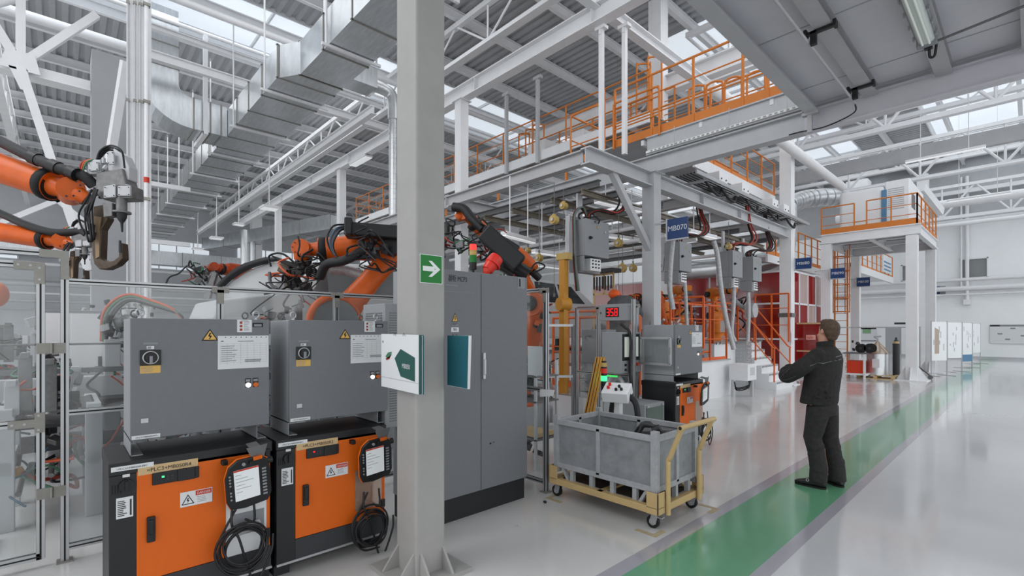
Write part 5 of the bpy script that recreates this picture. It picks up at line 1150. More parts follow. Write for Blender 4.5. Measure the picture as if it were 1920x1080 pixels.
def weld_gun(lab, f, u0, v0, s, parent=None):
    """C-shaped spot welding gun; s = picture scale, u0,v0 its top left"""
    t = thing('weld_gun', lab, 'welding gun', at(u0, v0, f)) if parent is None else parent
    def q(pts): return [(u0+p[0]*s, v0+p[1]*s) for p in pts]
    b = MB(); campoly(b, q([(25,2),(45,-2),(52,25),(40,45),(38,100),(48,106),(62,104),(72,96),(73,70),(78,70),(80,100),(68,112),(50,120),(36,120),(26,110),(22,90),(22,30)]), f, .09); b.build('c_arm', COPPER, t, bevel=.01)
    b = MB(); campoly(b, q([(30,-62),(78,-70),(86,-40),(96,-38),(97,-14),(40,-12),(28,-25)]), f-.04, .17); b.build('gun_body', MACH, t, bevel=.01)
    b = MB(); campoly(b, q([(62,-108),(82,-95),(92,-72),(92,-48),(58,-44)]), f, .12); b.build('transformer', STEELG, t, bevel=.01)
    b = MB(); campoly(b, q([(10,-86),(38,-86),(40,-60),(12,-58)]), f-.03, .10); b.build('bracket', STEELG, t, bevel=.008)
    for pl_, d_ in (([(44,-36),(66,-40),(66,-16),(44,-14)], .05), ([(70,-36),(94,-36),(94,-18),(70,-18)], .05), ([(50,-100),(62,-102),(64,-78),(52,-76)], .03), ([(14,-80),(34,-82),(34,-66),(16,-64)], .04)):
        b = MB(); campoly(b, q(pl_), f-d_-.02, .02); p_ = b.build('cover_plate', STEELG, t, bevel=.004)
        for x_, y_ in (pl_[0], pl_[1], pl_[2], pl_[3]):
            mx = sum(p[0] for p in pl_)/4; my = sum(p[1] for p in pl_)/4; c_ = at(u0+(x_*.75+mx*.25)*s, v0+(y_*.75+my*.25)*s, f-d_-.03); b = MB(); b.sph(c_, .006*s, 7, 5); b.build('screw', BLACK, p_)
    b = MB(); campoly(b, q([(26,20),(40,22),(36,44),(36,96),(29,100)]), f-.012, .012); b.build('wear_strip', STRIPB, t)
    a, c = at(u0+78*s, v0-14*s, f), at(u0+78*s, v0+12*s, f); k = (a-c).length/26; b = MB(); b.cyl(a, c, 9*k, n=18); b.cyl(c, c-Z*3*k, 15*k, n=18); b.build('cylinder', MACH, t)
    b = MB(); b.lathe(c, at(u0+79*s, v0+50*s, f), [(0,9*k),(.3,8*k),(.5,4*k),(.55,2.4*k),(1,1.6*k)], 12); b.cyl(at(u0+76*s, v0+88*s, f), at(u0+75*s, v0+66*s, f), 3*k, 2*k, n=10); b.build('electrode', MACHD, t)
    b = MB(); campoly(b, q([(42,-5),(60,-5),(60,20),(44,22)]), f-.06, .08); b.build('clamp_block', MACH, t, bevel=.006)
    for i, (o_, m_) in enumerate(((0, BLACK), (4, BLACK), (8, BLACK))):
        b = MB(); b.tube([at(u0+30*s, v0-80*s, f+.02*i), at(u0+(38+o_)*s, v0-(102-o_*.5)*s, f+.02*i), at(u0+58*s, v0-(112-o_)*s, f+.02*i), at(u0+78*s, v0-(102-o_)*s, f+.02*i), at(u0+84*s, v0-70*s, f+.02*i)], .010, 7, 5); b.build('hose', m_, t)
    for i, m_ in enumerate((REDHOSE, ORHOSE, GREENHOSE)):
        b = MB(); b.tube([at(u0+(10+i*3)*s, v0-40*s, f-.05), at(u0+(0+i*3)*s, v0-60*s, f-.05), at(u0+(4+i*4)*s, v0-80*s, f-.05), at(u0+(20+i*3)*s, v0-86*s, f-.02)], .009, 7, 5); b.build('hose', m_, t)
    rnd = random.Random(int(u0)+3)
    for i in range(9):
        b = MB(); x0_ = rnd.uniform(0, 22); b.tube([at(u0+(20+x0_*.6)*s, v0-30*s, f-.08), at(u0+(6+x0_)*s, v0+(-10+rnd.uniform(-6,10))*s, f-.10), at(u0+(-8+x0_*1.4)*s, v0+(14+rnd.uniform(-8,10))*s, f-.08), at(u0+(4+x0_)*s, v0+(30+rnd.uniform(-4,40))*s, f-.06), at(u0+(20+x0_*.4)*s, v0+(44+rnd.uniform(-20,10))*s, f-.03)], .009, 6, 4); b.build('hose', BLACK, t)
    blocks(t, at(u0+26*s, v0-20*s, f), .06*s*f/5, 5, int(u0), name='valve'); blocks(t, at(u0+56*s, v0-72*s, f), .06*s*f/5, 4, int(u0)+1, [MACH, STEELG], name='valve')
    return t
F = 5.0
r1 = robot('big orange robot arm with thick black hose reaching in at the upper left', (-7.2, -2.9, 0), (-7.2, -2.6, 1.3), at(-330, 215, 5.1), at(133, 359, F), at(152, 368, F), k=1.0, hose=False, axis=(1,0,0), fore_r=(.21,.145))
b = MB(); b.tube([at(-120, 210, F), at(-20, 255, F), at(40, 285, F-.08), at(100, 312, F-.1), at(155, 330, F-.05), at(176, 348, F)], .055, 12, 6); h = b.build('hose_package', HOSE, r1)
for u, v in ((66, 297), (104, 313), (138, 325)): b = MB(); b.cyl(at(u-7, v-3, F-.09), at(u+7, v+3, F-.09), .068, n=14); b.build('hose_clamp', BLACK, h)
weld_gun('large spot welding gun with a bronze C arm on the upper left robot', F, 150, 385, 1.0)
F2 = 7.6
r2 = robot('orange robot arm below the upper left one, with a black hose on top', (-9.6, -3.4, 0), (-9.6, -3.0, 1.2), at(-260, 400, F2), at(115, 453, F2), at(132, 458, F2), k=1.0, hose=False, axis=(1,0,0), fore_r=(.19,.14))
b = MB(); b.tube([at(-100, 360, F2), at(0, 400, F2), at(50, 422, F2-.1), at(100, 436, F2-.1), at(150, 435, F2), at(164, 440, F2)], .06, 12, 6); h = b.build('hose_package', HOSE, r2)
t = weld_gun('small grey welding gun behind the big C arm at the upper left', F2, 118, 470, .52)
blocks(t, at(155, 455, F2), .13, 6, 5, [MACH, STEELG], name='block')
F3 = 6.6
r3 = robot('main orange robot with black guide box, reaching left behind the switch boxes', (-6.55, 3.15, 0), onx(628, 604, -6.45), at(742, 470, 6.9), at(570, 467, F3), at(562, 498, F3), k=1.0, ped=.7, hose=False, axis=(.75,-.66,0), fore_r=(.20,.15))
p0, p1 = at(650, 432, 6.4), at(760, 440, 6.6)
b = MB(); b.bar(p0, p1, .34, .17); b.bar(at(648, 428, 6.35), at(662, 429, 6.37), .37, .22); b.build('hose_guide_box', BLACKM, r3, bevel=.015)
rnd = random.Random(5)
for i in range(9):
    o_ = rnd.uniform(-6, 6); b = MB(); b.tube([at(650, 424+o_*.6, 6.3), at(630+o_, 430+o_, 6.2), at(619+o_, 455+o_, 6.15), at(632+o_, 482+o_, 6.15), at(660+o_, 488-o_*.5, 6.2), at(690+o_, 478+o_, 6.3)], .013, 7, 5); b.build('hose', [BLACK, BLACK, BLUEHOSE, BLACK, REDHOSE][i % 5], r3)
tangle(r3, at(700, 462, 6.3), .16, 14, 9, [BLACK, BLACK, MACHD]); blocks(r3, at(705, 465, 6.35), .13, 8, 4, [BLACK, MACHD], name='connector')
b = MB(); b.tube([at(600, 520, 6.3), at(612, 496, 6.2), at(640, 490, 6.15), at(660, 482, 6.2), at(680, 470, 6.3)], .06, 10, 5); b.build('dress_hose', HOSE, r3)
b = MB(); b.tube([at(618, 505, 6.8), at(650, 508, 6.9), at(685, 520, 6.9), at(690, 540, 6.9), at(676, 568, 6.9)], .075, 12, 5); b.build('wrapped_hose', PLASTIC, r3)
b = MB(); b.cyl(onx(628, 604, -6.15), onx(628, 604, -6.02), .29, n=26); b.build('gear_cover', DARKST, r3, bevel=.01)
b = MB(); b.torus(onx(628, 604, -6.02), .32, .045, (1,0,0), 28, 8); b.build('cover_ring', ORANGE, r3)
t = thing('weld_gun', 'tangled welding gun with hoses hanging from the main robot wrist', 'welding gun', at(555, 520, F3))
blocks(t, at(560, 520, F3), .15, 12, 21, [MACH, MACHD, COPPER], name='block'); tangle(t, at(555, 515, F3-.1), .22, 20, 33, [BLACK, BLACK, MACHD, ORHOSE])
b = MB(); b.tube([at(505, 510, F3), at(510, 535, F3), at(540, 545, F3), at(570, 535, F3-.1), at(580, 505, F3-.1)], .022, 8, 6); b.build('hose', DARKST, t)
b = MB(); b.tube([at(508, 500, F3), at(505, 480, F3), at(530, 476, F3), at(560, 500, F3)], .014, 8, 6); b.build('hose', BLACK, t)
for i in range(6): b = MB(); b.tube([at(510+i*3, 480+i*2, F3-.15), at(545+i*4, 492+i*3, F3-.15), at(585, 500+i*4, F3-.1), at(600, 515+i*2, F3)], .012, 6, 4); b.build('hose', BLACK, t)
b = MB(); campoly(b, [(592,540),(600,600),(616,600),(606,500),(596,505)], 7.0, .12); b.build('grey_bracket', DARKST, t)
F4 = 13.5
r4 = robot('small far orange robot left of the car body', at(470, 618, 14.5)-Z*1.67, at(455, 575, 14), at(450, 515, 14.2), at(400, 500, F4), at(388, 508, F4), k=1.0, m=ORDIRT, hose=False)
t = thing('weld_gun', 'welding gun with hose loops on the small far robot', 'welding gun', at(375, 520, F4))
blocks(t, at(378, 520, F4), .22, 9, 61, name='block'); tangle(t, at(370, 515, F4), .26, 10, 62, r=.02); b = MB(); campoly(b, [(398,510),(406,512),(392,560),(380,560)], F4-.1, .1); b.build('gun_arm', MACH, t)
# robot behind the tall cabinet
r5 = robot('orange robot behind the tall cabinet, its arm rising to the left beside the red beacon', (-6.2, 5.9, 0), at(1000, 570, 7.9), at(966, 492, 7.5), at(872, 402, 7.0), at(858, 410, 6.95), k=.8, hose=False, axis=(.5,-.87,0), fore_r=(.15,.13), ped=.35)
b = MB(); b.bar(at(908, 436, 6.6), at(974, 496, 6.6), .30, .24); b.bar(at(906, 428, 6.65), at(972, 468, 6.75), .08, .1); b.build('hose_guide_box', BLACKM, r5, bevel=.02)
b = MB(); b.bar(at(915, 478, 6.9), at(985, 520, 6.9), .22, .2); b.cyl(at(950, 490, 6.8), at(990, 515, 6.8), .10, n=14); b.build('drive_unit', BLACK, r5, bevel=.02)
b = MB(); b.tube([at(850, 388, 6.9), at(870, 392, 6.85), at(885, 410, 6.8), at(905, 430, 6.75)], .065, 10, 5); b.build('dress_hose', HOSE, r5)
tangle(r5, at(900, 450, 6.8), .17, 10, 70); tangle(r5, at(850, 440, 6.9), .16, 8, 71); blocks(r5, at(845, 455, 6.95), .15, 7, 72, [MACHD, DARKST], name='gun_block')
tangle(r5, at(965, 495, 7.0), .16, 10, 73); blocks(r5, at(960, 498, 7.1), .14, 7, 74, [BLACK, MACHD, ORANGE], name='connector')
# ---------------- beacon tower and siren on the tall cabinet ----------------
t = thing('signal_tower', 'stack light with red, amber and green segments standing on the tall cabinet', 'signal light', onx(887, 510, -3.75))
p = onx(887, 510, -3.75); z = 2.19; b = MB(); b.cyl((p.x, p.y, z), (p.x, p.y, z+.07), .014, n=10); b.cyl((p.x, p.y, z), (p.x, p.y, z+.01), .04, n=14); b.build('stem', BLACK, t)
z += .07
for h, m_, nm in ((.07, BLACK, 'lower_collar'), (.07, SGREEN, 'green_segment'), (.05, BRASS, 'amber_segment'), (.058, BEACON, 'red_segment'), (.01, BLACK, 'cap')):
    b = MB(); b.cyl((p.x, p.y, z), (p.x, p.y, z+h-.005), .036, n=18); b.cyl((p.x, p.y, z+h-.005), (p.x, p.y, z+h), .032, n=18); b.build(nm, m_, t); z += h
q = onx(922, 503, -3.6)
t = thing('siren', 'round red siren standing on the tall cabinet right of the stack light', 'siren', (q.x, q.y, 2.19))
b = MB(); q0 = V((q.x, q.y, 2.245)); b.cyl((q.x-.02, q.y, 2.19), (q.x-.02, q.y, 2.24), .03, n=12); b.build('bracket', DARKST, t)
b = MB(); b.lathe(q0-V((.0,.06,0)), q0+V((.10,-.09,.06))*0+V((.02,.05,.13)), [(0,.055),(.3,.062),(.6,.075),(1,.068)], 20); b.build('horn', DIALRED, t)
b = MB(); b.sph(q0-V((.0,.06,.0)), (.056,.03,.056), 18, 10); b.build('cap', REDP, t)
b = MB(); b.torus(q0+V((.015,.0,.06)), .074, .010, (.1,.5,.7), 22, 8); b.build('band', DIALRED, t)
# ---------------- car bodies on the line ----------------
def car(lab, cx, cy, cz, flip=1, m=CARW):
    t = thing('car', lab, 'car', (cx, cy, cz)); L = 4.3
    prof = [(-2.1,.05),(-2.15,.45),(-2.05,.72),(-1.2,.86),(-.55,1.40),(.9,1.46),(1.75,1.35),(2.08,.80),(2.12,.15),(1.75,.05),(1.6,.32),(1.3,.42),(1.0,.32),(.85,.05),(-.95,.05),(-1.1,.32),(-1.4,.42),(-1.7,.32),(-1.8,.05)]
    prof = [(p[0]*flip, p[1]) for p in prof]
    if flip < 0: prof = prof[::-1]
    def hw(z): return .86 if z < .85 else .86-(z-.85)*.38
    b = MB(); n = len(prof); a = [(cx+hw(z), cy+y, cz+z) for y, z in prof]; c = [(cx-hw(z), cy+y, cz+z) for y, z in prof]
    b.add(a+c, [tuple(range(n)), tuple(range(2*n-1, n-1, -1))]+[(i, n+i, n+(i+1)%n, (i+1)%n) for i in range(n)]); b.build('shell', m, t, bevel=.04, seg=3)
    for s_ in (1, -1):
        for poly in ([(-.78,.90),(-.42,1.32),(.10,1.36),(.10,.90)], [(.18,.90),(.18,1.36),(.88,1.38),(.95,.90)], [(1.03,.92),(.98,1.36),(1.55,1.27),(1.72,.95)]):
            v = [(cx+s_*(hw(z)+.006), cy+y*flip, cz+z) for y, z in poly]; b = MB(); b.add(v, [(0,1,2,3)]); b.add([(x-s_*.02, y, z) for x, y, z in v], [(0,1,2,3)]); b.build('side_window', GLASSD, t)
    v = [(cx+s_*.70, cy+y*flip, cz+z) for y, z, s_ in ((-1.14,.90,-1),(-1.14,.90,1),(-.58,1.385,.85),(-.58,1.385,-.85))]; b = MB(); b.add([(x, y-.03*flip, z+.02) for x, y, z in v], [(0,1,2,3)]); b.build('windscreen', GLASSD, t)
    return t
car1 = car('white car body on the line behind the main robot', -8.6, 3.7, 1.38, 1)
car('white car body on the line right of the tall cabinet', -8.6, 9.0, 1.42, -1)
b = MB(); b.tube([at(402, 548, 8.2), at(430, 520, 8.2), at(462, 500, 8.2), at(500, 488, 8.2), at(520, 486, 8.2)], [.06, .07, .06, .04], 8, 5); b.build('window_surround', BLACK, car1)
b = MB(); campoly(b, [(410,560),(430,530),(462,508),(505,492),(560,490),(600,495),(600,560)], 8.25, .06); b.build('fender_panel', CARW, car1, bevel=.02)
# line conveyor base beneath the cars
t = thing('conveyor_line', 'grey raised conveyor line carrying the car bodies', 'conveyor', (-8.6, 6, 0))
for xx in (-9.3, -7.9): b = MB(); b.box2((xx-.12, -2, .85), (xx+.12, 12.3, 1.1)); b.build('rail', STEELG, t)
for yy in range(-2, 13, 2): b = MB(); b.box2((-9.4, yy-.08, 0), (-9.2, yy+.08, .85)); b.box2((-8, yy-.08, 0), (-7.8, yy+.08, .85)); b.box2((-9.3, yy-.05, .7), (-7.9, yy+.05, .85)); b.build('leg', STEELG, t)
for (cy, z0) in ((2.4, 1.1), (4.9, 1.1), (7.7, 1.1), (10.3, 1.1)): b = MB(); b.box2((-9.3, cy-.06, z0), (-7.9, cy+.06, z0+.12)); b.box2((-9.2, cy-.05, z0+.12), (-9.1, cy+.05, 1.42)); b.box2((-8.1, cy-.05, z0+.12), (-8.0, cy+.05, 1.42)); b.build('cradle', MACHD, t)
# ---------------- machinery seen through the left fence and gate ----------------
def fixture(lab, x, y, w_, h, seed, m=STEELG, n=10):
    t = thing('weld_fixture', lab, 'machine', (x, y, 0)); rnd = random.Random(seed)
    for sx in (-1, 1):
        for sy in (-1, 1): b = MB(); b.box((x+sx*w_/2, y+sy*w_*.35, h/2), (.12, .12, h)); b.build('leg', m, t, bevel=.006)
    for z in (h, h*.55): b = MB(); b.box((x, y-w_*.35, z), (w_+.12, .1, .12)); b.box((x, y+w_*.35, z), (w_+.12, .1, .12)); b.build('crossbeam', m, t, bevel=.006)
    for i in range(6):
        xx, yy = x+rnd.uniform(-.45,.45)*w_, y+rnd.uniform(-.35,.35)*w_; hh = rnd.uniform(.22,.5); b = MB(); b.box((xx, yy, h+hh/2), (.07, .09, hh)); b.box((xx+.05, yy, h+hh), (.16, .06, .05)); b.cyl((xx-.03, yy, h+hh*.3), (xx-.1, yy, h+hh*.75), .022, n=8); b.build('clamp_post', rnd.choice([STEELG, MACH, DARKST]), t, bevel=.004)
    blocks(t, (x, y, h+.16), w_*.38, n*2, seed, [MACH, MACHD, STEELG, DARKST, BLACK], name='clamp', size=.13); blocks(t, (x, y, h*.55), w_*.36, n, seed+1, [MACH, MACHD, YELLOW, BLACK], name='valve_block', size=.14)
    for q in range(3): b = MB(); b.cyl((x-w_*.5, y+(q-1)*.2, h*.3+.12*q), (x+w_*.5, y+(q-1)*.2, h*.3+.12*q), .02, n=8); b.build('pipe', MACH, t)
    b = MB(); b.box((x, y, h-.12), (w_*.9, w_*.6, .03)); b.build('base_plate', MACHD, t)
    tangle(t, (x, y, h*.55), w_*.28, 10, seed+2, [BLACK, BLUEHOSE, ORHOSE, GREENHOSE, REDHOSE], .014); tangle(t, (x, y, h+.2), w_*.2, 7, seed+3, [BLACK, ORHOSE, GREENHOSE], .010); return t
fixture('clamping fixture with bundled hoses close behind the gate', -6.2, -.05, .8, .95, 101)
fixture('low clamping fixture behind the left fence panel', -7.2, 1.0, 1.0, .95, 111)
fixture('white fixture frame farther behind the gate', -9.2, -.5, 1.3, 1.25, 121, STEELG)
fixture('clamping fixture behind the switch boxes', -6.1, 1.65, .7, 1.25, 131)
fixture('tall fixture with hose loops in front of the conveyor', -7.0, 2.2, .8, 1.5, 151)
fixture('distant white fixture left of the conveyor line', -12.3, .9, 1.6, 1.5, 141, STEELG)
t = thing('hose_tower', 'machine head with large red and green hose arcs behind the left fence panel', 'machine', at(215, 640, 6.0)-Z*1.5)
p = at(210, 640, 6.1); b = MB(); b.box2((p.x-.08, p.y-.08, 0), (p.x+.08, p.y+.08, 1.55)); b.build('stand', STEELG, t, bevel=.01)
blocks(t, at(215, 610, 6.1), .16, 10, 202, [MACH, MACHD, STEELG], name='valve')
for k, m_ in enumerate((ORHOSE, GREENHOSE, DARKST, BLACK)):
    b = MB(); b.tube([at(190+3*k, 640, 6.05), at(193+5*k, 590+3*k, 6.0), at(215+5*k, 562+3*k, 6.0), at(245+2*k, 552+4*k, 6.0), at(280+3*k, 562+4*k, 6.0), at(320+4*k, 578+3*k, 6.0), at(345, 600, 6.0)], .017, 8, 5); b.build('hose_arc', m_, t)
tangle(t, at(205, 700, 6.0), .12, 6, 205, [ORHOSE, BLACK, GREENHOSE])
t = thing('clear_guard', 'bent clear guard over a round machine behind the left fence', 'guard', (-6.4, .75, .3))
for yy in (.62, 1.1):
    b = MB(); b.tube([(-6.3, yy, .02), (-6.3, yy, .55), (-6.25, yy, .75), (-6.1, yy, .85), (-5.7, yy, .8), (-5.5, yy+.1, .7)], .045, 10, 4); b.build('guard_tube', PLASTIC, t)
b = MB(); b.tube([(-6.35, .5, .15), (-5.8, .55, .12), (-5.4, .8, .12), (-5.3, 1.2, .2)], .04, 10, 4); b.build('guard_tube', PLASTIC, t)
b = MB(); b.box2((-5.6, -.75, 0), (-5.2, -.35, .06)); b.box2((-5.5, -.65, .06), (-5.35, -.4, .16)); one(b, 'floor_anchor', STEELG, 'grey machine foot plate on the floor behind the gate', 'machine foot', bevel=.01)
t = robot('small red robot gripper arm behind the gate', (-8.2, -1.9, 0), (-8.2, -1.8, .9), (-8.1, -1.9, 1.45), at(42, 700, 6.9), at(60, 702, 6.9), k=.5, m=REDP, hose=False); tangle(t, at(30, 700, 6.9), .12, 6, 301, [BLACK, REDHOSE])
b = MB(); b.sph(at(-8, 552, 4.9), (.10, .10, .13), 16, 10); b.cyl(at(-8, 552, 4.9)+Z*.05, at(-30, 540, 4.9), .08, n=14); one(b, 'lamp_head', ORANGE, 'orange rounded machine head at the left edge above the gate panel', 'machine part')
b = MB(); b.cyl((-6.8, -2, 1.52), (-6.8, 2.2, 1.52), .012, n=6); b.box2((-6.84, -2, 1.22), (-6.78, 2.3, 1.27)); one(b, 'fixture_rail', DARKST, 'long dark rail behind the gate and fence', 'rail')
b = MB(); b.box2((-8.0, -2.6, .35), (-7.3, 2.4, .42)); b.box2((-8.0, -2.6, .78), (-7.4, 2.6, .86)); one(b, 'fixture_table', MACHD, 'long dark fixture table behind the left fence', 'machine table')
for k, (x, y, z1, lab) in enumerate(((-9.8, -1.6, 1.9, 'pale machine cabinet behind the gate'), (-11.5, .2, 2.0, 'pale machine cabinet left of the hose arcs'), (-10.6, 2.0, 1.8, 'pale machine cabinet behind the switch boxes'))):
    t = thing('machine_cabinet', lab, 'control cabinet', (x, y, 0)); b = MB(); b.box2((x-.3, y-.5, 0), (x+.3, y+.5, z1)); b.build('housing', CABL, t, bevel=.01); b = MB(); b.box2((x+.3, y-.47, .2), (x+.315, y+.47, z1-.05)); b.build('door', STEELW, t); b = MB(); b.box2((x+.315, y+.3, 1.0), (x+.33, y+.35, 1.2)); b.build('handle', BLACK, t)
# ---------------- railings and catwalks ----------------
def railing(lab, pts, h=1.05, step=1.2, mids=(.35, .7), toe=.14, m=RAIL, w_=.042, posts=None, parent=None, close=False):
    """guard rail through floor level points pts"""
    pts = [V(p) for p in pts]; t = parent or thing('guard_railing', lab, 'railing', pts[0])
    for a, c in zip(pts, pts[1:]):
        d = c-a; L = d.length; d = d/L; b = MB(); b.cyl(a+Z*h, c+Z*h, w_*.55, n=8); b.build('handrail', m, t)
        for q in mids: b = MB(); b.cyl(a+Z*h*q, c+Z*h*q, w_*.32, n=6); b.build('mid_rail', m, t)
        if toe: b = MB(); b.bar(a+Z*toe/2, c+Z*toe/2, .008, toe, up=Z); b.build('toe_board', m, t)
        n = max(1, round(L/step)); ss = posts if posts is not None else [L*i/n for i in range(n+1)]
        for s in ss: p = a+d*s; b = MB(); b.bar(p, p+Z*h, w_, w_*.8); b.build('post', m, t)
    return t
def loop_rail(b, p0, p1, z0, z1, r=.02):
    p0, p1 = V(p0), V(p1); d = (p1-p0).normalized(); q = .1
    b.tube([p0+Z*z0, p0+Z*(z1-q), p0+d*q*.3+Z*(z1-q*.3), p0+d*q+Z*z1, p1-d*q+Z*z1, p1-d*q*.3+Z*(z1-q*.3), p1+Z*(z1-q), p1+Z*z0], r, 8, 3)
# lower catwalk on the girder
zc = 5.47; cy = 8.50
t = thing('catwalk', 'lower orange-edged steel catwalk crossing above the hanging cabinets', 'catwalk', (-5, cy, zc))
b = MB(); b.box2((-7.1, cy+.02, zc+.02), (.8, cy+1.15, zc+.05)); b.build('deck', STEELG, t)
b = MB(); b.ibeam((-5.2, cy+.02, zc-.19), (.8, cy+.02, zc-.19), .12, .36, .014); b.build('edge_beam', STEELG, t)
b = MB(); b.ibeam((-7.1, cy+1.15, zc-.12), (.8, cy+1.15, zc-.12), .1, .2, .014); [b.bar((x, cy, zc-.08), (x, cy+1.15, zc-.08), .06, .1) for x in (-6.5, -5.3, -4.1, -2.9, -1.7, -.5)]; pieces(b, 'joist', STEELW, t)
pxs = [ony(u, 230, cy).x for u in (1146, 1222, 1300, 1393, 1440)]
x0 = -5.95
t = railing('orange railing along the front edge of the lower catwalk', [(x0, cy, zc), (.8, cy, zc)], h=1.2, mids=(.36, .68), posts=[.0]+[x-x0 for x in pxs if x > x0+.1], toe=.16)
railing('orange railing along the back edge of the lower catwalk', [(-7.1, cy+1.2, zc), (.8, cy+1.2, zc)], h=1.1, step=1.3)
t = thing('guard_railing', 'orange looped side railing at the left end of the lower catwalk', 'railing', (-7.1, cy, zc))
for a, c in (((-7.15, cy, zc-.05), (-6.35, cy, zc-.05)), ((-5.95, cy-.05, zc-.05), (-4.9, cy-.05, zc-.05))):
    b = MB(); loop_rail(b, a, c, 0, 1.1 if a[0] < -7 else .95, .022); b.build('rail_loop', RAIL, t)
    b = MB(); [b.cyl(V(a)+Z*q, V(c)+Z*q, .014, n=6) for q in (.4, .75)]; b.build('mid_rail', RAIL, t)
b = MB(); b.bar((-7.15, cy, zc), (-6.3, cy, zc), .01, .15, up=Z); b.build('toe_board', RAIL, t)
b = MB(); b.cyl((-7.15, cy, zc+1.05), (-7.15, cy+1.2, zc+1.05), .022, n=8); b.cyl((-7.15, cy, zc+.5), (-7.15, cy+1.2, zc+.5), .014, n=6); b.build('end_rail', RAIL, t)
t = thing('guard_railing', 'group of orange gate loops on the middle of the lower catwalk', 'railing', (-4.8, cy+.5, zc))
for i, x in enumerate((-4.6, -4.25, -3.9, -3.5)):
    b = MB(); loop_rail(b, (x, cy+.55, zc), (x+.28, cy+.62, zc), .02, .95-.05*i, .02); b.build('rail_loop', RAIL, t)
# thin low orange rail and girders continuing to the left
railing('thin low orange rail running left from the lower catwalk over the grey girder', [(-14.2, 8.4, 5.04), (-7.2, 8.4, 5.04)], h=.42, mids=(), toe=0, step=2.3, w_=.05)
beam((-15.5, 8.49, 4.88), (-9.1, 8.49, 4.88), .2, .3, STEELG, 'grey girder continuing left behind the tall cabinet')
# upper long catwalk
zu, yu = 7.45, 11.4; xa, xb = -24.2, -6.9
t = thing('catwalk', 'upper long catwalk with white fascia under the roof', 'catwalk', (-14, yu, zu))
b = MB(); b.box2((xa, yu-.03, zu-.3), (xb, yu+.03, zu)); b.build('fascia', STEELW, t)
b = MB(); b.box2((xa, yu+1.3, zu-.3), (xb, yu+1.36, zu)); b.build('fascia', STEELW, t)
b = MB(); b.box2((xa, yu+.03, zu-.05), (xb, yu+1.3, zu-.02)); b.build('deck', mat('deck_underside', (150, 146, 138), .6), t)
b = MB(); x = xa
while x < xb: b.box2((x, yu+.03, zu-.2), (x+.05, yu+1.3, zu-.05)); x += 1.1
pieces(b, 'joist', STEELG, t)
railing('orange railing along the front of the upper catwalk', [(xa, yu, zu), (xb, yu, zu)], h=1.1, step=1.45, toe=0, m=RAIL)
railing('orange railing along the back of the upper catwalk', [(xa, yu+1.33, zu), (xb, yu+1.33, zu)], h=1.1, step=1.45, toe=.14, m=RAIL)
t = thing('guard_railing', 'orange end railing at the left end of the upper catwalk', 'railing', (xa, yu, zu)); b = MB(); [b.cyl((xa, yu, zu+q), (xa, yu+1.33, zu+q), .022, n=8) for q in (.38, .75, 1.1)]; b.build('end_rail', RAIL, t)
for i, (x, lab) in enumerate(((-20.5, 'group of orange gate posts on the left part of the upper catwalk'), (-12.4, 'group of orange gate posts on the middle of the upper catwalk'), (-7.6, 'tall orange ladder hoop at the right end of the upper catwalk'))):
    t = thing('access_gate', lab, 'railing', (x, yu+.6, zu))
    for k in range(3 if i < 2 else 2): b = MB(); loop_rail(b, (x+k*.35, yu+.5, zu), (x+k*.35+.28, yu+.75, zu), 0, (1.15 if i < 2 else 1.7)+.05*k, .025); b.build('gate_loop', RAIL, t)
for x, lab in ((-10.9, 'grey steel hanger post by the upper catwalk, right one'), (-12.4, 'grey steel hanger post by the upper catwalk, left one')):
    b = MB(); b.box2((x-.05, yu-.14, zu-.4), (x+.05, yu-.04, 9.85)); b.box2((x-.16, yu-.16, 9.75), (x+.16, yu-.02, 9.85)); one(b, 'hanger_post', STEELG, lab, 'post')
b = MB(); b.box2((-11.8, yu+.35, zu), (-11.0, yu+1.0, zu+.55)); b.box2((-9.9, yu+.35, zu), (-9.4, yu+.9, zu+.4)); one(b, 'fan_unit', STEELW, 'white fan boxes standing on the upper catwalk', 'machine', bevel=.02)
beam((-12.5, 12.9, 8.75), (-4.5, 12.9, 8.75), .3, .5, STEELW, 'deep white beam behind the upper catwalk railing')
# mid catwalk along Y on the right of the line
t = thing('catwalk', 'catwalk with white fascia running away behind the cable tray', 'catwalk', (-6, 16, 6.0))
b = MB(); b.box2((-5.75, 11.5, 5.7), (-5.69, 17, 6.0)); b.box2((-6.9, 11.5, 5.7), (-6.84, 17, 6.0)); b.build('fascia', STEELW, t); b = MB(); b.box2((-6.84, 11.5, 5.92), (-5.75, 17, 5.95)); b.build('deck', STEELG, t)
b = MB(); [b.box2((-6.84, y, 5.78), (-5.75, y+.05, 5.92)) for y in [11.6+1.2*i for i in range(5)]]; pieces(b, 'joist', STEELG, t)
railing('orange railing on the catwalk behind the cable tray', [(-5.72, 11.5, 6.0), (-5.72, 17, 6.0)], h=1.05, step=1.2, toe=.12, m=RAIL)
railing('orange railing on the far side of the catwalk behind the cable tray', [(-6.87, 11.5, 6.0), (-6.87, 17, 6.0)], h=1.05, step=1.4, toe=.12, m=RAIL)
t = thing('catwalk', 'lower catwalk behind the second grey column, at head height of the platform', 'catwalk', (-6, 20, 4.0))
b = MB(); b.box2((-5.85, 16.6, 3.85), (-5.78, 23.5, 4.1)); b.box2((-7.2, 16.6, 4.0), (-5.85, 23.5, 4.04)); b.build('deck', STEELW, t)
railing('orange railing on the low catwalk left of the air handling platform', [(-5.8, 16.6, 4.1), (-5.8, 23.5, 4.1)], h=1.1, step=.8, toe=.14, m=RAIL)
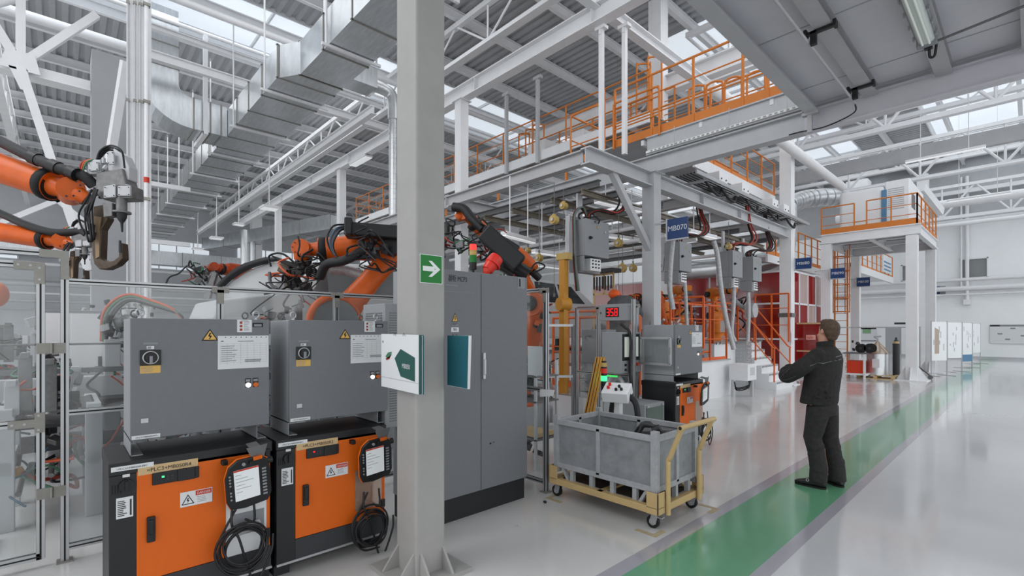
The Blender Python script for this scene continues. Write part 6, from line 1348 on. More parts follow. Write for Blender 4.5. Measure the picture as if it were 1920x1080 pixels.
# ---------------- steel grid with rails above the line ----------------
beam((-5.09, 6.42, 4.58), (-5.09, 16.1, 4.58), .2, .28, STEELG, 'grey crane beam sticking out above the diagonal brace', stiff=2.05)
beam((-9.1, 6.42, 4.58), (-9.1, 16.1, 4.58), .2, .28, STEELG, 'grey crane beam deeper in the welding line')
beam((-13.1, 6.42, 4.58), (-13.1, 16.1, 4.58), .2, .28, STEELG, 'grey crane beam deepest in the welding line')
for y, lab in ((6.5, 'first grey cross beam at the front end of the line'), (10.4, 'second grey cross beam over the line'), (12.4, 'third grey cross beam over the line'), (14.3, 'fourth grey cross beam over the line'), (16.2, 'last grey cross beam over the line')):
    beam((-15, y, 4.58), (-5.19, y, 4.58), .16, .24, BEAMG, lab)
for i, (y, lab) in enumerate(((7.1, 'first'), (7.9, 'second'), (9.3, 'third'), (11.2, 'fourth'), (13.2, 'fifth'), (15.2, 'sixth'))):
    b = MB(); b.ibeam((-12.5, y, 4.30), (-5.3, y, 4.30), .09, .13, .012); one(b, 'trolley_rail', DARKST, lab+' thin cross rail hanging under the crane beams', 'rail')
for i, (x, lab) in enumerate(((-5.55, 'nearest'), (-6.3, 'second'), (-7.4, 'third'), (-8.3, 'farthest'))):
    b = MB(); b.ibeam((x, 6.9, 4.16), (x, 15.6, 4.16), .08, .11, .012); one(b, 'trolley_rail', mat('rail_aged_%d' % i, (126, 118, 106), .5, .3, noise=.2), lab+' thin rail running along the line under the cross rails', 'rail')
q0, q1 = onx(1147, 322, -5.09), onx(1231, 497, -5.09); b = MB(); b.bar(q0, q1, .11, .11); b.bar(q1-Z*.1, q1+Z*.12, .02, .2); t = one(b, 'diagonal_brace', STEELG, 'diagonal grey strut from the crane beam down to the signed column', 'strut')
b = MB(); p = q1+V((.09, -.1, .05))
for k in range(7): b.torus(p+V((0, (k-3)*.035, -.04*abs(3-k)+.05)), .026, .007, (k % 2, 1-(k % 2), .3), 10, 5)
b.tube([p+V((0,-.12,.2)), p+V((0,-.16,0)), p+V((0,-.05,-.12)), p+V((.02,.15,-.18)), p+V((0,.25,.1))], .013, 6, 4)
one(b, 'chain', DARKST, 'loose chain at the foot of the diagonal strut', 'chain')
for k, (u, v, f, r, L, lab) in enumerate(((1039, 412, 8.4, .075, 1.2, 'large yellow tool balancer, left of the hanging cabinet'), (1057, 386, 8.8, .065, .5, 'yellow tool balancer just above the left of the hanging cabinet'), (1011, 484, 9.6, .07, .4, 'beige round balancer above the white car roof'),
        (1160, 456, 9.8, .08, 1.6, 'beige tool balancer right of the hanging cabinet'), (1215, 431, 10, .085, 1.0, 'round tool balancer beside the signed column'), (990, 470, 10.4, .05, .3, 'small beige balancer above the car windows'),
        (1167, 503, 11.5, .10, .6, 'yellow balancer low in the middle of the line'), (1187, 503, 11.8, .09, .6, 'yellow balancer low beside the signed column'), (1366, 462, 11.5, .07, .8, 'yellow balancer between the two rear hanging cabinets'))):
    p = at(u, v, f); t = thing('tool_balancer', lab, 'tool balancer', p); top = 4.22
    b = MB(); b.cyl(p-V((.0,.05,0)), p+V((.0,.05,0)), r, n=18); b.cyl(p-V((.0,.065,0)), p+V((0,.065,0)), r*.55, n=14); b.box(p+Z*r*.9, (.05,.05,r*.8)); b.build('drum', BRASS, t, bevel=.005)
    b = MB(); b.cyl(p-V((.0,.071,0)), p-V((.0,.064,0)), r*.4, n=12); b.build('dial', STEELG, t)
    b = MB(); b.cyl(p+Z*r, (p.x, p.y, top), .008, n=5); b.torus((p.x, p.y, p.z+r+.06), .025, .006, (1,0,0), 12, 5); b.build('hook', DARKST, t)
    b = MB(); b.cyl(p-Z*r, p-Z*(r+L), .005, n=5); b.cyl(p-Z*(r+L), p-Z*(r+L+.06), .018, n=8); b.build('rope', DARKST, t)
for k, (u0, v0, u1, v1, f, lab) in enumerate(((944, 437, 1000, 441, 8.8, 'first short tube lamp under the rails'), (1000, 470, 1075, 455, 10.2, 'second tube lamp under the rails'), (1118, 375, 1200, 410, 9.2, 'bright tube lamp beside the diagonal strut'), (1130, 440, 1215, 420, 11.4, 'tube lamp between strut and signed column'),
        (1000, 495, 1060, 485, 12.6, 'far tube lamp above the car windows'), (1290, 432, 1340, 450, 11, 'tube lamp above the rear hanging cabinets'))):
    p_ = at(u0, v0, f); q_ = at(u1, v1, f+.8); q_.z = p_.z; fluoro(p_, q_, lab, wd=.14, rods=max(.3, 4.5-p_.z))
for k, (z, y) in enumerate(((3.85, 9.0), (3.7, 9.6), (3.8, 11.0), (3.6, 12.5))):
    b = MB(); b.cyl((-12.5, y, z), (-5.4, y, z), .045, n=8); one(b, 'air_pipe', STEELW, ('lower', 'middle', 'upper', 'farthest')[k]+' white air pipe crossing under the grid above the line', 'pipe')
# ---------------- hanging cabinets ----------------
def hang_cab(lab, xf, y0, w_, zt, front=True, dp=.38, seed=0):
    t = thing('hanging_cabinet', lab, 'control cabinet', (xf, y0, zt-.92))
    b = MB(); b.box2((xf-dp, y0, zt-.65), (xf-.02, y0+w_, zt)); b.build('housing', CABL, t, bevel=.006)
    b = MB(); b.box2((xf-.018, y0, zt-.65), (xf, y0+w_, zt)); d = b.build('door', CABL, t, bevel=.003)
    b = MB(); b.box2((xf-dp, y0, zt-.92), (xf-.20, y0+w_, zt-.655)); b.box2((xf-.2, y0, zt-.92), (xf-.03, y0+.012, zt-.655)); b.build('lower_housing', CABL, t, bevel=.004)
    b = MB(); b.box2((xf-.2, y0+w_*.28, zt-.90), (xf-.04, y0+w_*.72, zt-.68)); p_ = b.build('control_panel', WHITE, t, bevel=.004)
    b = MB()
    for i in range(3):
        for j in range(3): b.cyl((xf-.04, y0+w_*(.36+.13*i), zt-.72-.06*j), (xf-.02, y0+w_*(.36+.13*i), zt-.72-.06*j), .014, n=10)
    b.build('push_buttons', BLACK, p_)
    b = MB(); b.cyl((xf, y0+w_*.18, zt-.33), (xf+.03, y0+w_*.18, zt-.33), .03, n=14); b.box((xf+.035, y0+w_*.18, zt-.33), (.03, .05, .022)); b.build('switch_handle', BLACK, d)
    b = MB(); b.prism([(-.035,0),(.035,0),(0,.06)], (xf+.001, y0+w_*.5, zt-.14), Y, Z, X*.001); s = b.build('warning_sign', INK, d); b = MB(); b.prism([(-.026,.005),(.026,.005),(0,.05)], (xf+.0022, y0+w_*.5, zt-.14), Y, Z, X*.001); b.build('yellow_field', WARN, s)
    b = MB(); b.cyl((xf, y0+w_*.82, zt-.18), (xf+.012, y0+w_*.82, zt-.18), .022, n=12); b.build('indicator', ALU, d)
    b = MB(); b.box2((xf-dp-.09, y0+.02, zt-.85), (xf-dp, y0+w_-.02, zt+.12)); b.build('carrier_plate', STEELG, t); b = MB(); b.box2((xf-dp-.06, y0+w_*.4, zt+.1), (xf-dp-.02, y0+w_*.6, 4.2)); b.build('hanger', STEELG, t)
    rnd = random.Random(seed); top = V((xf-dp*.5, y0+w_*.4, zt))
    for i, m_ in enumerate((BLACK, BLACK, REDHOSE, BLACK, BLACK, REDHOSE)):
        o_ = V((rnd.uniform(-.08,.08), rnd.uniform(-.08,.08), 0)); b = MB(); b.tube([top+o_, top+o_*1.4+Z*.14, top+V((.15, .15, .22))+o_, top+V((.28, .5, .20))+o_, top+V((.3, .75, .42))+o_, top+V((.16, .8, .8))+o_*.6, top+V((.10, .8, 1.29))+o_*.5], .018, 7, 5); b.build('cable', m_, t)
    tangle(t, top+Z*.08, .09, 5, seed+50, [BLACK], .012, 'cable'); return t
c1 = hang_cab('grey cabinet hanging in front of the diagonal strut, nearest one', -5.35, 6.76, .69, 3.63, seed=1)
for i, m_ in enumerate((REDHOSE, BLACK, BLACK, GREENHOSE, DARKST)):
    o_ = .018*i; b = MB(); b.tube([(-5.5, 7.0, 3.7), (-5.55+o_, 6.85, 3.86), (-5.6+o_, 6.73-o_*.4, 3.72), (-5.58+o_, 6.70-o_*.5, 3.4), (-5.56+o_, 6.69-o_*.5, 2.9), (-5.50+o_, 6.68, 2.35)], .016, 7, 5); b.build('hose', m_, c1)
hang_cab('grey cabinet hanging behind the signed column', -5.35, 10.1, .55, 3.64, seed=2)
hang_cab('grey cabinet hanging with its side to us, left of the rear pair', -5.06, 11.95*0+12.2, .6, 3.64, dp=.33, seed=3)
hang_cab('grey cabinet hanging with its side to us, right of the rear pair', -5.10, 13.6, .6, 3.64, dp=.34, seed=4)
# plastic wrapped hoses hanging from the grid
for k, (pts, f, r, lab) in enumerate((([(1338,452),(1345,478),(1352,540),(1362,600),(1376,655)], 11.4, .055, 'long plastic wrapped hose slanting in front of the rear hanging cabinets'), ([(1262,448),(1258,490),(1256,540),(1262,580)], 9.8, .05, 'plastic wrapped hose hanging beside the signed column'),
        ([(1374,452),(1376,560),(1372,620),(1378,640)], 12.4, .05, 'plastic wrapped hose hanging between the rear cabinets'), ([(1403,548),(1404,590),(1402,640)], 13.2, .05, 'plastic wrapped hose below the right rear cabinet'), ([(1284,530),(1286,560),(1288,610)], 10.6, .04, 'thin plastic wrapped hose below the second hanging cabinet'))):
    b = MB(); b.tube([at(u, v, f) for u, v in pts], r, 12, 5); one(b, 'wrapped_hose', PLASTIC, lab, 'hose')
t = thing('nozzle_drum', 'plastic wrapped round fan head on the welding platform', 'machine', at(1408, 582, 13.5)); p = at(1408, 582, 13.5); b = MB(); b.cyl(p-V((.1,0,0)), p+V((.12,0,0)), .2, n=20); b.build('drum', PLASTIC, t, bevel=.02)
b = MB(); b.tube([p, p+V((-.3,0,.15)), p+V((-.5,0,.4))], .06, 8, 4); b.build('neck', PLASTIC, t)
# ---------------- cable tray with junction boxes over the crane beam ----------------
t = thing('cable_tray', 'wide cable tray with black cables above the crane beam, running away to the right', 'cable tray', (-5.0, 13, 4.95))
for x in (-4.78, -5.35, -5.75): b = MB(); b.box2((x-.02, 9.7, 4.93), (x+.02, 17.2, 5.01)); b.build('side_rail', ALU, t)
b = MB(); [b.box2((-5.75, y, 4.93), (-4.78, y+.12, 4.96)) for y in (10.3, 12.0, 13.7, 15.4, 16.9)]; b.build('cross_bracket', STEELG, t)
for k in range(6): b = MB(); b.tube([(-4.86-.08*k, 9.8, 4.985), (-4.86-.08*k, 13.5, 4.98), (-4.86-.08*k, 17.1, 4.985)], .018, 6, 2); b.build('cable', BLACK, t)
for k, y in enumerate((10.9, 11.7, 13.1, 14.6, 16.0)): b = MB(); b.tube([(-4.9, y-.5, 4.93), (-4.88, y-.2, 4.78), (-4.86, y+.1, 4.72), (-4.95, y+.4, 4.93)], .03, 8, 5); b.build('cable_loop', BLACK, t)
for k, (y, lab) in enumerate(((11.2, 'first white junction box standing on the cable tray'), (12.5, 'second white junction box standing on the cable tray'), (14.6, 'third white junction box standing on the cable tray'), (15.5, 'last white junction box at the end of the cable tray'))):
    t = thing('junction_box', lab, 'junction box', (-5.1, y, 5.01)); b = MB(); b.box2((-5.35, y, 5.01), (-4.95, y+.45, 5.36)); b.build('housing', STEELW, t, bevel=.008); b = MB(); [b.cyl((-4.95, y+q, 5.2), (-4.93, y+q, 5.2), .02, n=8) for q in (.1, .35)]; b.build('latches', DARKST, t)
t = thing('cable_tray', 'perforated white cable tray with cables clipped under the lower catwalk edge', 'cable tray', (-2, 8.4, 5.1)); 
b = MB(); x = -5.0
b.box2((-5.1, 8.30, 5.07), (-2.4, 8.36, 5.075)); b.box2((-5.1, 8.30, 5.07), (-2.4, 8.305, 5.12)); b.build('tray', STEELW, t)
b = MB()
while x < -2.45: b.box2((x, 8.296, 5.085), (x+.045, 8.30, 5.11)); x += .085
b.build('slots', ZINC, t); b = MB(); b.tube([(-5.1, 8.33, 5.10), (-4.2, 8.33, 5.095), (-3.3, 8.33, 5.10), (-2.4, 8.33, 5.10)], .014, 6, 3); b.build('cable', CABL, t)
b = MB(); [b.cyl((x, 8.29, 5.06), (x, 8.29, 5.42), .006, n=5) for x in (-4.5, -3.5, -2.6)]; pieces(b, 'hanger', ALU, t)
# ---------------- blue station signs ----------------
def sign(lab, u0, v0, u1, v1, Yp, s):
    a, c = ony(u0, v0, Yp), ony(u1, v1, Yp); t = thing('station_sign', lab, 'sign', (a.x, Yp, c.z))
    b = MB(); b.box2((a.x, Yp, c.z), (c.x, Yp+.04, a.z)); b.build('panel', BLUE, t, bevel=.004)
    b = MB(); b.box2((a.x-.03, Yp-.004, c.z-.025), (c.x, Yp+.05, c.z)); b.box2((a.x-.03, Yp+.0, c.z-.02), (a.x, Yp+.05, a.z+.02)); b.box2((a.x-.5, Yp+.01, a.z-.06), (a.x-.03, Yp+.04, a.z-.03)); b.build('frame', STEELG, t)
    text(s, (a.z-c.z)*.26, ((a.x+c.x)/2, Yp-.001, (a.z+c.z)/2-(a.z-c.z)*.1), X, Z, PAPER, t, align='CENTER'); return t
sign('blue station sign MB070 on the grey column, nearest of the four', 1251, 412, 1289, 444, 8.4, 'MB070')
sign('second blue station sign, on the column beside the steps', 1491, 485, 1521, 503, 16.3, 'MB080')
sign('third blue station sign, under the left edge of the platform', 1557, 504, 1584, 521, 20.2, 'MB090')
sign('small blue station sign, farthest from the camera', 1606, 521, 1631, 536, 24.5, 'MB100')
# ---------------- control cluster in front of the second fence ----------------
fence('aluminium fence with clear panels behind the control pedestal', (-5.13, 6.25, 0), X, [0, .44, 1.14], [.10, .98, 2.03], sheet_mats=[POLY, POLY])
t = thing('fence_gate', 'low open aluminium gate leaf left of the second fence', 'gate', (-5.15, 6.2, 0)); a, c = V((-5.17, 6.2, 0)), V((-5.42, 5.85, 0))
for z in (.12, .9, 1.74): b = MB(); profile(b, a+Z*z, c+Z*z, .04); b.build('rail', ALU, t)
for p in (a, c): b = MB(); profile(b, p+Z*.05, p+Z*1.74, .04); b.build('stile', ALU, t); b = MB(); slots(b, p+Z*.05, p+Z*1.74, .04); b.build('slot', ALUD, t)
# number display
t = thing('number_display', 'grey box with a lit red 358 number display on the second fence', 'display', (-4.3, 6.1, 1.8))
x0, x1, z0, z1, yy = -4.56, -4.06, 1.805, 2.055, 6.10
b = MB(); b.box2((x0, yy, z0), (x1, yy+.12, z1)); b.build('housing', CABL, t, bevel=.006)
wx0, wx1, wz0, wz1 = x0+.12, x1-.14, z0+.055, z1-.05
b = MB(); b.box2((wx0, yy-.003, wz0), (wx1, yy, wz1)); b.build('window', INK, t)
SEG = {'3': 'abgcd', '5': 'afgcd', '8': 'abcdefg'}
dw, dh, th = .054, .112, .0115
for i, ch in enumerate('358'):
    b = MB(); ox, oz = wx0+.018+i*.072, wz0+.016
    for s_ in SEG[ch]:
        g = .003
        q = {'a': (ox+g, oz+dh-th, ox+dw-g, oz+dh), 'd': (ox+g, oz, ox+dw-g, oz+th), 'g': (ox+g, oz+dh/2-th/2, ox+dw-g, oz+dh/2+th/2), 'f': (ox, oz+dh/2+g, ox+th, oz+dh-g), 'b': (ox+dw-th, oz+dh/2+g, ox+dw, oz+dh-g), 'e': (ox, oz+g, ox+th, oz+dh/2-g), 'c': (ox+dw-th, oz+g, ox+dw, oz+dh/2-g)}[s_]
        b.box2((q[0], yy-.006, q[1]), (q[2], yy-.003, q[3]))
    b.build('digit', LEDR, t)
b = MB(); b.cyl((x0+.03, yy-.006, z0+.12), (x0+.03, yy, z0+.12), .012, n=10); b.build('knob', BLACK, t)
t = thing('support_post', 'aluminium post with black cable in front of the operator panel', 'post', (-3.85, 5.95, 0)); b = MB(); profile(b, (-3.85, 5.95, 0), (-3.85, 5.95, 2.1), .045); b.build('profile', ALU, t); b = MB(); slots(b, (-3.85, 5.95, 0), (-3.85, 5.95, 2.1)); b.build('slot', ALUD, t)
b = MB(); b.tube([(-4.12, 6.04, 1.75), (-4.0, 5.98, 1.69), (-3.92, 5.93, 1.66), (-3.88, 5.92, 1.5), (-3.89, 5.92, 1.1), (-3.87, 5.92, .8), (-3.87, 5.92, .3)], .02, 8, 5); b.build('cable', BLACK, t)
t = thing('operator_panel', 'grey operator panel with a lit screen and buttons beside the cable post', 'control panel', (-3.9, 5.74, 1.0))
x0, x1, y0, y1, z0, z1 = -4.26, -3.93, 5.76, 6.18, 1.05, 1.635
b = MB(); b.box2((x0, y0, z0), (x1, y1+.1, z1)); b.build('housing', CABL, t, bevel=.008)
b = MB(); b.box2((x1, y0+.03, z0+.18), (x1+.008, y1+.04, z1-.03)); s = b.build('bezel', BLACK, t); b = MB(); b.box2((x1+.008, y0+.07, z0+.23), (x1+.010, y1, z1-.07)); b.build('screen', SCREENG, s)
b = MB()
for i in range(3):
    for j in range(2): b.cyl((x1, y0+.10+.11*i, z0+.05+.07*j), (x1+.02, y0+.10+.11*i, z0+.05+.07*j), .018, n=10)
b.build('push_buttons', BLACK, t); b = MB(); b.cyl((x1, y0+.38, z0+.12), (x1+.035, y0+.38, z0+.12), .022, n=12); b.build('stop_button', REDP, t)
b = MB(); b.box2((-4.12, 6.22, 0), (-4.04, 6.3, 1.1)); b.build('leg', STEELG, t)
# control pedestal
p = at(1157, 742, 5.7); t = thing('control_pedestal', 'small white pedestal desk with buttons and thick black cable, behind the grey bin', 'control panel', (p.x, p.y, 0)); R_ = Matrix.Rotation(.32, 3, 'Z') @ Matrix.Rotation(.45, 3, 'X')
b = MB(); b.box((p.x, p.y, .93), (.31, .24, .13), R_); b.build('desk_housing', WHITE, t, bevel=.008)
b = MB(); b.box((p.x, p.y+.03, .43), (.07, .07, .86)); b.build('pedestal', STEELW, t); b = MB(); b.box2((p.x-.13, p.y-.1, 0), (p.x+.13, p.y+.16, .012)); b.build('foot_plate', STEELG, t)
b = MB(); [b.cyl(V((p.x, p.y, .93))+R_ @ V((xx, yy_, .065)), V((p.x, p.y, .93))+R_ @ V((xx, yy_, .09)), .017, n=12) for xx, yy_ in ((.03, .02), (.07, -.04), (.01, -.05))]; b.build('black_button', BLACK, t)
b = MB(); [b.cyl(V((p.x, p.y, .93))+R_ @ V((xx, yy_, .065)), V((p.x, p.y, .93))+R_ @ V((xx, yy_, .095)), .018, n=12) for xx, yy_ in ((-.09, .05), (-.09, -.02))]; b.build('red_button', DIALRED, t)
b = MB(); b.tube([(p.x+.12, p.y+.06, .9), (p.x+.22, p.y+.06, .8), (p.x+.25, p.y+.05, .5), (p.x+.2, p.y+.05, .02)], .035, 10, 5); b.tube([(p.x-.10, p.y+.06, .84), (p.x-.13, p.y+.06, .6), (p.x-.12, p.y+.05, .02)], .03, 10, 5); b.build('cable', HOSE, t)
# second stack light, green lit, and lit strip
p = at(1132.5, 735, 5.95); t = thing('signal_tower', 'stack light with lit green segment left of the operator panel', 'signal light', (p.x, p.y, 0)); z = .0
b = MB(); b.cyl((p.x, p.y, 0), (p.x, p.y, .93), .014, n=10); b.build('stem', ALU, t); z = .93
for h, m_, nm, r in ((.11, BLACK, 'lower_collar', .034), (.065, LEDG, 'green_segment', .038), (.03, BLACK, 'collar', .036), (.06, DIALRED, 'red_segment', .037), (.02, BLACK, 'collar', .036), (.05, BRASS, 'amber_segment', .037), (.02, BLACK, 'cap', .03)):
    b = MB(); b.cyl((p.x, p.y, z), (p.x, p.y, z+h), r, n=18); b.build(nm, m_, t); z += h
b = MB(); b.box2((-4.33, 5.72, 1.0), (-3.98, 5.745, 1.022)); one(b, 'light_strip', STRIPG, 'thin lit green strip along the bottom of the operator panel', 'light strip')
t = thing('barrier_bundle', 'yellow profiles leaning together behind the grey bin', 'profile', at(1098, 790, 6.0))
for i in range(3):
    a, c = at(1079+6*i, 872, 5.9+.04*i), at(1121+5*i, 670, 6.1+.03*i); b = MB(); b.bar(a, c, .035, .045); b.build('bar', YELLOW, t); b = MB(); b.bar(a+V((.01,-.026,0)), c+V((.01,-.026,0)), .012, .004); b.build('black_strip', BLACK, t)
t = thing('glass_front_box', 'grey box with a dark glass front on the floor beside the third controller', 'box', (-3.65, 5.8, 0))
b = MB(); b.box2((-3.92, 5.62, .28), (-3.47, 6.12, .68)); b.build('housing', CABL, t, bevel=.006); b = MB(); b.box2((-3.90, 5.64, 0), (-3.5, 6.1, .28)); b.build('stand', STEELG, t)
b = MB(); b.box2((-3.47, 5.66, .33), (-3.462, 6.08, .63)); b.build('glass_door', mat('box_glass', (70, 84, 76), .12), t); b = MB(); b.box2((-3.462, 5.66, .64), (-3.45, 5.70, .66)); b.box2((-3.462, 6.04, .64), (-3.45, 6.08, .66)); b.build('latch', ALU, t)
b = MB()
for k in range(3): b.torus((-4.15, 5.95+.03*k, .82), .17-.02*k, .028, (.25, 1, 0), 26, 8)
one(b, 'hose_ring', STEELG, 'coiled grey hose behind the control pedestal', 'hose')
controller(-3.37, 6.25, .82, 'black robot controller with orange door under the third switch box, behind the bin', None, None, LEDG, sheet=False)
switch_box(-3.40, 6.30, .80, 'light grey switch box on the third controller, with a clear-window door beside it', None, depth=.5)
t = thing('window_door', 'open cabinet door frame with clear window in front of the third switch box', 'door', (-3.9, 6.2, 1.3))
b = MB()
for a, c in (((-3.9, 6.22, 1.18), (-3.44, 6.22, 1.18)), ((-3.9, 6.22, 1.55), (-3.44, 6.22, 1.55)), ((-3.9, 6.22, 1.18), (-3.9, 6.22, 1.55)), ((-3.44, 6.22, 1.18), (-3.44, 6.22, 1.55))): b.bar(a, c, .03)
b.build('frame', ALU, t); b = MB(); b.box2((-3.9, 6.215, 1.18), (-3.44, 6.22, 1.55)); b.build('window', POLY, t); b = MB(); b.box2((-3.46, 6.19, 1.33), (-3.43, 6.21, 1.42)); b.build('latch', ZINC, t)
q = onx(1318, 738, -3.20); teach_pendant(q.x, q.y, q.z, 'teach pendant tilted outwards on the third controller', tilt=.25)
q = onx(1318, 800, -3.25); coil(q.x, q.y, q.z, .12, 'black cable coil under the tilted pendant of the third controller', 5, 15)
b = MB(); loop_rail(b, onz(1316, 742), onz(1331, 739), 0, 1.1, .03); one(b, 'hoop_barrier', RAILB, 'orange tubular hoop barrier at the white wall right of the third controller', 'barrier')
# yellow balancer post
t = thing('manipulator_post', 'tall orange-yellow post with joint, standing behind the second fence', 'post', at(1057, 600, 8.6)-Z*1.8); p = at(1057, 600, 8.6)
b = MB(); b.box2((p.x-.06, p.y-.06, .2), (p.x+.06, p.y+.06, 2.95)); b.build('post', YELLOW, t, bevel=.008); b = MB(); b.oloft([((p.x, p.y, 0), X*.16, Y*.16), ((p.x, p.y, .3), X*.10, Y*.10), ((p.x, p.y, .9), X*.065, Y*.065)], 16); b.build('base', YELLOW, t)
b = MB(); b.cyl((p.x-.03, p.y-.1, 2.12), (p.x+.03, p.y+.1, 2.12), .12, n=20); b.build('joint', YELLOW, t); b = MB(); b.box2((p.x-.12, p.y-.07, 2.9), (p.x+.14, p.y+.07, 3.02)); b.build('head', BRASS, t, bevel=.006)
# things behind the short fence panel
t = thing('parts_shelf', 'grey shelf with black parts behind the short fence panel', 'shelf', (-4.1, 4.3, 0))
for z in (.35, .8, 1.1): b = MB(); b.box2((-4.7, 4.1, z), (-3.98, 4.5, z+.02)); b.build('shelf_board', DARKST, t)
for xx in (-4.68, -4.0): b = MB(); [b.box2((xx-.015, q, 0), (xx+.015, q+.03, 1.3)) for q in (4.1, 4.47)]; pieces(b, 'upright', STEELG, t)
blocks(t, (-4.25, 4.3, .9), .13, 5, 401, [BLACK, MACHD], name='part'); blocks(t, (-4.2, 4.3, 1.2), .13, 5, 402, [BLACK, MACHD], name='part')
b = MB(); b.box2((-4.6, 4.15, .38), (-4.02, 4.45, .43)); b.build('cardboard', TAPE, t); blocks(t, (-4.3, 4.3, .15), .13, 5, 403, [BLACK, MACHD], name='part')
b = MB(); b.box2((-3.98, 3.96, 1.15), (-3.75, 3.965, 1.48)); one(b, 'notice_sheet', PAPER, 'white notice sheet with a diagram hung behind the short fence panel', 'notice')
b = MB(); b.prism([(0,0),(.18,.03),(.2,.09),(.0,.08)], (-3.44, 3.60, .98), X, Z, (0,.004,0)); one(b, 'label_sheet', PAPER, 'small white label sheet sticking out at the fence post', 'label')
r6 = bpy.data.objects['industrial_robot.004']; tangle(r6, at(1010, 560, 8.2), .2, 8, 411); tangle(r6, at(1000, 680, 7.8), .2, 8, 412, [BLACK, MACH]); blocks(r6, at(1012, 602, 7.8), .14, 6, 413, [ORANGE, MACHD], name='cover')
railing('low orange railing behind the second fence', [(-6.6, 7.3, .55), (-4.6, 7.3, .55)], h=1.35, step=.7, mids=(.5,), toe=.1, m=RAILB)
railing('orange railing in front of the welding line, right of the tall cabinet', [(-7.6, 8.0, .55), (-5.2, 8.0, .55)], h=1.5, step=.8, mids=(.5,), toe=.0, m=RAILB)
t = thing('step_platform', 'checker plate step platform behind the second fence', 'platform', (-5.8, 7.4, 0)); b = MB(); b.box2((-7.0, 6.4, .0), (-4.4, 8.3, .53)); b.build('plinth', WHITE, t); b = MB(); b.box2((-7.0, 6.4, .53), (-4.4, 8.3, .55)); b.build('tread_plate', ALU, t)
b = MB(); [b.box((-6.9+.16*i, 6.5+.16*j, .553), (.07, .015, .006), Matrix.Rotation(.8 if (i+j) % 2 else -.8, 3, 'Z')) for i in range(15) for j in range(11)]; b.build('tread_pattern', STEELW, t)
wk = bpy.data.objects['step_platform']
for k, (u, v, w_, h_, f, lab) in enumerate(((1105, 618, .36, .62, 8.9, 'grey wall cabinet seen through the second fence'), (1100, 700, .34, .55, 8.7, 'lower grey cabinet seen through the second fence'))):
    p = at(u, v, f); t = thing('machine_cabinet', lab, 'control cabinet', (p.x, p.y, .55)); b = MB(); b.box2((p.x-w_/2, p.y, max(.56, p.z-h_)), (p.x+w_/2+.2, p.y+.3, p.z)); b.build('housing', CABL, t, bevel=.01); tangle(t, p+V((.0,-.05,-.1)), .08, 3, 500+k, [PLASTIC, DARKST])
t = thing('tool_rack', 'rack with hanging black tools behind the hanging cabinet', 'rack', at(1130, 530, 10)); p = at(1112, 516, 10); 
b = MB(); b.box2((p.x, p.y, p.z-.42), (p.x+.5, p.y+.03, p.z-.38)); b.box2((p.x, p.y, p.z-.02), (p.x+.5, p.y+.03, p.z+.02)); b.box2((p.x, p.y, p.z-2.2), (p.x+.03, p.y+.03, p.z)); b.box2((p.x+.25, p.y, p.z-.4), (p.x+.28, p.y+.03, p.z)); b.box2((p.x+.48, p.y, p.z-2.2), (p.x+.51, p.y+.03, p.z)); b.build('frame', TAPE, t)
for i in range(7): b = MB(); b.cyl((p.x+.05+.07*i, p.y-.03, p.z-.05), (p.x+.05+.07*i, p.y-.03, p.z-.30-.02*(i % 3)), .018, n=8); b.build('tool', BLACK, t)
b = MB(); b.box2((p.x-.1, p.y-.1, p.z+.02), (p.x+.55, p.y+.2, p.z+.10)); b.build('tray', MACHD, t)
r7 = robot('orange robot arm left of the signed column, above the second fence', (-5.9, 10.6, 0), (-5.9, 10.6, 1.3), (-6.0, 10.2, 2.35), at(1185, 562, 10.6), at(1176, 575, 10.6), k=.9, hose=False, axis=(.3,-.95,0)); tangle(r7, at(1195, 560, 10.3), .15, 6, 601)
# ---------------- welding platform with steps ----------------
ZP = 1.3
t = thing('welding_platform', 'raised white platform carrying the orange railed welding cell', 'platform', (-7, 14, 0))
b = MB(); b.box2((-10, 12.7, 0), (-5.75, 15.98, ZP)); b.build('plinth', WHITE, t); b = MB(); b.box2((-10, 12.7, ZP), (-5.72, 15.98, ZP+.03)); b.build('deck', ALU, t)
b = MB(); y = 12.7
for i in range(14): b.prism([(0,0),(.06,0),(.10,.06),(.04,.06)], (-5.712, 12.7+i*.22, ZP-.03), Y, Z, X*.003)
b.build('striped_nosing', BLACK, t)
b = MB(); b.box2((-5.75, 14.05, 0), (-5.45, 14.4, ZP+.05)); b.build('perforated_post', ALU, t); b = MB()
for i in range(12):
    for j in range(3): b.cyl((-5.40-.0, 14.1+.1*j, .08+.105*i), (-5.449, 14.1+.1*j, .08+.105*i), .022, n=8); b.cyl((-5.7+.1*j, 14.049, .08+.105*i), (-5.7+.1*j, 14.052, .08+.105*i), .022, n=8)
b.build('holes', STEELG, t)
t = thing('steps', 'white steps with hazard-striped nosings and orange handrails', 'steps', (-5.2, 15, 0)); n = 6; sy0, sy1 = 14.42, 15.72
xs_ = [-4.80-.165*i for i in range(n+1)]
for i in range(5):
    b = MB(); b.box2((-5.75, sy0, i*.216), (-4.80-.19*i, sy1, (i+1)*.216)); st = b.build('step', WHITE, t)
    b = MB(); [b.prism([(0,0),(.045,0),(.075,.05),(.03,.05)], (-4.80-.19*i+.001, sy0+.03+j*.09, (i+1)*.216-.052), Y, Z, X*.002) for j in range(14)]; b.build('striped_nosing', BLACK, st)
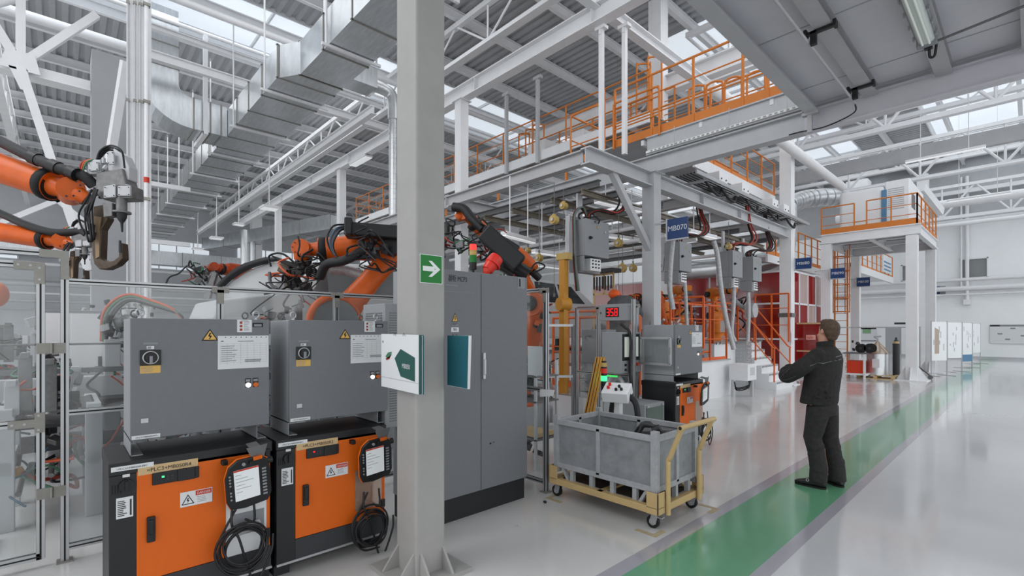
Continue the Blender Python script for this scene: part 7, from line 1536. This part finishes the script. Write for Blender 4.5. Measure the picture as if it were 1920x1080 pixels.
for y in (sy0+.02, sy1-.02):
    b = MB(); b.tube([(-4.86, y, .22), (-4.86, y, 1.12), (-4.92, y, 1.2), (-5.8, y, 2.32), (-5.86, y, 2.30), (-5.86, y, ZP)], .022, 8, 2); b.tube([(-4.86, y, .7), (-5.86, y, 1.85)], .016, 6, 1); b.bar((-5.35, y, .8), (-5.35, y, 1.75), .035); b.build('handrail', RAILB, t)
railing('orange railing on the front edge of the welding platform', [(-9.5, 12.65, ZP), (-5.78, 12.65, ZP)], h=1.1, step=.9, mids=(.5,), toe=0, m=RAILB)
railing('orange railing along the aisle edge of the welding platform', [(-5.75, 12.65, ZP), (-5.75, 14.2, ZP)], h=1.1, step=.75, mids=(.5,), toe=0, m=RAILB)
railing('tall orange railing right behind the top of the steps', [(-5.9, 15.9, ZP), (-4.95, 15.9, ZP)], h=1.45, step=.45, mids=(.35, .7), toe=0, m=RAILB)
railing('orange railing on the raised walkway left of the platform', [(-6.4, 10.4, 1.25), (-4.95, 10.4, 1.25)], h=1.15, step=.7, mids=(.5,), toe=0, m=RAILB)
railing('orange railing in front of the robots beside the third switch box', [(-5.3, 9.6, .9), (-5.3, 12.4, .9)], h=1.35, step=.8, mids=(.4, .75), toe=.1, m=RAILB)
t = thing('raised_walkway', 'white raised walkway base right of the third controller', 'platform', (-5.7, 11, 0)); b = MB(); b.box2((-7.2, 9.4, 0), (-5.28, 12.55, .9)); b.build('plinth', WHITE, t); b = MB(); b.box2((-7.2, 9.4, .9), (-5.25, 12.55, .93)); b.build('deck', ALU, t)
t = thing('small_unit', 'small white ventilated unit on two legs in front of the platform', 'machine', (-5.2, 12.3, 0)); b = MB(); b.box2((-5.15, 12.2, .42), (-4.7, 12.75, .82)); b.build('housing', WHITE, t, bevel=.008)
b = MB(); [b.box2((-4.70, 12.35, .55+.025*i), (-4.695, 12.62, .565+.025*i)) for i in range(8)]; b.build('louvres', STEELG, t); b = MB(); b.box2((-5.12, 12.22, 0), (-5.06, 12.28, .42)); b.box2((-4.8, 12.6, 0), (-4.74, 12.66, .42)); b.build('leg', STEELG, t)
b = MB(); [b.tube([(-4.78, 12.45+.06*i, .42), (-4.76, 12.4, .3-.03*i), (-5.0, 12.3, .22-.03*i), (-5.1, 12.4, .36)], .014, 6, 4) for i in range(3)]; b.build('cable', BLACK, t)
OY = mat('robot_amber', (232, 132, 44), .45, noise=.1)
for k, (bx, by, lab, wx) in enumerate(((-7.2, 13.6, 'amber robot on the welding platform, left one', -6.7), (-6.8, 15.2, 'amber robot on the welding platform, right one', -6.1))):
    r = robot(lab, (bx, by, ZP), (bx, by, ZP+.8), (bx-.2, by+.2, ZP+1.5), (wx, by-.5, ZP+1.55), (wx+.1, by-.55, ZP+1.35), k=.75, m=OY, hose=False, fore_r=(.17,.12)); tangle(r, (wx, by-.5, ZP+1.0), .25, 8, 700+k, [PLASTIC, BLACK, REDHOSE], .03); blocks(r, (wx, by-.4, ZP+1.1), .16, 6, 710+k, name='gun_block')
for k, (x, y, lab) in enumerate(((-5.55, 10.2, 'front'), (-5.75, 11.3, 'rear'))):
    r = robot('amber robot behind the orange railing, %s one above the third switch box' % lab, (x-.6, y, .93), (x-.6, y, 1.55), (x-.8, y+.3, 2.2), (x-.3, y-.4, 2.0), (x-.25, y-.5, 1.8), k=.65, m=OY, hose=False, fore_r=(.17,.12)); tangle(r, (x-.3, y-.3, 1.6), .25, 9, 720+k, [PLASTIC, BLACK, MACH], .03)
    t = thing('weld_fixture', 'bright metal clamps on the raised walkway, %s group' % lab, 'machine', (x, y, .93)); blocks(t, (x-.1, y, 1.3), .28, 12, 730+k, [MACH, PLASTIC, STEELG, MACHD], name='clamp'); b = MB(); b.box2((x-.4, y-.4, .93), (x+.2, y+.4, 1.05)); b.build('base', MACH, t)
for u, v, f, lab in ((1355, 612, 12.4, 'upper white notice hung on the orange railing'), (1357, 638, 12.45, 'lower white notice hung on the orange railing')):
    p = at(u, v, f); b = MB(); b.box((p.x, p.y, p.z), (.12, .008, .3 if v < 620 else .2)); one(b, 'notice_sheet', PAPER, lab, 'notice')
# ---------------- red screened booth ----------------
REDD = mat('red_curtain', (120, 16, 10), .6, noise=.15)
XB, YB, ZT = -5.45, 17.6, 3.62
t = thing('welding_booth', 'booth of red see-through screens in white frames', 'booth', (-9, 17.6, 0))
b = MB(); xx = -13.5
for z in (.05, 1.35, 2.55, ZT): b.box2((-13.5, YB-.03, z-.03), (XB, YB+.03, z+.03)); b.box2((XB-.03, YB, z-.03), (XB+.03, 22.2, z+.03))
b.build('rail', STEELW, t)
b = MB()
while xx <= XB+.01: b.box2((xx-.03, YB-.03, 0), (xx+.03, YB+.03, ZT)); xx += (13.5-5.45)/6
for k in range(1, 6): y = YB+4.6*k/5; b.box2((XB-.03, y-.03, 0), (XB+.03, y+.03, ZT))
b.build('mullion', STEELW, t)
for i in range(6):
    x0 = -13.5+i*(8.05/6)
    for j, (z0, z1) in enumerate(((.08, 1.32), (1.38, 2.52), (2.58, ZT-.03))): b = MB(); b.box2((x0+.03, YB-.004, z0), (x0+8.05/6-.03, YB+.004, z1)); b.build('red_screen', REDT, t)
for i in range(5):
    y0 = YB+i*.92
    for j, (z0, z1) in enumerate(((1.38, 2.52), (2.58, ZT-.03))): b = MB(); b.box2((XB-.004, y0+.03, z0), (XB+.004, y0+.89, z1)); b.build('red_screen' if (i+j) % 2 else 'pale_screen', REDT if (i+j) % 2 or i == 0 else clear('pale_film_%d%d' % (i, j), (214, 190, 184), .3, .1, .3), t)
    b = MB(); b.box2((XB-.004, y0+.03, .08), (XB+.004, y0+.89, 1.32)); b.build('red_screen', REDT, t)
b = MB(); b.box2((-13.4, YB+1.9, .1), (XB-.5, YB+1.95, 3.2)); b.build('inner_curtain', REDD, t)
b = MB(); b.box2((-7.5, YB+.9, .1), (-6.3, YB+1.5, 2.6)); b.build('inner_cabinet', REDD, t, bevel=.02)
t = thing('red_curtain_screen', 'low red screen with a white label, behind the standing man', 'screen', (-4.5, 18.2, 0)); yb = 18.3; a, c = ony(1488, 608, yb), ony(1546, 690, yb)
b = MB(); b.box2((a.x, yb, .15), (c.x, yb+.006, a.z)); b.build('sheet', REDT, t); b = MB(); b.box2((a.x-.03, yb-.02, a.z), (c.x+.03, yb+.02, a.z+.05)); b.box2((a.x-.03, yb-.02, a.z*.5), (c.x+.03, yb+.02, a.z*.5+.05)); b.box2((a.x-.03, yb-.02, 0), (a.x+.02, yb+.02, a.z)); b.box2((c.x-.02, yb-.02, 0), (c.x+.03, yb+.02, a.z)); b.build('frame', TAPE, t)
b = MB(); b.box2((a.x+.38, yb-.006, a.z-.52), (a.x+.66, yb-.002, a.z-.36)); s = b.build('label', mat('label_pink', (222, 170, 160), .6), t); b = MB(); lines(b, (a.x+.40, yb-.007, a.z-.50), X, Z, .24, .12, 3, .4, 3); b.build('small_print', REDP, s)
b = MB(); p = onx(1490, 610, -4.92); b.box((-4.915, 16.05, p.z), (.006, .22, .34)); b.box((-4.913, 16.08, p.z-.38), (.006, .16, .3)); one(b, 'notice_sheet', PAPER, 'white notices taped to the column beside the steps', 'notice')
b = MB(); b.box2((-5.28, 16.02, 2.05), (-4.9, 16.36, 2.17)); one(b, 'column_band', DARKST, 'dark perforated band around the column beside the steps', 'band')
# ---------------- platform with air handling unit ----------------
PX0, PX1, PY0, PY1, PZ = -5.26, -2.55, 20.4, 24.9, 5.12
t = thing('equipment_platform', 'white steel platform on four columns carrying the air handling unit', 'platform', (-3.9, 22.6, 0))
b = MB(); b.ibeam((PX0, PY0, PZ-.17), (PX1+.1, PY0, PZ-.17), .14, .34, .02); b.build('edge_beam', STEELW, t); b = MB(); b.ibeam((PX1, PY0, PZ-.17), (PX1, PY1, PZ-.17), .14, .34, .02); b.build('edge_beam', STEELW, t)
b = MB(); b.ibeam((PX0, PY1, PZ-.17), (PX1, PY1, PZ-.17), .14, .34, .02); b.build('edge_beam', STEELW, t); b = MB(); b.ibeam((PX0, PY0, PZ-.17), (PX0, PY1, PZ-.17), .14, .34, .02); b.build('edge_beam', STEELW, t)
b = MB(); b.box2((PX0, PY0, PZ-.03), (PX1, PY1, PZ)); b.build('deck', BEAMG, t)
b = MB(); b.ibeam(((PX0+PX1)/2, PY0, PZ-.15), ((PX0+PX1)/2, PY1, PZ-.15), .14, .24, .02); [b.ibeam((PX0, y, PZ-.12), (PX1, y, PZ-.12), .1, .16, .02) for y in (21.9, 23.4)]; b.build('joists', STEELW, t)
for x, y, lab in ((PX0+.14, PY0+.1, 'platform column at the front left, behind the third blue sign'), (PX1-.14, PY0+.1, 'platform column at the front right, with a wide white foot'), (PX0+.14, PY1-.1, 'platform column at the back left, beside the farthest blue sign'), (PX1-.14, PY1-.1, 'platform column at the back right')):
    tc = thing('platform_column', lab, 'column', (x, y, 0)); b = MB(); b.box2((x-.15, y-.15, 0), (x+.15, y+.15, PZ-.35)); b.build('shaft', STEELW, tc)
    b = MB(); b.box2((x-.42, y-.42, 0), (x+.42, y+.42, .025)); b.build('base_plate', STEELW, tc)
    for sx, sy in ((1,0),(-1,0),(0,1),(0,-1)): b = MB(); b.prism([(0,0),(.26,0),(.02,.42),(0,.42)], (x+sx*.15, y+sy*.15, .025), (sx,sy,0), Z, (sy*.02, sx*.02, 0)); b.build('gusset', STEELW, tc)
t = railing('orange railing around the air handling platform', [(PX0, PY0, PZ), (PX0+1.0, PY0, PZ)], h=.98, step=1.0, mids=(.33, .66), toe=.2, m=RAIL)
railing(None, [(PX1-1.35, PY0, PZ), (PX1, PY0, PZ), (PX1, PY1, PZ)], h=1.0, step=.9, mids=(.33, .66), toe=.2, m=RAIL, parent=t)
railing(None, [(PX0+1.0, PY0, PZ), (PX1-1.35, PY0, PZ)], h=.32, step=.5, mids=(), toe=.2, m=RAIL, parent=t, w_=.036)
t = thing('air_handling_unit', 'large white air handling unit with blue side panel on the platform', 'air handling unit', (-3.9, 23, PZ))
b = MB(); b.box2((-4.9, 21.2, PZ+.02), (-3.55, 24.4, PZ+1.62)); b.build('housing', WALLP, t, bevel=.12, seg=4)
b = MB(); b.box2((-3.53, 21.25, PZ+.02), (-2.85, 24.3, PZ+1.75)); b.build('fan_section', WALLP, t, bevel=.04)
b = MB(); b.box2((-3.62, 21.15, PZ+.05), (-3.48, 21.24, PZ+1.45)); b.build('blue_panel', BLUEP, t)
b = MB(); [b.box2((-3.44, 21.235, PZ+.75+.07*i), (-3.0, 21.245, PZ+.775+.07*i)) for i in range(11)]; b.build('louvres', STEELG, t)
b = MB(); b.box2((-2.85, 21.6, PZ+.8), (-2.84, 22.3, PZ+1.3)); b.build('inlet', DARKST, t)
t = thing('round_duct', 'thick silver round duct curving into the air handling unit from the left', 'duct', (-5.5, 20.4, 5.8))
pts = [at(1475, 385, 18.6), at(1490, 380, 19.0), at(1515, 373, 19.4), at(1560, 370, 19.8), at(1590, 378, 20.2), at(1607, 392, 20.6)]
b = MB(); b.tube(pts, .36, 20, 5); b.build('pipe', GALVD, t)
for q in range(1, 16):
    s = q/16*5; i = min(int(s), 4); p = pts[i].lerp(pts[i+1], s-i); d = (pts[i+1]-pts[i]).normalized(); b = MB(); b.cyl(p-d*.02, p+d*.02, .375, n=20, caps=False); b.build('seam', STEELG, t)
b = MB(); b.tube([at(1608, 392, 20.3), at(1622, 398, 20.3), at(1630, 410, 20.3), at(1628, 425, 20.3)], .015, 6, 4); b.tube([at(1612, 385, 20.3), at(1625, 392, 20.3), at(1645, 395, 20.3)], .015, 6, 4); one(b, 'cable', BLACK, 'thin black cables hanging beside the round duct mouth', 'cable')
t = thing('round_duct', 'silver round duct behind the rear hanging cabinets', 'duct', at(1430, 490, 17)); b = MB(); b.tube([at(1275, 508, 17), at(1370, 500, 17), at(1430, 492, 17), at(1462, 478, 17), at(1474, 450, 17.2), at(1476, 390, 18.4)], .33, 18, 5); b.build('pipe', GALVD, t)
b = MB(); b.cyl(at(1617, 283, 27), at(1650, 276, 27), .42, n=18); b.cyl(at(1607, 288, 27), at(1617, 283, 27), .2, n=14); one(b, 'exhaust_pipe', STEELW, 'open white pipe end on the boxed column near the roof', 'pipe')
t = thing('service_duct', 'sloping white duct from the air handling unit to the far column', 'duct', at(1740, 380, 22)); b = MB(); b.bar(at(1728, 352, 23.0), at(1764, 398, 24.0), .25, .4); b.build('casing', STEELW, t)
# ladder with cage
t = thing('caged_ladder', 'tall orange ladder with safety cage left of the platform column', 'ladder', (-5.4, 22.9, 0)); x, y = at(1577, 600, 19.9).x, at(1577, 600, 19.9).y
for dx in (-.22, .22): b = MB(); b.box2((x+dx-.025, y-.02, .1), (x+dx+.025, y+.02, 5.2)); b.build('stile', RAIL, t)
for i in range(17): b = MB(); b.cyl((x-.22, y, .3+.29*i), (x+.22, y, .3+.29*i), .014, n=6); b.build('rung', RAIL, t)
for i in range(6): b = MB(); b.torus((x, y-.3, 2.4+.55*i), .36, .018, Z, 18, 5); b.build('cage_hoop', RAIL, t)
for a in (0, 1.2, 2.4, 3.6, 4.8): b = MB(); b.box((x+.36*math.cos(a), y-.3+.36*math.sin(a), 3.8), (.03, .03, 2.9)); b.build('cage_bar', RAIL, t)
# far catwalk
t = thing('catwalk', 'far catwalk with orange railing near the end wall, left of the platform', 'catwalk', (-5.6, 31, 4.6)); b = MB(); b.box2((-6.6, 25.6, 4.45), (-5.45, 34.8, 4.62)); b.build('deck', STEELW, t); b = MB(); b.box2((-5.5, 25.6, 4.3), (-5.4, 34.8, 4.64)); b.build('fascia', STEELW, t)
railing('orange railing on the far catwalk near the end wall', [(-5.45, 25.6, 4.62), (-5.45, 34.8, 4.62)], h=1.15, step=1.0, toe=.12, m=RAIL)
t = thing('railing_panel', 'white and blue panel fixed to the far catwalk railing', 'panel', (-5.3, 33, 4.8)); b = MB(); b.box2((-5.40, 31.8, 4.75), (-5.36, 34.0, 5.65)); b.build('sheet', PAPER, t); b = MB(); [b.box2((-5.36, 32.0, 4.85+.2*i), (-5.35, 33.8, 4.93+.2*i)) for i in range(3)]; b.build('blue_stripes', BLUEP, t)
# ---------------- far floor equipment ----------------
t = thing('work_table', 'steel work table with a red-orange box beneath, behind the man', 'table', (-4.2, 20.4, 0)); a = onz(1586, 709); y = a.y; x0, x1 = ony(1580, 700, y).x, ony(1624, 700, y).x
b = MB(); b.box2((x0, y, .84), (x1, y+.8, .88)); b.build('table_top', DARKST, t)
for xx in (x0+.03, x1-.05):
    for yy_ in (y+.03, y+.75): b = MB(); b.box2((xx-.03, yy_-.03, 0), (xx+.03, yy_+.03, .84)); b.build('leg', STEELW, t)
b = MB(); b.box2((x0, y+.05, .12), (x1, y+.75, .18)); b.build('lower_shelf', STEELW, t)
b = MB(); b.box2((x0+.1, y+.1, .18), (x1-.12, y+.7, .60)); one(b, 'red_box', mat('box_red', (206, 60, 28), .5), 'red-orange box on the lower shelf of the work table', 'box')
for k, (u, v, r, lab) in enumerate(((1615, 641, .15, 'black wire spool, left one on the work table'), (1632, 637, .16, 'black wire spool, right one beside the table edge'))):
    p = ony(u, v, y+.3); t = thing('wire_spool', lab, 'spool', (p.x, p.y, .88)); b = MB(); b.cyl((p.x, p.y-.12, .88+r), (p.x, p.y+.12, .88+r), r*.7, n=18); [b.cyl((p.x, p.y+q, .88+r), (p.x, p.y+q+.02, .88+r), r, n=22) for q in (-.13, .11)]; b.build('spool', BLACK, t); b = MB(); b.cyl((p.x, p.y-.135, .88+r), (p.x, p.y-.13, .88+r), r*.3, n=14); b.build('hub', DGREY, t)
t = thing('welding_torch_unit', 'black welding machine part standing on the work table', 'machine', (x0+.3, y+.3, .88)); blocks(t, (x0+.35, y+.35, 1.12), .16, 8, 801, [BLACK, DGREY, MACHD], name='part')
pa = onz(1606, 708.5); pb = onz(1665, 706)
t = thing('pallet', 'light wooden pallet on the floor under the steel drum', 'pallet', (pa.x, pa.y, 0)); L = 1.05
for yy_ in (0, .35, .7): b = MB(); b.box2((pa.x, pa.y+yy_, .0), (pa.x+L, pa.y+yy_+.1, .02)); [b.box2((pa.x+q, pa.y+yy_, .02), (pa.x+q+.1, pa.y+yy_+.1, .10)) for q in (0, .47, .95)]; b.build('skid', WOOD, t)
for i in range(6): b = MB(); b.box2((pa.x+i*.19, pa.y, .10), (pa.x+i*.19+.12, pa.y+.8, .12)); b.build('board', WOOD, t)
t = thing('steel_drum', 'steel drum with clear conical cover standing on the wooden pallet', 'drum', (pa.x+.55, pa.y+.4, .12)); c = V((pa.x+.52, pa.y+.42, .12))
b = MB(); b.cyl(c, c+Z*.72, .31, n=24); b.build('barrel', GALVD, t); b = MB(); b.box((c.x, c.y-.31, c.z+.4), (.2, .01, .3)); b.build('label', PAPER, t); b = MB(); b.lathe(c+Z*.72, c+Z*1.15, [(0,.33),(.1,.33),(1,.03)], 20); b.build('cone_cover', FILM, t)
b = MB(); b.tube([c+Z*1.15, c+Z*1.25, c+V((-.1,0,1.3)), c+V((.1,0,1.32))], .03, 8, 3); b.build('feed_head', STEELG, t)
t = thing('gas_cylinder', 'dark gas cylinder with shoulder behind the steel drum', 'gas cylinder', (c.x+.45, c.y+.5, 0)); q = V((c.x+.42, c.y+.55, 0)); b = MB(); b.lathe(q, q+Z*1.4, [(0,.10),(.85,.10),(.93,.05),(.95,.03),(1,.03)], 18); b.build('bottle', DGREY, t)
b = MB(); b.lathe(q+Z*1.19, q+Z*1.30, [(0,.102),(1,.05)], 18); b.build('shoulder', TAPE, t)
t = thing('clothes_rack', 'grey wheeled frame rack behind the pallet', 'rack', (c.x, c.y+.9, 0)); y = c.y+1.0; xa, xb = c.x-1.9, c.x+.85
b = MB(); b.bar((xa, y, 1.75), (xb, y, 1.75), .04); b.build('top_bar', STEELG, t)
for xx in (xb-.2, xb+.15): b = MB(); b.bar((xx, y, .1), (xx, y, 1.78), .05); b.build('upright', STEELG, t)
for s_ in (-.35, .45): b = MB(); b.bar((xb, y, .5), (xb+s_, y-.25, .12), .035); b.cyl((xb+s_, y-.27, .07), (xb+s_, y-.2, .07), .07, n=12); b.build('castor_leg', DARKST, t)
# whiteboards in a row
def board(lab, x, y, w_, z0, z1, seed, ang=0, blue=False, pict=False):
    t = thing('display_board', lab, 'notice board', (x, y, 0)); d = V((math.cos(ang), math.sin(ang), 0)); a = V((x, y, 0)); c = a+d*w_; nrm = V((d.y, -d.x, 0))
    for p in (a, c): b = MB(); b.bar(p, p+Z*(z1+.03), .035); b.build('upright', STEELG, t); b = MB(); b.bar(p-nrm*.3, p+nrm*.3, .04, .03); b.build('foot', STEELG, t)
    b = MB(); b.bar(a+Z*(z0+z1)/2, c+Z*(z0+z1)/2, .02, z1-z0, up=Z); s = b.build('board', WALLP, t)
    rnd = random.Random(seed); b = MB()
    for i in range(7):
        u_ = rnd.uniform(.08, .8)*w_; v_ = rnd.uniform(.1, .8)*(z1-z0); o_ = a+d*u_+Z*(z0+v_)+nrm*.012; hh = rnd.uniform(.05,.3); b.add([o_, o_+d*.05, o_+d*.05+Z*hh, o_+Z*hh], [(0,1,2,3)])
    b.build('print', mat('faint_print_%d' % seed, (190, 192, 194), .7), s)
    if pict: b = MB(); o_ = a+d*.2*w_+Z*(z0+.25)+nrm*.013; b.add([o_, o_+d*.22, o_+d*.22+Z*.85, o_+Z*.95], [(0,1,2,3)]); b.build('picture', mat('picture_tan', (178, 162, 148), .7), s)
    if blue: b = MB(); b.bar(a+Z*(z0-.12)+nrm*.01, c+Z*(z0-.12)+nrm*.01, .02, .3, up=Z); b.build('blue_board', BLUEP, t)
    return t
bd = [(1746, 1775, 'nearest white display board, with a tan picture'), (1776, 1803, 'second white display board'), (1804, 1822, 'third white display board, with a blue panel below'), (1823, 1838, 'farthest white display board in the row')]
for k, (u0, u1, lab) in enumerate(bd):
    p = onz(u0, 705-k*7.5); q = onz(u1, 704-k*7.5); d = V((q.x-p.x, q.y-p.y, 0)); board(lab, p.x, p.y, d.length, .55, 1.95, 900+k, math.atan2(d.y, d.x), blue=(k == 2), pict=(k == 0))
def wall_rect(u0, v0, u1, v1, m, name, lab, cat, d=.02):
    x0, x1, z0, z1 = rectY(u0, v0, u1, v1, FARY-.03); b = MB(); b.box2((x0, FARY-.03-d, z0), (x1, FARY-.03, z1)); return one(b, name, m, lab, cat)
t = thing('wall_poster', 'long pale information poster with dark header on the far wall, at right', 'poster', (-2, FARY-.05, 1)); x0, x1, z0, z1 = rectY(1856, 609, 1932, 645, FARY-.05)
b = MB(); b.box2((x0, FARY-.06, z0), (x1, FARY-.03, z1)); b.build('sheet', PAPER, t); b = MB(); b.box2((x0, FARY-.065, z1-.1), (x1, FARY-.06, z1)); b.build('header', PAPERG, t); b = MB(); b.box2((x0, FARY-.068, z1-.09), (x0+.4, FARY-.065, z1-.01)); b.build('header_mark', PAPERD, t)
b = MB(); [b.box2((x0+q, FARY-.065, z0+r_), (x0+q+.2, FARY-.06, z0+r_+.08)) for q, r_ in ((.3,.5),(.8,.8),(1.2,.4),(1.6,.7),(.6,.2))]; b.build('print', PAPERG, t)
t = thing('notice_board', 'dark-topped notice board on the far wall behind the wheeled rack', 'notice board', (-5, FARY-.05, 1)); x0, x1, z0, z1 = rectY(1607, 614, 1643, 640, FARY-.05)
b = MB(); b.box2((x0, FARY-.06, z0), (x1, FARY-.03, z1)); b.build('sheet', PAPER, t); b = MB(); b.box2((x0, FARY-.065, z1-.12), (x1, FARY-.06, z1)); b.build('header', PAPERD, t); b = MB(); b.box2((x0+.3, FARY-.065, z0+.5), (x0+.75, FARY-.06, z0+.9)); b.build('green_picture', mat('picture_green', (130, 168, 130), .6), t); b = MB(); b.box2((x0, FARY-.065, z0), (x1, FARY-.06, z0+.07)); b.build('lower_bar', PAPERG, t)
wall_rect(1737, 537, 1743, 551, BLUE, 'blue_sign', 'narrow blue sign on the far wall, left one by the platform column', 'sign'); wall_rect(1757, 537, 1763, 551, BLUE, 'blue_sign', 'narrow blue sign on the far wall, right one by the platform column', 'sign'); wall_rect(1764, 537, 1773, 551, PAPERG, 'wall_box', 'small grey wall box beside the blue signs', 'box', .1)
for z, r, lab in ((4.55, .09, 'upper white pipe along the far wall'), (4.05, .14, 'thick white pipe along the far wall'), (3.7, .05, 'thin white pipe along the far wall')):
    b = MB(); b.cyl((-12, FARY-.25, z), (6, FARY-.25, z), r, n=8); one(b, 'wall_pipe', STEELW, lab, 'pipe')
b = MB(); b.cyl((-2.55, FARY-.2, 3.2), (-2.55, FARY-.2, 10.5), .09, n=8); b.cyl((-2.8, FARY-.2, 4.0), (-2.8, FARY-.2, 10.5), .05, n=8); b.box2((-2.7, FARY-.35, 3.1), (-2.4, FARY-.05, 3.4)); one(b, 'drain_pipe', STEELW, 'vertical white pipes on the far wall right of the window', 'pipe')
for z, lab in ((9.6, 'upper'), (7.9, 'lower')):
    b = MB(); b.box2((-7, FARY-.5, z-.1), (6, FARY-.3, z+.12)); one(b, 'wall_girt', STEELW, lab+' horizontal white beam across the top of the far wall', 'beam')

# repeats of one kind share a group
GROUPS = dict(steel_column='steel columns of the hall', platform_column='columns of the air handling platform', industrial_robot='robots of the welding line', tool_balancer='tool balancers hanging over the line',
    tube_lamp='tube lamps', pendant_lamp='square pendant lamps', roof_truss='roof trusses', guard_railing='orange guard railings', catwalk='steel catwalks', hanging_cabinet='cabinets hanging over the line',
    station_sign='blue station signs', trolley_rail='thin rails under the crane beams', steel_beam='steel beams', switch_box='switch boxes on the controllers', robot_controller='robot controllers', teach_pendant='teach pendants',
    cable_coil='cable coils on the controllers', wrapped_hose='plastic wrapped hoses', junction_box='junction boxes on the cable tray', display_board='white display boards in a row', ventilation_duct='square ventilation ducts',
    vertical_pipe='pipes on the white column', overhead_pipe='overhead pipes', wall_pipe='pipes on the far wall', tape_mark='tape corners around the trolley', weld_fixture='welding fixtures', weld_gun='welding guns', safety_fence='aluminium safety fences',
    air_pipe='white air pipes over the line', machine_cabinet='machine cabinets behind the fences', bracing_strut='white bracing struts', hanger_post='hanger posts', car='car bodies on the line', wire_spool='wire spools', signal_tower='stack lights', notice_sheet='white notice sheets', spiral_duct='far spiral ducts', access_gate='gate loops on the upper catwalk')
for o in list(bpy.data.objects):
    if o.parent is None and 'group' not in o and o.name.split('.')[0] in GROUPS: o['group'] = GROUPS[o.name.split('.')[0]]
